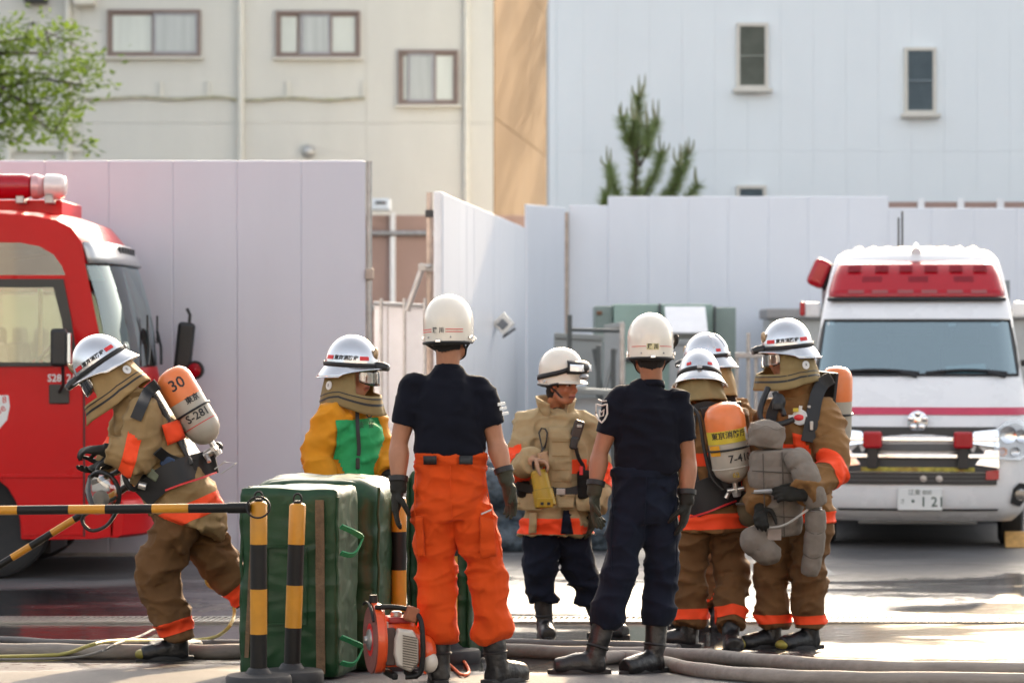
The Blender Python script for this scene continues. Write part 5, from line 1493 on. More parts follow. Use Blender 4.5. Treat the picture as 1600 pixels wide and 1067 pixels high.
def joints(p, **k):
    """joint table from photo pixels; feet are put on the ground"""
    J = {}
    for n, v in k.items():
        if isinstance(v, tuple) and n[:2] in ('sh', 'el', 'wr', 'hi', 'kn', 'an', 'ne', 'he') and n not in ('hem_',): J[n] = p.J(*v)
        else: J[n] = Vector(v) if isinstance(v, tuple) else v
    for s in ('L', 'R'):
        J['g' + s] = gz(J['an' + s].y)
        if 'lift' + s not in k: J['an' + s].z = J['g' + s] + .088
        J['to' + s] = Vector(k['to' + s]).normalized()
    return J

def hand_side(J, k):
    pass

def seams(p, V, F, bones, parent, mat, lines):
    """raised stitched seams along pixel polylines on a garment"""
    for pts in lines:
        q = [on(V, a, b, p.D, .0015) for a, b in pts]
        p.part('seam', MB().tube(catmull(q, [1] * len(q), 3)[0], .0028, 5), mat, parent)

def patch(p, V, quad, mat, name, parent, lift=.010, th=.012, nu=9, nv=9, **k):
    """flap or pocket laid on a garment between four photo pixels"""
    (a, b, c, d) = quad
    def f(u, v):
        x = (a[0] * (1 - u) + b[0] * u) * (1 - v) + (d[0] * (1 - u) + c[0] * u) * v; y = (a[1] * (1 - u) + b[1] * u) * (1 - v) + (d[1] * (1 - u) + c[1] * u) * v
        return on(V, x, y, p.D, lift)
    return p.part(name, MB().grid(f, nu, nv), mat, parent, solid=th, angle=180, **k)

# ------------------------------------------------------------------ man in orange trousers, seen from behind
def orange_man():
    D = 13.3
    p = Person((P(712, 0, D).x, D, gz(D)), 'man in navy T-shirt, bright orange trousers and white helmet, seen from behind', D)
    J = joints(p, head=(702, 524, .03), neck=(700, 572, .01), shL=(646, 605, 0), shR=(752, 607, 0), elL=(624, 690, -.01), elR=(774, 688, .0), wrL=(622, 762, -.06), wrR=(791, 748, -.04),
               hipL=(674, 792, 0), hipR=(734, 792, 0), knL=(682, 885, .03), knR=(758, 885, .02), anL=(687, 1035, 0), anR=(776, 1030, 0), toL=(-.1, 1, 0), toR=(.62, .78, 0))
    J['R'] = frame((.32, .95, -.03), (-.03, 0, 1)); J['pnL'] = Vector((1, .25, 0)); J['pnR'] = Vector((-.9, -.5, 0)); J['sdL'] = 1; J['sdR'] = -1
    J['hdL'] = Vector((-.12, -.05, -1)); J['hdR'] = Vector((.22, -.1, -1))
    body_part(p, J, (.40, .18, .10), voxel=.010, armr=1.08)
    hair_cap(p, J['head'], J['R'], -.085)
    tr, V, F, bones, ends = trousers(p, J, orange_c, r=(.105, .094, .088, .098), hw=.176, hd=.135, waist=.245, amp=.011, seed=1.3, hem=.17, blouse=.22, whw=.167, voxel=.0082)
    patch(p, V, ((750, 806), (771, 812), (775, 868), (750, 872)), orange_c, 'cargo_pocket', tr)
    patch(p, V, ((649, 806), (660, 806), (664, 868), (652, 868)), orange_c, 'cargo_pocket', tr)
    seams(p, V, F, bones, tr, orange_c, [[(703, 728), (704, 770), (706, 812)], [(650, 735), (648, 800), (655, 880)], [(757, 735), (766, 790), (785, 870)]])
    p.part('pocket_zip', MB().tube([on(V, 752, 803, D, .012), on(V, 768, 796, D, .012)], .004, 6), pm('pale_zip', (.6, .55, .5), .5), tr)
    wz = (J['hipL'] + J['hipR']) / 2
    belt = band(V, F, bones, [0], wz, wz + Vector((0, 0, .2)), 1.02, 1.24, .005); p.part('waistband', belt, orange_c, tr, angle=180)
    for px in (662, 718): patch(p, V, ((px, 712), (px + 20, 712), (px + 20, 725), (px, 725)), strap_m, 'belt_patch', tr, lift=.014, th=.008, nu=4, nv=3)
    sh, V, F, bones = jacket(p, J, navy_s, 'shirt', hw=.168, hd=.125, hem=-.215, ru=(.062, .068, .066, .06), amp=.008, seed=4.1, shw=.178, chest=.118, sleeve_cut=.72, neck_r=.062, collar=False, hemhw=.148)
    nk = J['neck']; p.part('neckband', MB().grid(lambda a, b: nk + Vector((math.sin(2 * PI * a) * (.064 - .004 * b), math.cos(2 * PI * a) * (.062 - .004 * b), -.030 + .03 * b + .012 * math.cos(2 * PI * a) * -1)), 30, 3, True), navy_s, sh, solid=.005, angle=180)
    # white printing on the sleeve
    for i, (dx, dy) in enumerate(((0, 0), (3, 7), (7, 15))):
        a = on(V, 778 + dx, 632 + dy, D, .003); b = on(V, 789 + dx * .8, 630 + dy, D, .003)
        p.part('sleeve_print', MB().bar(a, b, .004, .013, (0, 0, 1)), white_txt, sh)
    for k in 'LR':
        boot(p, J, k, .22, .29); glove(p, J, k, glove_c if k == 'L' else glove_o, .75, .05, 1.1, .30)
    white_helmet(p, J['head'], J['R'], True, 2, seedk=1)
orange_man()

# ------------------------------------------------------------------ man in navy, seen from behind
def navy_man():
    D = 14.1
    p = Person((P(1000, 0, D).x, D, gz(D)), 'man in navy T-shirt and navy trousers with white helmet, seen from behind', D)
    J = joints(p, head=(1016, 549, .03), neck=(1018, 594, .01), shL=(968, 624, 0), shR=(1058, 626, 0), elL=(938, 706, -.02), elR=(1075, 716, .02), wrL=(929, 768, -.07), wrR=(1073, 782, -.03),
               hipL=(984, 800, 0), hipR=(1033, 800, .02), knL=(966, 892, -.05), knR=(1034, 895, .03), anL=(930, 1030, -.10), anR=(1022, 1030, .0), toL=(-1, -.12, 0), toR=(-.62, -.55, 0))
    J['R'] = frame((-.04, 1, -.04)); J['pnL'] = Vector((.9, -.4, 0)); J['pnR'] = Vector((-.9, .4, 0)); J['sdL'] = 1; J['sdR'] = -1
    J['hdL'] = Vector((.06, -.05, -1)); J['hdR'] = Vector((-.15, 0, -1))
    body_part(p, J, (.33, .14, .072), voxel=.010, armr=1.05)
    hair_cap(p, J['head'], J['R'])
    tr, V, F, bones, ends = trousers(p, J, navy_t, r=(.100, .088, .080, .090), hw=.168, hd=.13, waist=.215, amp=.011, seed=2.3, hem=.20, blouse=.22, whw=.162, voxel=.0082)
    wz = (J['hipL'] + J['hipR']) / 2
    p.part('belt', band(V, F, bones, [0], wz, wz + Vector((0, 0, .2)), .88, 1.05, .005), navy_t, tr, angle=180)
    seams(p, V, F, bones, tr, navy_t, [[(1010, 745), (1008, 790), (1006, 840)], [(960, 760), (955, 820), (955, 890)], [(1056, 755), (1058, 830), (1056, 900)]])
    sh, V, F, bones = jacket(p, J, navy_s, 'shirt', hw=.170, hd=.126, hem=-.19, ru=(.062, .068, .066, .06), amp=.009, seed=7.1, shw=.174, chest=.118, sleeve_cut=.70, neck_r=.062, collar=False, hemhw=.152)
    nk = J['neck']; p.part('neckband', MB().grid(lambda a, b: nk + Vector((math.sin(2 * PI * a) * (.064 - .004 * b), math.cos(2 * PI * a) * (.062 - .004 * b), -.036 + .03 * b - .012 * math.cos(2 * PI * a))), 30, 3, True), navy_s, sh, solid=.005, angle=180)
    # shield emblem on the sleeve
    def em(x, y): return on(V, 940 + x * 8.5, 645 + y * 14, D, .003)
    out = [(-1, -1), (0, -.8), (1, -1), (1.05, .1), (.6, .7), (0, 1.1), (-.6, .7), (-1.05, .1), (-1, -1)]
    pts = []
    for i in range(len(out) - 1):
        for k in range(4): pts.append((out[i][0] + (out[i + 1][0] - out[i][0]) * k / 4, out[i][1] + (out[i + 1][1] - out[i][1]) * k / 4))
    eo = p.part('sleeve_emblem', MB().tube([em(*q) for q in pts] + [em(*pts[0])], .0045, 6), pm('emblem_print', (.62, .56, .50), .7), sh)
    p.part('emblem_mark', MB().tube([em(*q) for q in ((-.45, -.35), (0, -.1), (.45, -.4), (.3, .3), (-.3, .4), (-.45, -.35))], .0035, 6), MATS['emblem_print'], eo)
    p.part('emblem_scroll', MB().tube([em(*q) for q in ((-.6, -1.5), (0, -1.3), (.9, -1.35))], .004, 6), MATS['emblem_print'], eo)
    for k in 'LR':
        boot(p, J, k, .22, .29); glove(p, J, k, glove_o if k == 'L' else glove_c, .8, .05, 1.08, .28)
    white_helmet(p, J['head'], J['R'], True, 1, seedk=2)
    sidec = J['head'] + J['R'] @ Vector((.125, .05, .06))
    lo = p.part('helmet_goggles', MB().tube([sidec + J['R'] @ Vector((.006 * math.sin(k), -.07 + .02 * k, .012 - .01 * k + .012 * math.sin(k * 1.9))) for k in range(6)], .011, 8), strap_m)
navy_man()

# ------------------------------------------------------------------ firefighters in turnout gear
def turnout_bands(p, J, V, F, bones, jo, torso=((.93, 1.0),), arm_t=(.25, .60), extra_torso=None, mat=None, sides='LR', arm_bones=(2, 4)):
    mat = mat or fluo
    a, b = bones[0][0], bones[0][1]
    for (t0, t1) in torso:
        p.part('reflective_band', band(V, F, bones, [0], a, b, t0, t1, .004, extra_torso), mat, jo, angle=180)
    for k, bi in zip('LR', arm_bones):
        if k not in sides: continue
        e, w, _ = bones[bi]
        def near_arm(Vv, e=e, w=w):
            a0 = np.array(e); d0 = np.array(w) - a0; t0_ = np.clip((Vv - a0) @ d0 / d0.dot(d0), -.25, 1); return np.linalg.norm(Vv - (a0 + t0_[:, None] * d0), axis=1) < .125
        p.part('reflective_band', band(V, F, bones, [bi - 1, bi], e, w, arm_t[0], arm_t[1], .004, near_arm), mat, jo, angle=180)

def leg_bands(p, V, F, bones, tr, t0=.72, t1=.90, sides='LR', mat=None):
    for k, bi in (('L', 2), ('R', 4)):
        if k in sides: p.part('reflective_band', band(V, F, bones, [bi], bones[bi][0], bones[bi][1], t0, t1, .005), mat or fluo, tr, angle=180)

def khaki_man():
    D = 17.05
    p = Person((P(878, 0, D).x, D, gz(D)), 'firefighter in open khaki coat and white helmet with goggles, face to the right', D)
    J = joints(p, head=(878, 601, -.03), neck=(868, 636, .02), shL=(826, 662, .0), shR=(913, 664, .06), elL=(808, 729, -.10), elR=(934, 738, .06), wrL=(832, 720, -.26), wrR=(928, 796, -.08),
               hipL=(848, 822, 0), hipR=(892, 822, .03), knL=(845, 890, -.01), knR=(908, 893, .05), anL=(851, 970, 0), anR=(938, 970, .08), toL=(.12, -1, 0), toR=(.75, -.6, 0))
    J['R'] = frame((.78, -.62, -.06)); J['pnL'] = Vector((.2, .6, .6)); J['pnR'] = Vector((-.9, -.3, 0)); J['sdL'] = 1; J['sdR'] = 1
    J['hdL'] = Vector((.85, -.35, -.15)); J['pnL'] = Vector((.1, -.35, -.9)); J['sdL'] = -1; J['hdR'] = Vector((-.1, -.1, -1))
    body_part(p, J, (.36, .145, .075), voxel=.0068, face=True)
    hair_cap(p, J['head'], J['R'])
    tr, V, F, bones, ends = trousers(p, J, navy_t, r=(.112, .102, .092, .097), hw=.18, hd=.135, waist=.14, amp=.015, seed=5.3, hem=.19, blouse=.12)
    jo, V, F, bones = jacket(p, J, khaki_c, 'coat', hw=.215, hd=.160, hem=.055, ru=(.090, .086, .080, .074), amp=.015, seed=6.2, shw=.205, chest=.165, neck_r=.085, hemhw=.25, collar=False)
    a, b = bones[0][0], bones[0][1]
    turnout_bands(p, J, V, F, bones, jo, torso=((.02, .16), (.56, .69)), arm_t=(-.15, .40))
    # stand collar, open at the throat
    nk = J['neck']; lat = (J['shR'] - J['shL']).normalized(); fw = Vector((lat.y, -lat.x, 0))
    if fw.y > 0: fw = -fw
    def col(a_, b_):
        th = rad(28) + rad(304) * a_; rr = .088 + .020 * b_ + .012 * abs(2 * a_ - 1) ** 3 * b_
        return nk + Vector((0, 0, -.035 - .05 * abs(2 * a_ - 1) ** 2.5)) + lat * (math.sin(th) * rr * 1.05) + fw * (math.cos(th) * rr) + Vector((0, 0, .105 * b_))
    p.part('collar', MB().grid(col, 34, 7), khaki_c, jo, solid=.012, angle=180)
    p.part('undershirt', MB().ell(nk + fw * .045 - Vector((0, 0, .05)), (.05, .035, .055)), navy_s)
    # front flap, opening below the belt, pockets
    patch(p, V, ((858, 668), (893, 668), (893, 770), (856, 770)), khaki_c, 'storm_flap', jo, .010, .012, 6, 14)
    for q in (690, 712, 734, 752): p.part('flap_seam', MB().tube([on(V, 862 + k * 7, q, D, .020) for k in range(5)], .0022, 5), tan_c, jo)
    patch(p, V, ((868, 772), (898, 772), (896, 793), (872, 793)), khaki_c, 'flap_tail', jo, .018, .012)
    patch(p, V, ((880, 797), (889, 797), (896, 834), (876, 834)), navy_t, 'coat_vent', jo, .010, .004)
    patch(p, V, ((828, 801), (839, 801), (838, 833), (826, 833)), khaki_c, 'band_tab', jo, .012, .006, 4, 6)
    for quad in (((812, 770), (850, 772), (846, 798), (806, 796)), ((898, 772), (928, 772), (934, 798), (902, 798))): patch(p, V, quad, khaki_c, 'pocket', jo, .016, .014)
    strap(p, [on(V, x, y, D, .016) for x, y in ((806, 758), (830, 764), (860, 768), (890, 768), (918, 760))], .05, .008, strap_m, 'belt')
    p.part('belt_buckle', MB().box(on(V, 876, 768, D, .026), (.055, .014, .04)), galv, bevel=.006)
    p.part('belt_buckle', MB().box(on(V, 862, 767, D, .026), (.035, .014, .05)), black_pl, bevel=.006)
    # radio, carabiner, cords
    rc = on(V, 902, 672, D, .03)
    ra = p.part('radio', MB().box(rc, (.062, .04, .12), Matrix.Rotation(rad(18), 3, 'Y')), pm('radio_case', (.035, .022, .018), .4), bevel=.012)
    p.part('radio_mic', MB().box(on(V, 897, 692, D, .03), (.045, .035, .075), Matrix.Rotation(rad(10), 3, 'Y')), black_pl, ra, bevel=.012)
    p.part('radio_clip', MB().box(rc + Vector((.012, -.024, .025)), (.03, .01, .02)), galv, ra, bevel=.004)
    strap(p, [on(V, x, y, D, .02) for x, y in ((900, 700), (904, 715), (912, 732), (905, 752), (912, 770))], .022, .012, rubber_h, 'cord', parent=ra)
    pc_ = p.part('pouch', MB().box(on(V, 913, 757, D, .035), (.085, .05, .17)), cloth('black_pouch', (.015, .014, .013), .8), bevel=.02, seg=3)
    p.part('pouch_tag', MB().box(on(V, 908, 735, D, .05), (.02, .01, .05)), red_tape, pc_)
    p.part('pouch', MB().box(on(V, 818, 764, D, .03), (.075, .045, .10)), MATS['black_pouch'], bevel=.018, seg=3)
    ring = [on(V, x, y, D, .018) for x, y in ((842, 676), (846, 669), (852, 670), (855, 676), (854, 688), (851, 700), (848, 704), (845, 690), (842, 676))]
    ca = p.part('carabiner', MB().tube(ring, .0055, 6, caps=False), black_pl)
    p.part('key_tag', MB().bar(on(V, 849, 697, D, .024), on(V, 844, 712, D, .024), .012, .010, (0, -1, 0)), chrome, ca)
    patch(p, V, ((840, 708), (856, 704), (857, 726), (842, 728)), pm('tan_leather', (.42, .25, .13), .7), 'leather_tab', jo, .014, .008, 5, 5)
    for k in 'LR': boot(p, J, k, .20, .27)
    glove(p, J, 'L', glove_t, 2.6, .04, .92, .05); glove(p, J, 'R', glove_o, .9, .06)
    white_helmet(p, J['head'] + J['R'] @ Vector((0, -.005, .030)), J['R'], False, goggles=True, seedk=3)
    # yellow hand lamp held in his hand
    t0 = P(842, 738, D - .30); t1 = P(853, 792, D - .34); ax = (t0 - t1).normalized(); L = (t0 - t1).length; R = frame(ax.orthogonal(), ax)
    ym = pm('yellow_plastic', (.40, .25, .010), .42, var=.12, dirt=.3, dirtcol=(.3, .2, .02))
    t = Thing('hand_lamp', t1 - Vector((0, 0, .02)), 'yellow hand lamp held in front of the khaki coat', 'lamp')
    bo = t.part('lamp_body', MB().lathe([(.045, -.0), (.062, .004), (.064, .02), (.060, L * .48), (.052, L * .52), (.050, L - .004), (.046, L)], 26, t1, R), ym, angle=35)
    t.part('end_cap', MB().lathe([(.046, L), (.042, L + .010), (.022, L + .013), (.020, L + .008), (.001, L + .008)], 26, t1, R), ym, bo, angle=35)
    t.part('groove', MB().lathe([(.0615, L * .485), (.0615, L * .495)], 26, t1, R, caps=False), pm('groove_dark', (.2, .13, .01), .6), bo)
    fc = t.part('face_plate', MB().box(t1 + ax * .03 + Vector((.0, -.064, 0)), (.095, .012, .055), R @ Matrix.Rotation(rad(90), 3, 'X') if False else None), ym, bo, bevel=.006)
    for dx in (-.018, .02): t.part('socket', MB().box(t1 + ax * .025 + Vector((dx, -.071, 0)), (.018, .006, .016)), strap_m, fc)
    hd_ = [t0 + Vector((-.03, 0, .02)), t0 + Vector((-.03, -.01, .065)), t0 + Vector((.03, -.01, .07)), t0 + Vector((.045, 0, .02))]
    t.part('carry_strap', MB().tube(catmull(hd_, [1] * 4)[0], .007, 6), strap_m)
khaki_man()

def yellow_man():
    D = 15.4
    p = Person((P(550, 0, D).x, D, gz(D)), 'firefighter in yellow jacket and green bib standing behind the green mats', D)
    J = joints(p, head=(552, 585, 0), neck=(545, 632, .02), shL=(580, 660, .13), shR=(518, 658, -.12), elL=(601, 710, .08), elR=(493, 714, -.16), wrL=(606, 744, -.06), wrR=(514, 770, -.24),
               hipL=(568, 812, .07), hipR=(532, 812, -.05), knL=(570, 910, .06), knR=(533, 910, -.06), anL=(570, 1000, .07), anR=(533, 1000, -.05), toL=(.8, -.5, 0), toR=(.6, -.7, 0))
    J['R'] = frame((.92, -.38, -.05)); J['pnL'] = Vector((-.5, -.8, 0)); J['pnR'] = Vector((.3, .9, 0)); J['hdL'] = Vector((.1, -.6, -.6))
    body_part(p, J, (.42, .20, .125), voxel=.009, face=True)
    tr, V, F, bones, ends = trousers(p, J, brown_tr, amp=.010, seed=1.9, hem=.10)
    jo, V, F, bones = jacket(p, J, yellow_c, 'jacket', hw=.195, hd=.15, hem=.06, ru=(.090, .085, .08, .068), amp=.015, seed=3.7, shw=.185, chest=.150, neck_r=.075)
    # bib: front half of the torso skin, between the arms
    fwd = Vector((.42, -.91, 0)).normalized(); lat = Vector((fwd.y, -fwd.x, 0)); mid = (J['shL'] + J['shR']) / 2
    def front(Vv):
        r = Vv - np.array(mid); return ((r @ np.array(fwd)) > -.04) & (np.abs(r @ np.array(lat)) < .20)
    a, b = bones[0][0], bones[0][1]
    bib = band(V, F, bones, [0, 1, 3], a, b, .02, 1.03, .007, front, [(mid + lat * .150, lat), (mid - lat * .150, -lat), (mid - fwd * .02, -fwd)]); bo = p.part('bib', bib, green_c, angle=180)
    VB = np.array([tuple(v) for v in bib[0]])
    p.part('bib_edge', MB().tube(catmull([on(V, x, y, D, .010) for x, y in ((572, 640), (573, 648), (577, 652), (582, 648), (584, 640))], [1] * 5)[0], .004, 6), strap_m, bo)
    strap(p, [on(V, x, y, D, .014) for x, y in ((558, 640), (559, 670), (561, 700), (560, 712))], .020, .006, strap_m, 'lanyard')
    p.part('lanyard_clip', MB().box(on(V, 559, 724, D, .02), (.022, .016, .06)), black_pl, bevel=.005)
    for ch, px in (('支', 565), ('援', 580)):
        c = on(VB, px, 664, D, .006); p.part('lettering', text_mb(ch, .038, lambda x, y: c + lat * (x * .8) * (1 if lat.x > 0 else -1) + Vector((0, 0, y))), black_txt, bo, smooth=False)
    for k in 'LR': boot(p, J, k, .16, .27); glove(p, J, k, glove_c, .9, .05)
    silver_helmet(p, J['head'], J['R'], text=(82,), seedk=1)
    neck_hood(p, J['head'], J['R'], hood_d, .205, True, .030, .045, (118,), 1.2, .03, 58, True, .55)
    visor(p, J['head'], J['R'], .085)
yellow_man()

def runner():
    D = 15.2
    p = Person((P(265, 0, D).x, D, gz(D)), 'firefighter in tan turnout gear bending forward beside the fire engine', D)
    J = joints(p, head=(163, 583, 0), neck=(213, 622, 0), shL=(226, 652, -.17), shR=(205, 648, .17), elL=(216, 716, -.24), elR=(186, 712, .22), wrL=(166, 703, -.27), wrR=(168, 722, .02),
               hipL=(284, 798, -.08), hipR=(298, 800, .10), knL=(246, 893, -.05), knR=(336, 874, .12), anL=(280, 1000, -.05), anR=(392, 935, .16), toL=(-1, -.12, 0), toR=(.35, .0, -1), liftR=1)
    J['R'] = frame((-.80, -.14, -.56), (-.5, 0, .85)); J['pnL'] = Vector((0, .3, -1)); J['pnR'] = Vector((0, -.3, 1)); J['hdL'] = Vector((-1, .2, .0)); J['hdR'] = Vector((-.8, -.3, -.4)); J['sdL'] = -1
    J['spine'] = Vector((-.45, 0, .89)); J['hem'] = P(287, 822, D)
    body_part(p, J, (.42, .20, .125), voxel=.011)
    tr, V, F, bones, ends = trousers(p, J, brown_tr, r=(.128, .118, .102, .094), hw=.19, hd=.16, amp=.017, seed=8.3, hem=.07)
    leg_bands(p, V, F, bones, tr, .70, .88, 'L'); leg_bands(p, V, F, bones, tr, .62, .95, 'R')
    jo, V, F, bones = jacket(p, J, tan_c, 'turnout_coat', hw=.215, hd=.200, hem=.10, ru=(.098, .095, .090, .075), amp=.014, seed=9.2, shw=.205, chest=.175, neck_r=.090, hemhw=.235)
    turnout_bands(p, J, V, F, bones, jo, torso=((.02, .17),), arm_t=(.08, .50))
    patch(p, V, ((253, 664), (280, 655), (290, 684), (262, 696)), fluo, 'reflective_band', jo, .006, .003, 6, 6)
    for k in 'LR': boot(p, J, k, .14, .28, None, toe_y if k == 'L' else None, .052, .064); glove(p, J, k, glove_c, 1.4, .05)
    silver_helmet(p, J['head'], J['R'], text=(-82,), seedk=2)
    neck_hood(p, J['head'], J['R'], hood_c, .185, True, .036, .075, (-125,), 4.2, .02, 50, True, .58)
    visor(p, J['head'], J['R'], .085)
    # harness webbing on the coat
    strap(p, [on(V, x, y, D, .012) for x, y in ((246, 600), (232, 612), (222, 632), (212, 655))], .06, .012, strap_m, 'shoulder_strap')
    w = strap(p, [on(V, x, y, D, .030) for x, y in ((222, 778), (240, 760), (262, 744), (290, 732), (320, 724), (338, 720))], .125, .012, strap_m, 'waist_belt')
    strap(p, [on(V, x, y, D, .038) for x, y in ((258, 766), (282, 757), (310, 748), (338, 738))], .010, .006, red_tape, 'belt_piping', parent=w)
    strap(p, [on(V, x, y, D, .012) for x, y in ((246, 704), (262, 716), (285, 724), (308, 726))], .055, .008, strap_m, 'side_strap')
    p.part('belt_pocket', MB().box(on(V, 262, 722, D, .018), (.07, .03, .06), Matrix.Rotation(rad(25), 3, 'Y')), pm('blue_pouch', (.02, .05, .12), .6), bevel=.01)
    p.part('belt_pocket', MB().box(on(V, 240, 742, D, .02), (.06, .03, .05), Matrix.Rotation(rad(35), 3, 'Y')), pm('green_grey_pouch', (.16, .18, .12), .7), bevel=.01)
    top, bot = P(262, 577, D - .02), P(329, 689, D - .02)
    t = breathing_set(None, 'orange and beige air cylinder on the bending firefighter\'s back', top, bot, (-.86, .1, -.5), .095, [])
    ang = math.atan2((Matrix(t.R).transposed() @ Vector((0, -1, 0))).y, (Matrix(t.R).transposed() @ Vector((0, -1, 0))).x)
    t.put('30', .085, ang + .12, t.L * .78, rot=0); t.put('東京', .04, ang + .45, t.L * .54); t.put('S-281', .06, ang + .25, t.L * .34)
    t.part('red_line', MB().lathe([(.0975, t.L * .235), (.0975, t.L * .245)], 32, t.c, t.R, caps=False), red_tape)
    t.part('pull_loop', MB().tube([P(335, 733, D - .05), P(350, 722, D - .05), P(370, 723, D - .05), P(345, 740, D - .05)], .004, 6), valve_m)
    # clear face mask and hose hanging from his hand
    f = Thing('face_mask', P(165, 800, D - .15), 'clear breathing mask hanging from the bending firefighter\'s hand', 'mask')
    c = P(161, 768, D - .20); R = frame((-.45, -.85, -.25))
    sh_ = MB().grid(lambda a, b: c + R @ Vector((math.sin(rad(-85 + 170 * a)) * .098 * math.sin(PI * (.12 + .80 * b)) ** .6, math.cos(rad(-85 + 170 * a)) * .085, .10 - .20 * b)), 18, 12)
    mo = f.part('lens', sh_, glass('mask_lens', (.72, .74, .72), .22), angle=180)
    f.part('rubber_seal', MB().tube([c + R @ Vector((.098 * math.cos(a), -.005, -.0 + .105 * math.sin(a))) for a in np.linspace(0, 2 * PI, 25)], .013, 8, caps=False), rubber_h, mo)
    f.part('inner_cup', MB().ell(c + R @ Vector((0, .025, -.03)), (.045, .04, .045), R, 14, 8), pm('inner_mask', (.30, .27, .22), .6))
    f.part('strap', MB().tube(catmull([c + R @ Vector((.08, -.02, .04)), P(185, 735, D - .18), P(172, 720, D - .2), P(155, 728, D - .18), P(150, 745, D - .17)], [1] * 5)[0], .013, 8), rubber_h)
    f.part('head_band', MB().tube(catmull([c + R @ Vector((-.08, -.03, -.03)), P(130, 805, D - .1), P(140, 828, D - .1), P(165, 822, D - .1), P(182, 800, D - .12)], [1] * 5)[0], .010, 8), rubber_h)
    hs = f.part('air_hose', MB().tube(catmull([P(196, 712, D - .22), P(194, 738, D - .25), P(200, 758, D - .25), P(212, 764, D - .22), P(222, 750, D - .18), P(232, 735, D - .15)], [1] * 6)[0], .014, 8), rubber_h)
    f.part('hose_fitting', MB().tube([P(217, 757, D - .24), P(228, 760, D - .24)], .02, 10), valve_m, hs)
runner()

def back_ff():
    D = 16.4
    p = Person((P(1108, 0, D).x, D, gz(D)), 'firefighter seen from behind with the tilted air cylinder, partly hidden by the navy man', D)
    J = joints(p, head=(1093, 603, .10), neck=(1103, 635, .05), shL=(1066, 660, 0), shR=(1146, 658, .02), elL=(1052, 735, .08), elR=(1166, 738, .10), wrL=(1066, 785, .27), wrR=(1168, 790, .27),
               hipL=(1088, 812, 0), hipR=(1133, 812, .0), knL=(1076, 893, .03), knR=(1143, 897, .03), anL=(1078, 980, .0), anR=(1142, 990, -.15), toL=(-.8, .25, 0), toR=(.05, -1, 0))
    J['R'] = frame((.05, .92, -.34), (0, .3, .9)); J['pnL'] = Vector((1, 0, 0)); J['pnR'] = Vector((-1, 0, 0))
    body_part(p, J, (.42, .20, .125), voxel=.012)
    tr, V, F, bones, ends = trousers(p, J, brown_tr, r=(.116, .098, .092, .090), hw=.19, hd=.15, amp=.017, seed=4.4, hem=.10)
    leg_bands(p, V, F, bones, tr, .70, .90)
    jo, V, F, bones = jacket(p, J, brown_c, 'turnout_coat', hw=.20, hd=.165, hem=.06, ru=(.095, .09, .085, .075), amp=.013, seed=2.9, shw=.19, chest=.165, neck_r=.09, hemhw=.215)
    turnout_bands(p, J, V, F, bones, jo, torso=((.02, .16), (.60, .72)))
    for k in 'LR': boot(p, J, k, .14, .28, None, None, .052, .062); glove(p, J, k, glove_c, 1.2, .06)
    silver_helmet(p, J['head'], J['R'], text=None, seedk=3)
    neck_hood(p, J['head'], J['R'], hood_d, .16, True, .045, .02, (), 6.1, .0, 50, False)
    strap(p, [on(V, x, y, D, .012) for x, y in ((1080, 648), (1077, 690), (1082, 740), (1092, 775))], .06, .012, strap_m, 'shoulder_strap')
    w = strap(p, [on(V, x, y, D, .014) for x, y in ((1058, 790), (1085, 782), (1110, 772), (1140, 762), (1165, 752))], .19, .014, strap_m, 'waist_belt')
    strap(p, [on(V, x, y, D, .024) for x, y in ((1078, 808), (1105, 800), (1135, 788), (1168, 776))], .010, .006, red_tape, 'belt_piping', parent=w)
    strap(p, [on(V, x, y, D, .012) for x, y in ((1078, 640), (1105, 632), (1135, 640))], .04, .012, strap_m, 'collar_strap')
    pk = fuse(MB().ell(P(1171, 797, D - .10), (.075, .06, .10)), .012, 1, lambda V, N: np.array([.006 * noise.noise(Vector(q) * 22) for q in V]))
    p.part('side_pouch', pk, cloth('olive_pouch', (.15, .125, .075), .8), angle=180)
    p.part('pouch_clip', MB().tube([P(1150, 787, D - .18), P(1180, 787, D - .18)], .007, 6), galv)
    top, bot = P(1128, 628, D - .30), P(1148, 752, D - .28)
    t = breathing_set(None, 'orange and grey air cylinder with yellow label on the middle firefighter\'s back', top, bot, (0, 1, -.1), .113, [])
    ang = math.atan2((Matrix(t.R).transposed() @ Vector((0, -1, 0))).y, (Matrix(t.R).transposed() @ Vector((0, -1, 0))).x)
    r = .113
    def bandp(z0, z1, a0, a1, m, nm='label_band'):
        t.part(nm, MB().grid(lambda a, b: t.c + t.R @ Vector((math.cos(a0 + (a1 - a0) * a) * (r + .003), math.sin(a0 + (a1 - a0) * a) * (r + .003), z0 + (z1 - z0) * b)), 24, 2), m, angle=180)
    bandp(t.L * .50, t.L * .66, ang - 1.4, ang + .95, yellow_l); bandp(t.L * .50, t.L * .66, ang + .95, ang + 1.2, badge_m); bandp(t.L * .36, t.L * .49, ang - 1.25, ang - .55, pm('amber_label', (.75, .36, .02), .5))
    t.put('東京消防庁', .042, ang + .02, t.L * .60); t.put('7-410', .060, ang + .42, t.L * .30); t.put('62', .04, ang + .05, t.L * .10, pm('ochre_letter', (.4, .26, .03), .6))
    t.part('seam_ring', MB().lathe([(r + .002, t.L * .175), (r + .004, t.L * .185), (r + .002, t.L * .195)], 32, t.c, t.R, caps=False), cyl_g)
    t.part('air_hose', MB().tube(catmull([P(1076, 632, D - .22), P(1092, 650, D - .26), P(1100, 700, D - .27), P(1112, 745, D - .27), P(1130, 765, D - .27)], [1] * 5)[0], .011, 8), rubber_h)
back_ff()

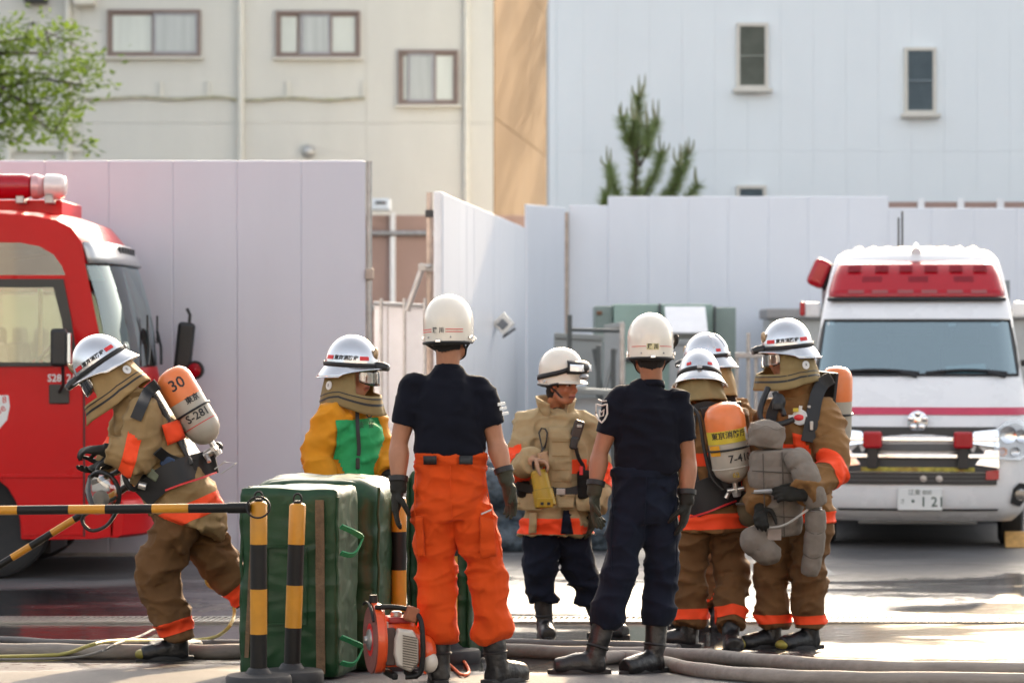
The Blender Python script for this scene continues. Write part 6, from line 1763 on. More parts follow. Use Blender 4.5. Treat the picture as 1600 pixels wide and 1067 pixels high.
def rear_ff():
    D = 17.6
    p = Person((P(1122, 0, D).x, D, gz(D)), 'firefighter mostly hidden behind the one with the tilted cylinder', D)
    J = joints(p, head=(1103, 574, 0), neck=(1118, 618, .02), shL=(1088, 660, -.08), shR=(1160, 652, .1), elL=(1075, 725, -.1), elR=(1172, 728, .1), wrL=(1050, 770, .0), wrR=(1130, 770, .2),
               hipL=(1100, 812, -.05), hipR=(1132, 812, .05), knL=(1098, 893, -.04), knR=(1128, 893, .06), anL=(1096, 980, -.04), anR=(1122, 980, -.10), toL=(-.8, .4, 0), toR=(.1, -1, 0))
    J['R'] = frame((-.80, .55, -.15)); J['pnL'] = Vector((1, 0, 0)); J['pnR'] = Vector((-1, 0, 0))
    body_part(p, J, (.42, .20, .125), voxel=.012)
    tr, V, F, bones, ends = trousers(p, J, brown_tr, r=(.112, .096, .09, .088), hw=.185, hd=.15, amp=.015, seed=14.4, hem=.10)
    leg_bands(p, V, F, bones, tr, .70, .90)
    jo, V, F, bones = jacket(p, J, brown_c, 'turnout_coat', hw=.20, hd=.165, hem=.08, ru=(.098, .092, .085, .075), amp=.017, seed=12.9, shw=.20, chest=.165, neck_r=.09)
    turnout_bands(p, J, V, F, bones, jo, torso=((.02, .16), (.60, .72)))
    for k in 'LR': boot(p, J, k, .14, .28, None, None, .052, .062); glove(p, J, k, glove_c, 1.2, .06)
    silver_helmet(p, J['head'], J['R'], text=None, seedk=4, crest=True, lamp=True)
    neck_hood(p, J['head'], J['R'], hood_c, .21, False, .030, .0, (), 9.1, .0, 50, False)
    strap(p, [on(V, x, y, D, .012) for x, y in ((1140, 615), (1148, 640), (1158, 680))], .05, .012, strap_m, 'shoulder_strap')
rear_ff()

def right_ff():
    D = 16.3
    p = Person((P(1235, 0, D).x, D, gz(D)), 'firefighter in brown turnout gear carrying the grey dummy before the ambulance', D)
    J = joints(p, head=(1228, 556, 0), neck=(1246, 614, .02), shL=(1290, 650, -.06), shR=(1207, 652, .08), elL=(1304, 728, -.26), elR=(1188, 730, -.1), wrL=(1254, 772, -.52), wrR=(1188, 792, -.40),
               hipL=(1270, 808, -.04), hipR=(1218, 808, .05), knL=(1262, 893, -.06), knR=(1205, 893, .03), anL=(1266, 980, -.06), anR=(1208, 980, .02), toL=(-.86, -.5, 0), toR=(-.94, -.35, 0))
    J['R'] = frame((-.94, -.32, -.10)); J['pnL'] = Vector((-.2, .8, -.4)); J['pnR'] = Vector((.3, .8, 0)); J['hdL'] = Vector((-.95, -.1, .1)); J['sdL'] = -1
    body_part(p, J, (.40, .19, .12), voxel=.011)
    tr, V, F, bones, ends = trousers(p, J, brown_tr, r=(.118, .101, .096, .094), hw=.20, hd=.15, amp=.017, seed=24.4, hem=.09)
    leg_bands(p, V, F, bones, tr, .76, .92)
    jo, V, F, bones = jacket(p, J, brown_c, 'turnout_coat', hw=.225, hd=.17, hem=.02, ru=(.102, .098, .092, .078), amp=.013, seed=22.9, shw=.21, chest=.17, neck_r=.095, hemhw=.24)
    turnout_bands(p, J, V, F, bones, jo, torso=((.0, .11), (.60, .74)), arm_t=(.02, .36))
    for k in 'LR': boot(p, J, k, .14, .28, None, toe_y, .052, .062); glove(p, J, k, glove_c, 1.3, .05)
    silver_helmet(p, J['head'], J['R'], text=(-72,), seedk=5)
    neck_hood(p, J['head'], J['R'], hood_d, .185, True, .045, .045, (-105,), 16.1, .02, 52, True, .55)
    visor(p, J['head'], J['R'], .085)
    strap(p, [on(V, x, y, D, .014) for x, y in ((1300, 590), (1285, 600), (1275, 622), (1268, 660), (1262, 690))], .075, .014, strap_m, 'shoulder_strap')
    strap(p, [on(V, x, y, D, .014) for x, y in ((1215, 625), (1205, 650), (1205, 680))], .06, .014, strap_m, 'shoulder_strap')
    g = on(V, 1250, 652, D, .03)
    go = p.part('pressure_gauge', MB().lathe([(.001, -.012), (.042, -.012), (.045, 0), (.042, .012), (.001, .016)], 24, g, frame((0, 0, 1), (-.25, -1, .1))), badge_m)
    p.part('gauge_face', MB().ell(g + Vector((-.006, -.016, 0)), (.030, .006, .017)), red_tape, go)
    p.part('gauge_stem', MB().tube([g + Vector((-.04, 0, 0)), g + Vector((-.065, 0, 0))], .014, 10).tube([g + Vector((.0, 0, .04)), g + Vector((.005, 0, .065))], .01, 8), badge_m, go)
    p.part('gauge_tab', MB().box(g + Vector((-.025, -.01, .042)), (.03, .02, .02)), yellow_l, go)
    ho = p.part('air_hose', MB().tube(catmull([P(1200, 606, D - .14), P(1190, 632, D - .2), P(1188, 652, D - .24), P(1200, 662, D - .26), P(1222, 662, D - .26), P(1240, 655, D - .25)], [1] * 6)[0], .017, 10), rubber_h)
    p.part('demand_valve', fuse(MB().ell(P(1217, 628, D - .20), (.040, .035, .05)).box(P(1214, 634, D - .22), (.05, .05, .04)).tube([P(1210, 612, D - .18), P(1226, 650, D - .22)], .018, 10), .008, 2), rubber_h, angle=180)
    for px, py in ((1264, 640), (1268, 665)): p.part('strap_clip', MB().box(on(V, px, py, D, .03), (.02, .012, .05)), galv, bevel=.004)
    patch(p, V, ((1238, 676), (1256, 680), (1262, 704), (1240, 698)), fluo, 'reflective_band', jo, .008, .003, 5, 5)
    top, bot = P(1308, 572, D + .16), P(1306, 700, D + .20)
    t = breathing_set(None, 'orange-topped air cylinder behind the shoulder of the firefighter with the dummy', top, bot, (-.75, -.6, 0), .088, [])
right_ff()

# ------------------------------------------------------------------ grey training dummy
def dummy():
    D = 15.95
    gm = cloth('grey_quilted_canvas', (.215, .185, .155), .85, var=.12, crease=.3, dirt=.25, dirtcol=(.12, .10, .08))
    t = Thing('training_dummy', (P(1225, 0, D).x, D, P(0, 900, D).z), 'grey quilted training dummy hanging in the firefighter\'s arms', 'dummy')
    def J(px, py, dy=0): return P(px, py, D + dy)
    rings_ = []
    def quilt(pts, radii, seg):
        """padded tube with stitched waists every segment"""
        Pp, Rr = catmull([J(*q) for q in pts], radii, 10); n = len(Pp); out = []
        for i, (q, r) in enumerate(zip(Pp, Rr)):
            f = (i / (n - 1)) * seg; g = abs(math.sin(PI * f)) ** .35; k = .86 + .14 * g; out.append((r[0] * k, r[1] * k))
        rings_.append([(Pp[i], out[i]) for i in range(1, n - 1) if abs(math.sin(PI * (i / (n - 1)) * seg)) < .5 * seg * PI / (n - 1)])
        return MB().tube(Pp, out, 16, ref=(1, 0, 0))
    def fz(mb, amp=.003): return fuse(mb, .0085, 1, lambda V, N: np.array([amp * noise.noise(Vector(q) * 26) + amp * .8 * noise.noise(Vector(q) * 60) for q in V]))
    hd_ = t.part('head', fz(MB().ell(J(1198, 679), (.108, .095, .085), Matrix.Rotation(rad(8), 3, 'Y'), 20, 12).box(J(1197, 681), (.19, .14, .125), Matrix.Rotation(rad(8), 3, 'Y'))), gm, angle=180)
    t.part('seam', MB().tube([J(1170 + 56 * k / 10, 668 + 3 * math.sin(k), -.103) for k in range(11)], .003, 5), gm, hd_)
    body = t.part('torso', fz(quilt([(1212, 702, .02), (1214, 740, .02), (1216, 790, .02), (1220, 838, .02)], [(.145, .10), (.165, .11), (.145, .10), (.12, .09)], 4)), gm, angle=180)
    for (x0, y0, x1, y1) in ((1192, 708, 1196, 838), (1222, 706, 1226, 838), (1175, 735, 1250, 740), (1174, 770, 1252, 774), (1178, 805, 1250, 808)):
        t.part('seam', MB().tube([J(x0 + (x1 - x0) * k / 8, y0 + (y1 - y0) * k / 8, -.092 + .03 * abs(2 * k / 8 - 1) ** 2 * (1 if abs(x1 - x0) > 20 else 0)) for k in range(9)], .0035, 5), pm('seam_thread', (.10, .085, .07), .9) if 'seam_thread' not in MATS else MATS['seam_thread'], body)
    t.part('arm', fz(quilt([(1240, 710, -.06), (1254, 730, -.12), (1266, 760, -.14), (1276, 790, -.12)], [(.07, .065), (.078, .07), (.074, .068), (.066, .06)], 3.0)), gm, angle=180)
    t.part('forearm', fz(quilt([(1274, 796, -.10), (1274, 830, -.09), (1270, 868, -.08), (1264, 898, -.06)], [(.058, .055), (.062, .058), (.060, .055), (.05, .05)], 3.0)), gm, angle=180)
    t.part('elbow_spring', MB().tube([J(1275 + 9 * math.cos(k), 790 + k * .5, -.11 + .03 * math.sin(k)) for k in np.linspace(0, 18, 60)], .004, 5), galv)
    t.part('leg', fz(quilt([(1168, 826, -.04), (1180, 845, -.06), (1198, 862, -.07), (1218, 866, -.06)], [(.05, .05), (.088, .075), (.078, .065), (.048, .045)], 2.0)), gm, angle=180)
    for rg in rings_[1:]:
        for (q, r) in rg:
            t.part('seam', MB().tube([q + Vector((r[0] * 1.0 * math.cos(a), -abs(r[1]) * math.sin(a), .012 * math.cos(a * 2))) for a in np.linspace(0, PI, 15)], .0035, 5), MATS['seam_thread'])
    t.part('rope', MB().tube(catmull([J(1186, 820, -.14), J(1205, 824, -.15), J(1230, 818, -.16), J(1262, 796, -.16)], [1] * 4)[0], .007, 6), pm('pale_rope', (.42, .40, .36), .8))
    t.part('waist_strap', MB().tube([J(1178, 768, -.11), J(1212, 766, -.125), J(1246, 768, -.11)], (.011), 6), pm('pale_strap', (.38, .38, .37), .7))
    t.part('label_patch', MB().box(J(1210, 835, -.10), (.075, .006, .06)), pm('patch_pale', (.36, .30, .26), .8))
dummy()
# ================================================================== mats, barriers, saw, hoses, yard machines
def gpt(px, py, lift=0.0):
    """point on the ground (plus lift) under a photo pixel"""
    D = 15.0
    for _ in range(30): D = (CAMZ - gz(D) - lift) * FPX / (py - HY)
    q = P(px, py, D); q.z = gz(D) + lift; return q

green_v = cloth('green_vinyl', (.0065, .046, .014), .46, var=.25, crease=.30, weave=.08, dirt=.2, dirtcol=(.03, .07, .03), spec=.42)
green_w = pm('green_webbing', (.03, .28, .12), .7, var=.1)
velcro = pm('brown_velcro', (.16, .105, .06), .95, var=.3, vs=14, bump=.3, dirt=.4, dirtcol=(.26, .2, .14))

def mat_block(label, c, w, h, d, yaw, seed, rnd=.03, lean=0.0):
    """thick padded mat standing on edge; c is the middle of its front foot"""
    ux = Vector((math.cos(yaw), -math.sin(yaw), 0)); uy = Vector((math.sin(yaw), math.cos(yaw), 0)); g = c.copy()
    t = Thing('padded_mat', g, label, 'mat')
    bm = bmesh.new(); nx, ny, nz = 18, 12, 28
    bmesh.ops.create_cube(bm, size=1)
    bmesh.ops.subdivide_edges(bm, edges=bm.edges, cuts=22, use_grid_fill=True)
    V = []
    for v in bm.verts:
        x, y, z = v.co.x * w, v.co.y * d, (v.co.z + .5) * h
        # rounded edges
        ex, ey, ez = w / 2 - rnd, d / 2 - rnd, h / 2 - rnd; q = Vector((x, y, z - h / 2)); k = Vector((max(-ex, min(ex, q.x)), max(-ey, min(ey, q.y)), max(-ez, min(ez, q.z))))
        dl = q - k
        if dl.length > 1e-6: q = k + dl.normalized() * min(rnd, max(abs(dl.x), abs(dl.y), abs(dl.z)))
        bulge = .010 * (1 - (2 * q.x / w) ** 2) * (1 - (2 * q.z / h) ** 2)
        s = -1 if v.co.y < 0 else 1
        q.y += s * bulge * (1 if abs(v.co.y) > .45 else 0)
        p0 = Vector((q.x, q.y, q.z))
        nn = noise.noise(p0 * 3 + Vector((seed, 0, 0))) * .014 + (1 - abs(noise.noise(Vector((p0.x * 4 + p0.z * 5, p0.y * 5, p0.z * 3 - p0.x * 4)) + Vector((seed, 9, 2)))) * 2.2) * .009 + noise.noise(p0 * 16 + Vector((seed, 0, 3))) * .0025
        q += q.normalized() * nn
        V.append(g + ux * q.x + uy * (q.y + d / 2 + lean * (q.z + h / 2)) + Vector((0, 0, q.z + h / 2 + .004)))
    idx = {v: i for i, v in enumerate(bm.verts)}; F = [tuple(idx[v] for v in f.verts) for f in bm.faces]; bm.free()
    body = t.part('cover', (V, F), green_v, angle=180)
    t.ux, t.uy, t.g, t.w, t.h, t.d = ux, uy, g, w, h, d
    t.body = body; t.V = np.array([tuple(v) for v in V])
    # piping along the upright front edges
    for s in (-1, 1):
        pts = [g + ux * (s * (w / 2 - .004)) + uy * (.010 + lean * z) + Vector((0, 0, z)) for z in np.linspace(.04, h - .03, 14)]
        t.part('piping', MB().tube([q + ux * (.004 * math.sin(i * 2.1)) for i, q in enumerate(pts)], .008, 7), green_v, body)
    return t

def build_mats():
    yaw = rad(10); D = 13.56
    c = P(451, 0, D); c.z = gz(D) + .002
    m = mat_block('front green padded mat behind the two striped poles', c, .472, P(0, 766, D).z - c.z, .42, yaw, 1.0, .022)
    def face(x, z, o=.0): return m.g + m.ux * x + m.uy * (-.020 - o) + Vector((0, 0, z))
    def strip(x0, z0, x1, z1, w, mt, nm, o=0.0, n=12):
        rg = []
        for k in range(n):
            f = k / (n - 1); q = face(x0 + (x1 - x0) * f, z0 + (z1 - z0) * f, o + .003 * math.sin(k * 1.7)); rg.append([q - m.ux * w / 2, q + m.ux * w / 2, q + m.ux * w / 2 + m.uy * .006, q - m.ux * w / 2 + m.uy * .006])
        return m.part(nm, MB().loft(rg), mt, m.body)
    strip(.155, .845, .160, .03, .042, velcro, 'velcro_strip', .004); strip(-.165, .76, -.200, .10, .020, velcro, 'velcro_strip', .002)
    for (x0, x1, z0, z1) in ((-.10, .09, .26, .62),):
        pts = [face(x0, z0), face(x1, z0), face(x1, z1), face(x0, z1), face(x0, z0)]
        for a, b in zip(pts[:-1], pts[1:]): m.part('stitched_edge', MB().tube([a, (a + b) / 2, b], .004, 5), green_v, m.body)
    def sidep(y, z, o=0.0): return m.g + m.ux * (m.w / 2 + .012 + o) + m.uy * y + Vector((0, 0, z))
    for (z0, z1) in ((.72, .585), (.20, .07)):
        m.part('carry_handle', strapmb([sidep(.02, z0), sidep(.07, z0 - .03, .05), sidep(.13, (z0 + z1) / 2, .075), sidep(.07, z1 + .0, .05), sidep(.02, z1 + .01)], .028), green_w)
    D = 14.12; c = P(489, 0, D); c.z = gz(D) + .002
    m2 = mat_block('tall rounded green mat behind the front mat', c, .66, P(0, 751, D).z - c.z, .55, yaw, 4.0, .11)
    m2.part('top_roll', MB().tube([m2.g + m2.ux * x + m2.uy * .06 + Vector((0, 0, m2.h - .045 - .02 * abs(x * 3) ** 3)) for x in np.linspace(-.29, .27, 9)], [.02, .045, .05, .05, .05, .05, .05, .045, .02], 12), green_v, m2.body)
    D = 15.0; c = P(684, 0, D); c.z = gz(D) + .002
    m3 = mat_block('green mat standing behind the man in orange trousers', c, .33, P(0, 737, D).z - c.z, .45, yaw, 7.0, .06)

def strapmb(pts, w, th=.004):
    P_, _ = catmull(pts, [1] * len(pts), 5); rg = []
    for i, q in enumerate(P_):
        d = (P_[min(i + 1, len(P_) - 1)] - P_[max(i - 1, 0)]).normalized(); l = Vector((.25, -.55, .65)); l = (l - d * l.dot(d)).normalized(); n = d.cross(l)
        rg.append([q + l * w / 2 + n * th, q + l * w / 2 - n * th, q - l * w / 2 - n * th, q - l * w / 2 + n * th])
    return MB().loft(rg)
build_mats()

# ------------------------------------------------------------------ black and yellow barrier stands
by_y = pm('barrier_yellow', (.56, .245, .014), .42, var=.10, vs=9, dirt=.35, dirtcol=(.35, .18, .04), bump=.03)
by_k = pm('barrier_black', (.009, .009, .009), .5, spec=.3, var=.2, dirt=.2, dirtcol=(.05, .04, .03))
base_m = pm('base_rubber', (.028, .029, .032), .65, var=.25, vs=14, dirt=.4, dirtcol=(.09, .08, .07))
def stand(label, px, D, py_top, bands, lean=0.0, r=.0385, ring=True, first='y', base_r=.15):
    g = gz(D); foot = P(px, 0, D); foot.z = g; ztop = P(px, py_top, D).z
    t = Thing('barrier_stand', foot, label, 'barrier', 'striped barrier stands')
    def at(z): return Vector((foot.x + lean * (z - ztop), D, z))
    zs = [P(px, q, D).z for q in bands]; cur = first
    zs = [ztop] + zs + [g + .07]
    for i in range(len(zs) - 1):
        a, b = at(zs[i]), at(zs[i + 1])
        mb = MB()
        if i == 0: mb.tube([a + Vector((0, 0, .0)), a - Vector((0, 0, .004)), a - Vector((0, 0, .012)), b], [r * .6, r * .85, r, r], 22)
        else: mb.tube([a, b], r * (1 if i % 2 == 0 else .985), 22)
        t.part('pole_band', mb, by_y if cur == 'y' else by_k, angle=50); cur = 'k' if cur == 'y' else 'y'
    bx = at(g)
    pr = [(base_r * .98, .002), (base_r, .01), (base_r, .055), (base_r * .94, .068), (base_r * .40, .075), (r * 1.25, .095), (r * 1.1, .10)]
    bo = t.part('base', MB().lathe(pr, 30, bx, None), base_m, angle=45)
    if ring:
        tp = at(ztop)
        ro = t.part('hook', MB().tube([tp + Vector((.018 * math.cos(a), 0, .020 + .024 * math.sin(a))) for a in np.linspace(-.7, PI + .7, 14)], .005, 7), by_k)
        t.part('hook_collar', MB().tube([tp - Vector((0, 0, .002)), tp + Vector((0, 0, .012))], [.022, .018], 12), by_k, ro)
    return t
s1 = stand('striped pole in front of the green mat with a bar hooked to it', 404, 12.98, 783, [850, 920, 990])
tp = P(404, 792, 12.93)
s1.part('bar_ring', MB().tube([tp + Vector((.052 * math.cos(a), -.02 + .02 * math.sin(a), .046 * math.sin(a))) for a in np.linspace(0, 2 * PI, 29)], .0045, 7, caps=False), by_k)
stand('second striped pole, leaning slightly, between first pole and brown velcro strip', 465, 13.24, 786, [850, 914, 980], lean=.035)
stand('striped pole behind the orange engine cutter', 623, 14.35, 776, [830, 833 + 57, 955], first='y')
stand('striped pole seen between the legs in orange trousers', 706, 14.95, 770, [835, 868, 900, 930], r=.03)
stand('dark striped pole just right of the rearmost green mat', 728, 15.6, 800, [845, 876, 908], r=.036)
def bar(label, a, b, cuts, first, r, cap=True):
    a, b = Vector(a), Vector(b); t = Thing('barrier_bar', (a + b) / 2 - Vector((0, 0, r)), label, 'barrier', 'striped barrier bars')
    fs = [0] + cuts + [1]; cur = first
    for i in range(len(fs) - 1):
        t.part('bar_band', MB().tube([a.lerp(b, fs[i]), a.lerp(b, fs[i + 1])], r * (1 if i % 2 else .99), 16), by_y if cur == 'y' else by_k, angle=50); cur = 'k' if cur == 'y' else 'y'
    for e, o in ((a, b), (b, a)):
        d = (o - e).normalized(); t.part('end_sleeve', MB().tube([e - d * .012, e - d * .01, e + d * .09], [r * .8, r * 1.16, r * 1.16], 16), by_k, angle=50)
    return t
def fx(x, x0, x1): return (x - x0) / (x1 - x0)
bar('level striped bar hooked to the foremost pole', P(-170, 799, 13.0), P(387, 793, 12.95), [fx(q, -170, 387) for q in (-110, -40, 28, 108, 165, 238, 295)], 'y', .021)
bar('sloping striped bar crossing behind the clear mask', P(-90, 938, 15.62), P(262, 721, 15.7), [fx(q, -90, 262) for q in (-50, -8, 18, 47, 80, 115, 150, 186, 206)], 'k', .020)
stand('striped stand hidden behind the bending firefighter', 274, 15.74, 716, [800, 860, 920], r=.03)
stand('striped stand at the left edge under the sloping bar', -94, 15.62, 930, [960, 990], r=.03)

# ------------------------------------------------------------------ engine cutter
def build_saw():
    D = 13.22; g = gz(D)
    om = pm('cutter_orange', (.74, .085, .016), .30, var=.06, coat=.3, dirt=.15, dirtcol=(.3, .08, .04)); wm = pm('cutter_cream', (.60, .55, .48), .4, var=.06, dirt=.25, dirtcol=(.3, .25, .2))
    t = Thing('engine_cutter', (P(610, 0, D).x, D, g), 'orange petrol disc cutter standing beside the orange trousers', 'power tool')
    n = Vector((-.965, -.26, 0)).normalized(); f = Vector((.26, -.965, 0)).normalized()   # n: disc axis, f: along the disc
    up = Vector((0, 0, 1)); R = Matrix((f, up, n)).transposed()
    c = P(580, 999, D); c.z = max(c.z, g + .158)
    disc = t.part('cutting_disc', MB().lathe([(.001, -.006), (.152, -.006), (.156, 0), (.152, .006), (.001, .006)], 40, c, R), pm('disc_red', (.24, .085, .07), .75, var=.15, vs=8, bump=.2, bs=90))
    t.part('flange', MB().lathe([(.050, .006), (.048, .014), (.020, .022), (.016, .034), (.001, .036)], 24, c, R), galv, disc)
    t.part('disc_label', MB().lathe([(.076, .0065), (.050, .0075)], 30, c, R, caps=False), red_tape, disc)
    # guard: half shell over the top of the disc
    def gd(a, b):
        th = rad(-58 + 165 * a); rr = .168 - .0 * b; w = -.040 + .044 * b
        edge = max(1 - 2 * b, 0) ** 6
        return c + R @ Vector((math.cos(th) * (rr - .045 * edge), math.sin(th) * (rr - .045 * edge), w))
    go = t.part('guard', MB().grid(gd, 26, 12), om, solid=.006, angle=180)
    sd_ = MB().grid(lambda a, b: c + R @ Vector((math.cos(rad(-58 + 165 * a)) * (.166 - .105 * b), math.sin(rad(-58 + 165 * a)) * (.166 - .105 * b), -.038)), 26, 5)
    t.part('guard_cheek', sd_, om, go, solid=.006, angle=180)
    t.part('guard_label', MB().box(c + R @ Vector((.075, .06, -.055)), (.05, .06, .008), R), wm, go, bevel=.003)
    t.part('guard_knob', MB().tube([c + R @ Vector((.0, .165, -.01)), c + R @ Vector((.0, .205, -.01))], [.022, .018], 12), by_k, go)
    t.part('guard_strip', MB().tube([c + R @ Vector((math.cos(a) * .172, math.sin(a) * .172, .02)) for a in np.linspace(.6, 2.0, 10)], .007, 6), by_k, go)
    # engine body behind the disc
    e = c - n * .115 + Vector((.02, -.02, -.01)); Re = frame(Vector((.25, -.97, 0)))     # right, forward (to camera), up
    def E(x, y, z): return e + Re @ Vector((-x * .80, y, z))
    hull = MB().ell(E(0, 0, .0), (.105, .13, .105), Re, 20, 12).box(E(0, 0, -.03), (.17, .20, .15), Re).box(E(-.01, -.02, .075), (.14, .17, .05), Re)
    hull.box(E(.07, .0, -.02), (.10, .13, .10), Re)
    bo = t.part('engine_housing', fuse(hull, .010, 4), om, angle=180)
    def crom(x, y, z): return E(-x, y, z)
    cov = [(-.045, .085), (.045, .075), (.075, .03), (.075, -.075), (.03, -.115), (-.05, -.085), (-.07, -.03), (-.065, .04)]
    co = t.part('starter_cover', MB().loft([[E(a * sc, .118 + dp, b * sc - .012) for a, b in cov] for sc, dp in ((1.0, -.03), (1.0, .010), (.9, .024))]), wm, bevel=.006)
    for k in range(13):
        z = .055 - k * .0115; t.part('cooling_fin', MB().bar(E(-.022 + .15 * 0, .146, z - .012), E(.060, .146, z - .026), .006, .0045), pm('fin_shadow', (.12, .10, .085), .7) if k == 0 else MATS['fin_shadow'], co)
    t.part('side_plate', MB().box(E(-.085, .105, -.01), (.045, .03, .17), Re), pm('plate_dark', (.05, .025, .02), .5), bevel=.006)
    t.part('top_cover', MB().box(E(-.02, .02, .105), (.11, .12, .03), Re), pm('dark_red', (.30, .02, .02), .4), bevel=.01)
    t.part('fuel_cap', MB().lathe([(.026, 0), (.026, .02), (.02, .026), (.001, .026)], 16, E(-.03, .03, .118), None), galv)
    # wrap handle
    hpts = [E(-.16, .06, .165), E(-.06, .09, .168), E(.045, .10, .150), E(.085, .13, .11), E(.092, .15, .03), E(.092, .15, -.06), E(.075, .14, -.135), E(0, .12, -.15)]
    ho = t.part('wrap_handle', MB().tube(catmull(hpts, [1] * len(hpts), 5)[0], .012, 10), by_k)
    t.part('leather_wrap', MB().box(E(.040, .10, .135), (.062, .05, .07), Re @ Matrix.Rotation(rad(-20), 3, 'Y')), pm('brown_leather', (.30, .10, .045), .6, var=.2, vs=20), ho, bevel=.012)
    for s in (-1, 1): t.part('foot', MB().box(E(s * .06, .02, -.145 + .0), (.03, .20, .03), Re), by_k, bevel=.008)
    # rear part of the tool with cord
    t.part('rear_housing', fuse(MB().ell(E(.13, .05, -.04), (.055, .09, .075), Re, 16, 10).box(E(.12, .03, -.08), (.09, .14, .06), Re), .010, 3), om, angle=180)
    t.part('rear_cover', MB().ell(E(.145, .10, -.085), (.04, .05, .05), Re, 14, 9), wm)
build_saw()
cord = catmull([gpt(668, 1040, .012), gpt(700, 1022, .012), gpt(722, 1030, .012), gpt(733, 1048, .012), gpt(722, 1054, .012), gpt(705, 1040, .012), gpt(690, 1030, .012), gpt(664, 1050, .012)], [1] * 8, 6)[0]
single('orange_cord', MB().tube(cord, .008, 7), pm('cord_orange', (.62, .10, .02), .6), 'loop of orange cord beside the boot of the man in orange', 'cord')

# ------------------------------------------------------------------ hoses
hose_m = pm('canvas_hose', (.30, .265, .235), .72, var=.18, vs=9, bump=.2, bs=120, dirt=.5, dirtcol=(.10, .09, .085), stretch=(.4, 3, 3))
hose_d = pm('dark_hose', (.13, .12, .115), .6, var=.2, vs=9, bump=.15, bs=120, dirt=.4, dirtcol=(.06, .055, .05), stretch=(.4, 3, 3))
hose_y = pm('yellow_hose', (.42, .37, .10), .5, var=.12)
hose_gr = pm('grey_cable', (.22, .21, .19), .6, var=.1)
def hose(label, pts, r, m, lift=0.0, name='fire_hose'):
    q = [gpt(a, b, r * .92 + lift) if len(v) == 2 else v for v in pts for (a, b) in ([v] if len(v) == 2 else [(0, 0)])]
    path = catmull(q, [1] * len(q), 7)[0]
    single(name, MB().tube(path, [(r * (1 + .05 * math.sin(i * .9)), r * .92) for i in range(len(path))], 14, ref=(0, 0, 1)), m, label, 'hose')
hose('thick canvas fire hose across the left foreground', [(-60, 1016), (60, 1016), (160, 1018), (260, 1017), (340, 1018), (420, 1016), (520, 1018), (600, 1020)], .040, hose_m)
hose('canvas fire hose running from the mats to the right edge', [(640, 1012), (720, 1012), (800, 1016), (900, 1020), (1000, 1021), (1090, 1024), (1200, 1033), (1320, 1041), (1450, 1045), (1660, 1046)], .038, hose_m)
hose('lower canvas fire hose curving towards the right corner', [(940, 1028), (985, 1026), (1035, 1035), (1090, 1046), (1170, 1054), (1280, 1059), (1400, 1061), (1660, 1063)], .036, hose_m)
hose('dark hose lying behind the canvas hose at mid ground', [(650, 1003), (720, 1002), (800, 1004), (900, 1007), (980, 1008), (1060, 1013)], .026, hose_d)
hose('grey hose along the far side of the left canvas hose', [(-60, 996), (20, 1000), (90, 1004), (160, 1005), (240, 1004), (330, 1005), (420, 1005)], .022, hose_d)
yh = catmull([gpt(-40, 1026, .014), gpt(60, 1024, .014), gpt(105, 1020, .03), gpt(140, 1008, .095), gpt(175, 1001, .095), gpt(240, 1000, .05), gpt(320, 998, .03), P(352, 985, 15.55), P(366, 958, 15.6), P(358, 932, 15.6), P(338, 921, 15.55), P(322, 905, 15.5), P(336, 850, 15.5), P(328, 828, 15.5)], [1] * 14, 6)[0]
single('yellow_hose', MB().tube(yh, .010, 8), hose_y, 'thin yellow hose looping behind the bending firefighter', 'hose')
ghh = catmull([gpt(-40, 1030, .01), gpt(60, 1029, .01), gpt(120, 1026, .02), gpt(160, 1016, .09), gpt(185, 1004, .09), gpt(220, 993, .03), gpt(246, 982, .02), gpt(300, 978, .01)], [1] * 8, 6)[0]
single('grey_cable', MB().tube(ghh, .007, 7), hose_gr, 'thin grey cable crossing the left canvas hose', 'cable')

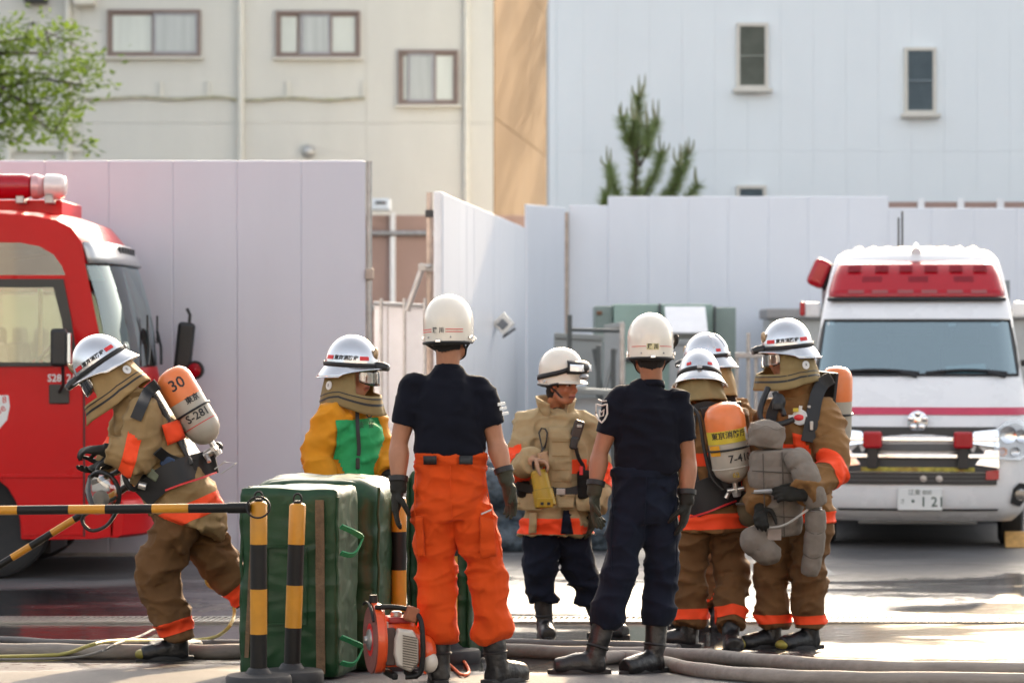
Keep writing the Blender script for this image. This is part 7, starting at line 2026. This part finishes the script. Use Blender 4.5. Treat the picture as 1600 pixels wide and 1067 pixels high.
# ------------------------------------------------------------------ yard machines behind the crew
mint = pm('mint_steel', (.34, .47, .40), .5, var=.08, vs=2, dirt=.25, dirtcol=(.24, .28, .25)); mint_d = pm('grey_green_steel', (.25, .31, .28), .5, var=.1, vs=2, dirt=.3, dirtcol=(.16, .19, .17))
grey_st = pm('grey_steel_plate', (.27, .285, .275), .5, .2, var=.1, vs=2, dirt=.3, dirtcol=(.18, .18, .17)); steel_d = pm('dark_steel', (.09, .10, .10), .5, .3)
def build_yard():
    D = 30.0; G = gz(D)
    t = Thing('mint_steel_cabinet', (P(1040, 0, D).x, D, G), 'mint green steel cabinet in front of the long white hoarding', 'cabinet')
    def bx(px0, py0, px1, D0, D1, m, nm, par=None, py1=None, **k):
        r = rect(px0, py0, px1, py1 or 700, D0); r = (r[0], r[1], G if py1 is None else r[2], r[3]); return t.part(nm, panel_box(MB(), r, D0, D1), m, par, bevel=.012, **k)
    main = bx(959, 475, 1114, D, D + 1.2, mint, 'housing'); bx(930, 478, 957.5, D + .1, D + 1.0, mint_d, 'side_box'); bx(1116, 480, 1150, D + .1, D + 1.0, mint_d, 'side_box')
    bx(932, 486, 941, D + .07, D + .095, pm('rust_label', (.22, .10, .05), .7), 'label', None, 492)
    for px in (1031, 1092, 1117): bx(px - 2, 478 if px > 1040 else 474, px + 2, D - .06, D - .01, steel_d, 'upright', main, 520)
    bx(962, 560, 1112, D - .05, D - .005, steel_d, 'lower_rail', main, 566)
    t.part('tilted_sheet', MB().box(P(1072, 500, D - .35), (.42, .5, .02), Matrix.Rotation(rad(32), 3, 'X')), wht, main)
    bx(1044, 511, 1106, D - .4, D - .1, grey_st, 'sheet_frame', main, 530)
    D = 27.6; G = gz(D)
    for (lab, quad, m, th, Dd) in (('large grey steel plate leaning at the left of the mint cabinet', ((866, 524), (942, 528), (938, 640), (862, 640)), grey_st, .05, 27.6),
                                   ('pale grey steel plate standing just left of the mint cabinet', ((944, 512), (976, 506), (980, 640), (940, 640)), pm('pale_grey_steel', (.36, .37, .36), .5, var=.08), .05, 28.4),
                                   ('grey steel plate right of the mint cabinet behind the helmets', ((1046, 535), (1108, 533), (1110, 640), (1044, 640)), MATS['pale_grey_steel'], .04, 28.6)):
        g = gz(Dd); ptsT = [P(*quad[0], Dd + .3), P(*quad[1], Dd + .3)]; ptsB = [P(quad[2][0], 0, Dd), P(quad[3][0], 0, Dd)]
        for q in ptsB: q.z = g
        V = [ptsT[0], ptsT[1], ptsB[0], ptsB[1]]; V2 = [q + Vector((0, th, 0)) for q in V]
        tt = Thing('steel_plate', (ptsB[0] + ptsB[1]) / 2, lab, 'plate')
        pl_ = tt.part('sheet', MB().loft([V, V2]), m, bevel=.008)
        tt.part('edge_bar', MB().bar(ptsT[0] + Vector((0, -.02, 0)), ptsT[1] + Vector((0, -.02, 0)), .03, .05), m, pl_, bevel=.006)
        tt.part('prop', MB().tube([(ptsT[0] + ptsT[1]) / 2 + Vector((0, th + .02, -.05)), Vector(((ptsT[0].x + ptsT[1].x) / 2, Dd + .9, g))], .02, 8), galv)
    t = Thing('steel_rack', (P(935, 0, 27.2).x, 27.2, gz(27.2)), 'thin steel rack with crossed braces beside the leaning plate', 'rack')
    G = gz(27.2)
    for px, py in ((890, 492), (972, 505), (935, 540), (958, 545)):
        q = P(px, py, 27.2); t.part('post', MB().box((q.x, 27.2, (q.z + G) / 2), (.045, .045, q.z - G)), steel_d if px != 972 else galv, bevel=.004)
    t.part('rail', MB().tube([P(890, 515, 27.2), P(972, 517, 27.2)], .018, 8), steel_d)
    t.part('brace', MB().tube([P(928, 545, 27.2), P(945, 640, 27.2)], .02, 8), steel_d); t.part('brace', MB().tube([P(962, 545, 27.2), P(938, 640, 27.2)], .02, 8), grey_st)
    t = Thing('work_bench', (P(920, 0, 26.4).x, 26.4, gz(26.4)), 'low steel bench with a white box behind the khaki coat', 'bench')
    G = gz(26.4)
    t.part('top', MB().bar(P(880, 609, 26.4), P(962, 613, 26.4), .5, .05), grey_st, bevel=.008)
    for px in (884, 958):
        q = P(px, 614, 26.4); t.part('leg', MB().box((q.x, 26.4, (q.z + G) / 2 - .02), (.05, .05, q.z - G - .02)), steel_d)
    t.part('panel', panel_box(MB(), (P(886, 0, 26.45).x, P(956, 0, 26.45).x, G + .1, P(0, 622, 26.45).z), 26.44, 26.47), pm('pale_panel', (.5, .54, .58), .5))
    single('white_carton', panel_box(MB(), (P(893, 0, 26.3).x, P(916, 0, 26.3).x, P(0, 609, 26.3).z + .03, P(0, 589, 26.3).z + .03), 26.25, 26.5), pm('carton_white', (.66, .72, .78), .6), 'small white carton on the steel bench', 'box', bevel=.008)
    t = Thing('handrail', (P(1180, 0, 27).x, 27, gz(27)), 'pale steel handrail between the helmets and the ambulance', 'railing')
    G = gz(27)
    t.part('top_rail', MB().box((P(1178, 0, 27).x, 27, P(0, 555, 27).z), (.36, .06, .05)), galv, bevel=.006)
    for px in (1152, 1170, 1182, 1204):
        q = P(px, 520 if px == 1170 else 556, 27); t.part('post', MB().box((q.x, 27.06, (q.z + G) / 2), (.035, .035, q.z - G)), galv, bevel=.004)
    t = Thing('grey_canopy_box', (P(1400, 0, 32.2).x, 32.2, gz(32.2)), 'long grey lidded store behind the ambulance', 'store')
    G = gz(32.2)
    t.part('lid', panel_box(MB(), rect(1198, 482, 1660, 498, 32.0), 32.0, 33.0), pm('lid_grey', (.34, .32, .31), .6), bevel=.02)
    r = rect(1202, 499, 1656, 700, 32.1); t.part('front', panel_box(MB(), (r[0], r[1], G, r[3]), 32.1, 32.9), pm('store_front', (.52, .51, .48), .6), bevel=.01)
    # dark heap of netted gear
    rnd = random.Random(9); mb = MB(); D = 24.3; G = gz(D)
    for i in range(26):
        px = rnd.uniform(755, 975); h = rnd.uniform(.1, .78); q = P(px, 0, D + rnd.uniform(-.25, .3)); r_ = rnd.uniform(.12, .24); mb.ell((q.x, q.y, G + h), (r_, r_, r_ * .8), None, 12, 8)
    mb.box((P(865, 0, D).x, D, G + .3), (1.1, .4, .6))
    hm = pm('netted_gear', (.055, .075, .092), .55, var=.9, vs=16, dirt=.5, dirtcol=(.20, .26, .30), bump=.4, bs=40)
    V, F = fuse(mb, .028, 1, lambda V, N: np.array([.02 * noise.noise(Vector(q) * 9) + .014 * noise.noise(Vector(q) * 24) for q in V]))
    o = mobj('gear_heap', V, F, hm, None, Vector((P(865, 0, D).x, D, G)), angle=180); o.location = (P(865, 0, D).x, D, G); tag(o, 'dark blue-grey heap of covered gear behind the khaki coat', 'heap')
build_yard()

# ------------------------------------------------------------------ tree beyond the buildings whose shade falls on the side wall
def far_tree():
    t = Thing('tall_tree', (4.9, 71.5, -.1), 'tall leafy tree beyond the pale blue building', 'tree')
    rnd = random.Random(21); tr = MB(); lf = MB(); b = Vector((4.9, 71.5, -.1))
    tr.tube([b, b + Vector((.1, .1, 5)), b + Vector((0, .2, 10)), b + Vector((.2, 0, 15))], [.28, .22, .14, .04], 9)
    for i in range(30):
        z = rnd.uniform(6, 17); a = rnd.uniform(0, 2 * PI); L = rnd.uniform(1.2, 3.2); s = b + Vector((0, 0, z)); e = s + Vector((math.cos(a) * L, math.sin(a) * L, rnd.uniform(-.3, .9))); tr.tube([s, s.lerp(e, .5) + Vector((0, 0, .2)), e], [.05, .03, .01], 5)
        for _ in range(150):
            c = e + Vector((rnd.gauss(0, .42), rnd.gauss(0, .42), rnd.gauss(0, .34))); d = Vector((rnd.gauss(0, 1), rnd.gauss(0, 1), rnd.gauss(0, .6))).normalized(); s2 = d.orthogonal().normalized(); Lf = rnd.uniform(.2, .36)
            lf.add([c, c + d * Lf * .5 + s2 * Lf * .28, c + d * Lf, c + d * Lf * .5 - s2 * Lf * .28], [(0, 1, 2), (0, 2, 3)])
    t.part('trunk', tr, bark); t.part('crown', lf, leaf_m, smooth=False)
far_tree()

# ------------------------------------------------------------------ unseen building added behind the camera to cut sky light on the people
t = Thing('added_shade_building', (0, -9, 0), 'unseen grey building added behind the camera to shade the people', 'building')
t.part('wall', MB().box((4, -9, 3.9), (44, 9, 7.6)), pm('shade_building_wall', (.30, .29, .28), .8), smooth=False)
for k in range(6): t.part('shutter_door', MB().box((-12 + k * 6.2, -4.47, 2.1), (4.6, .05, 3.8)), pm('shutter_grey', (.22, .23, .25), .5) if k == 0 else MATS['shutter_grey'], bevel=.02)
t.part('roof', MB().box((4, -8.6, 7.85), (45, 10, .3)), MATS['shade_building_wall'], smooth=False)
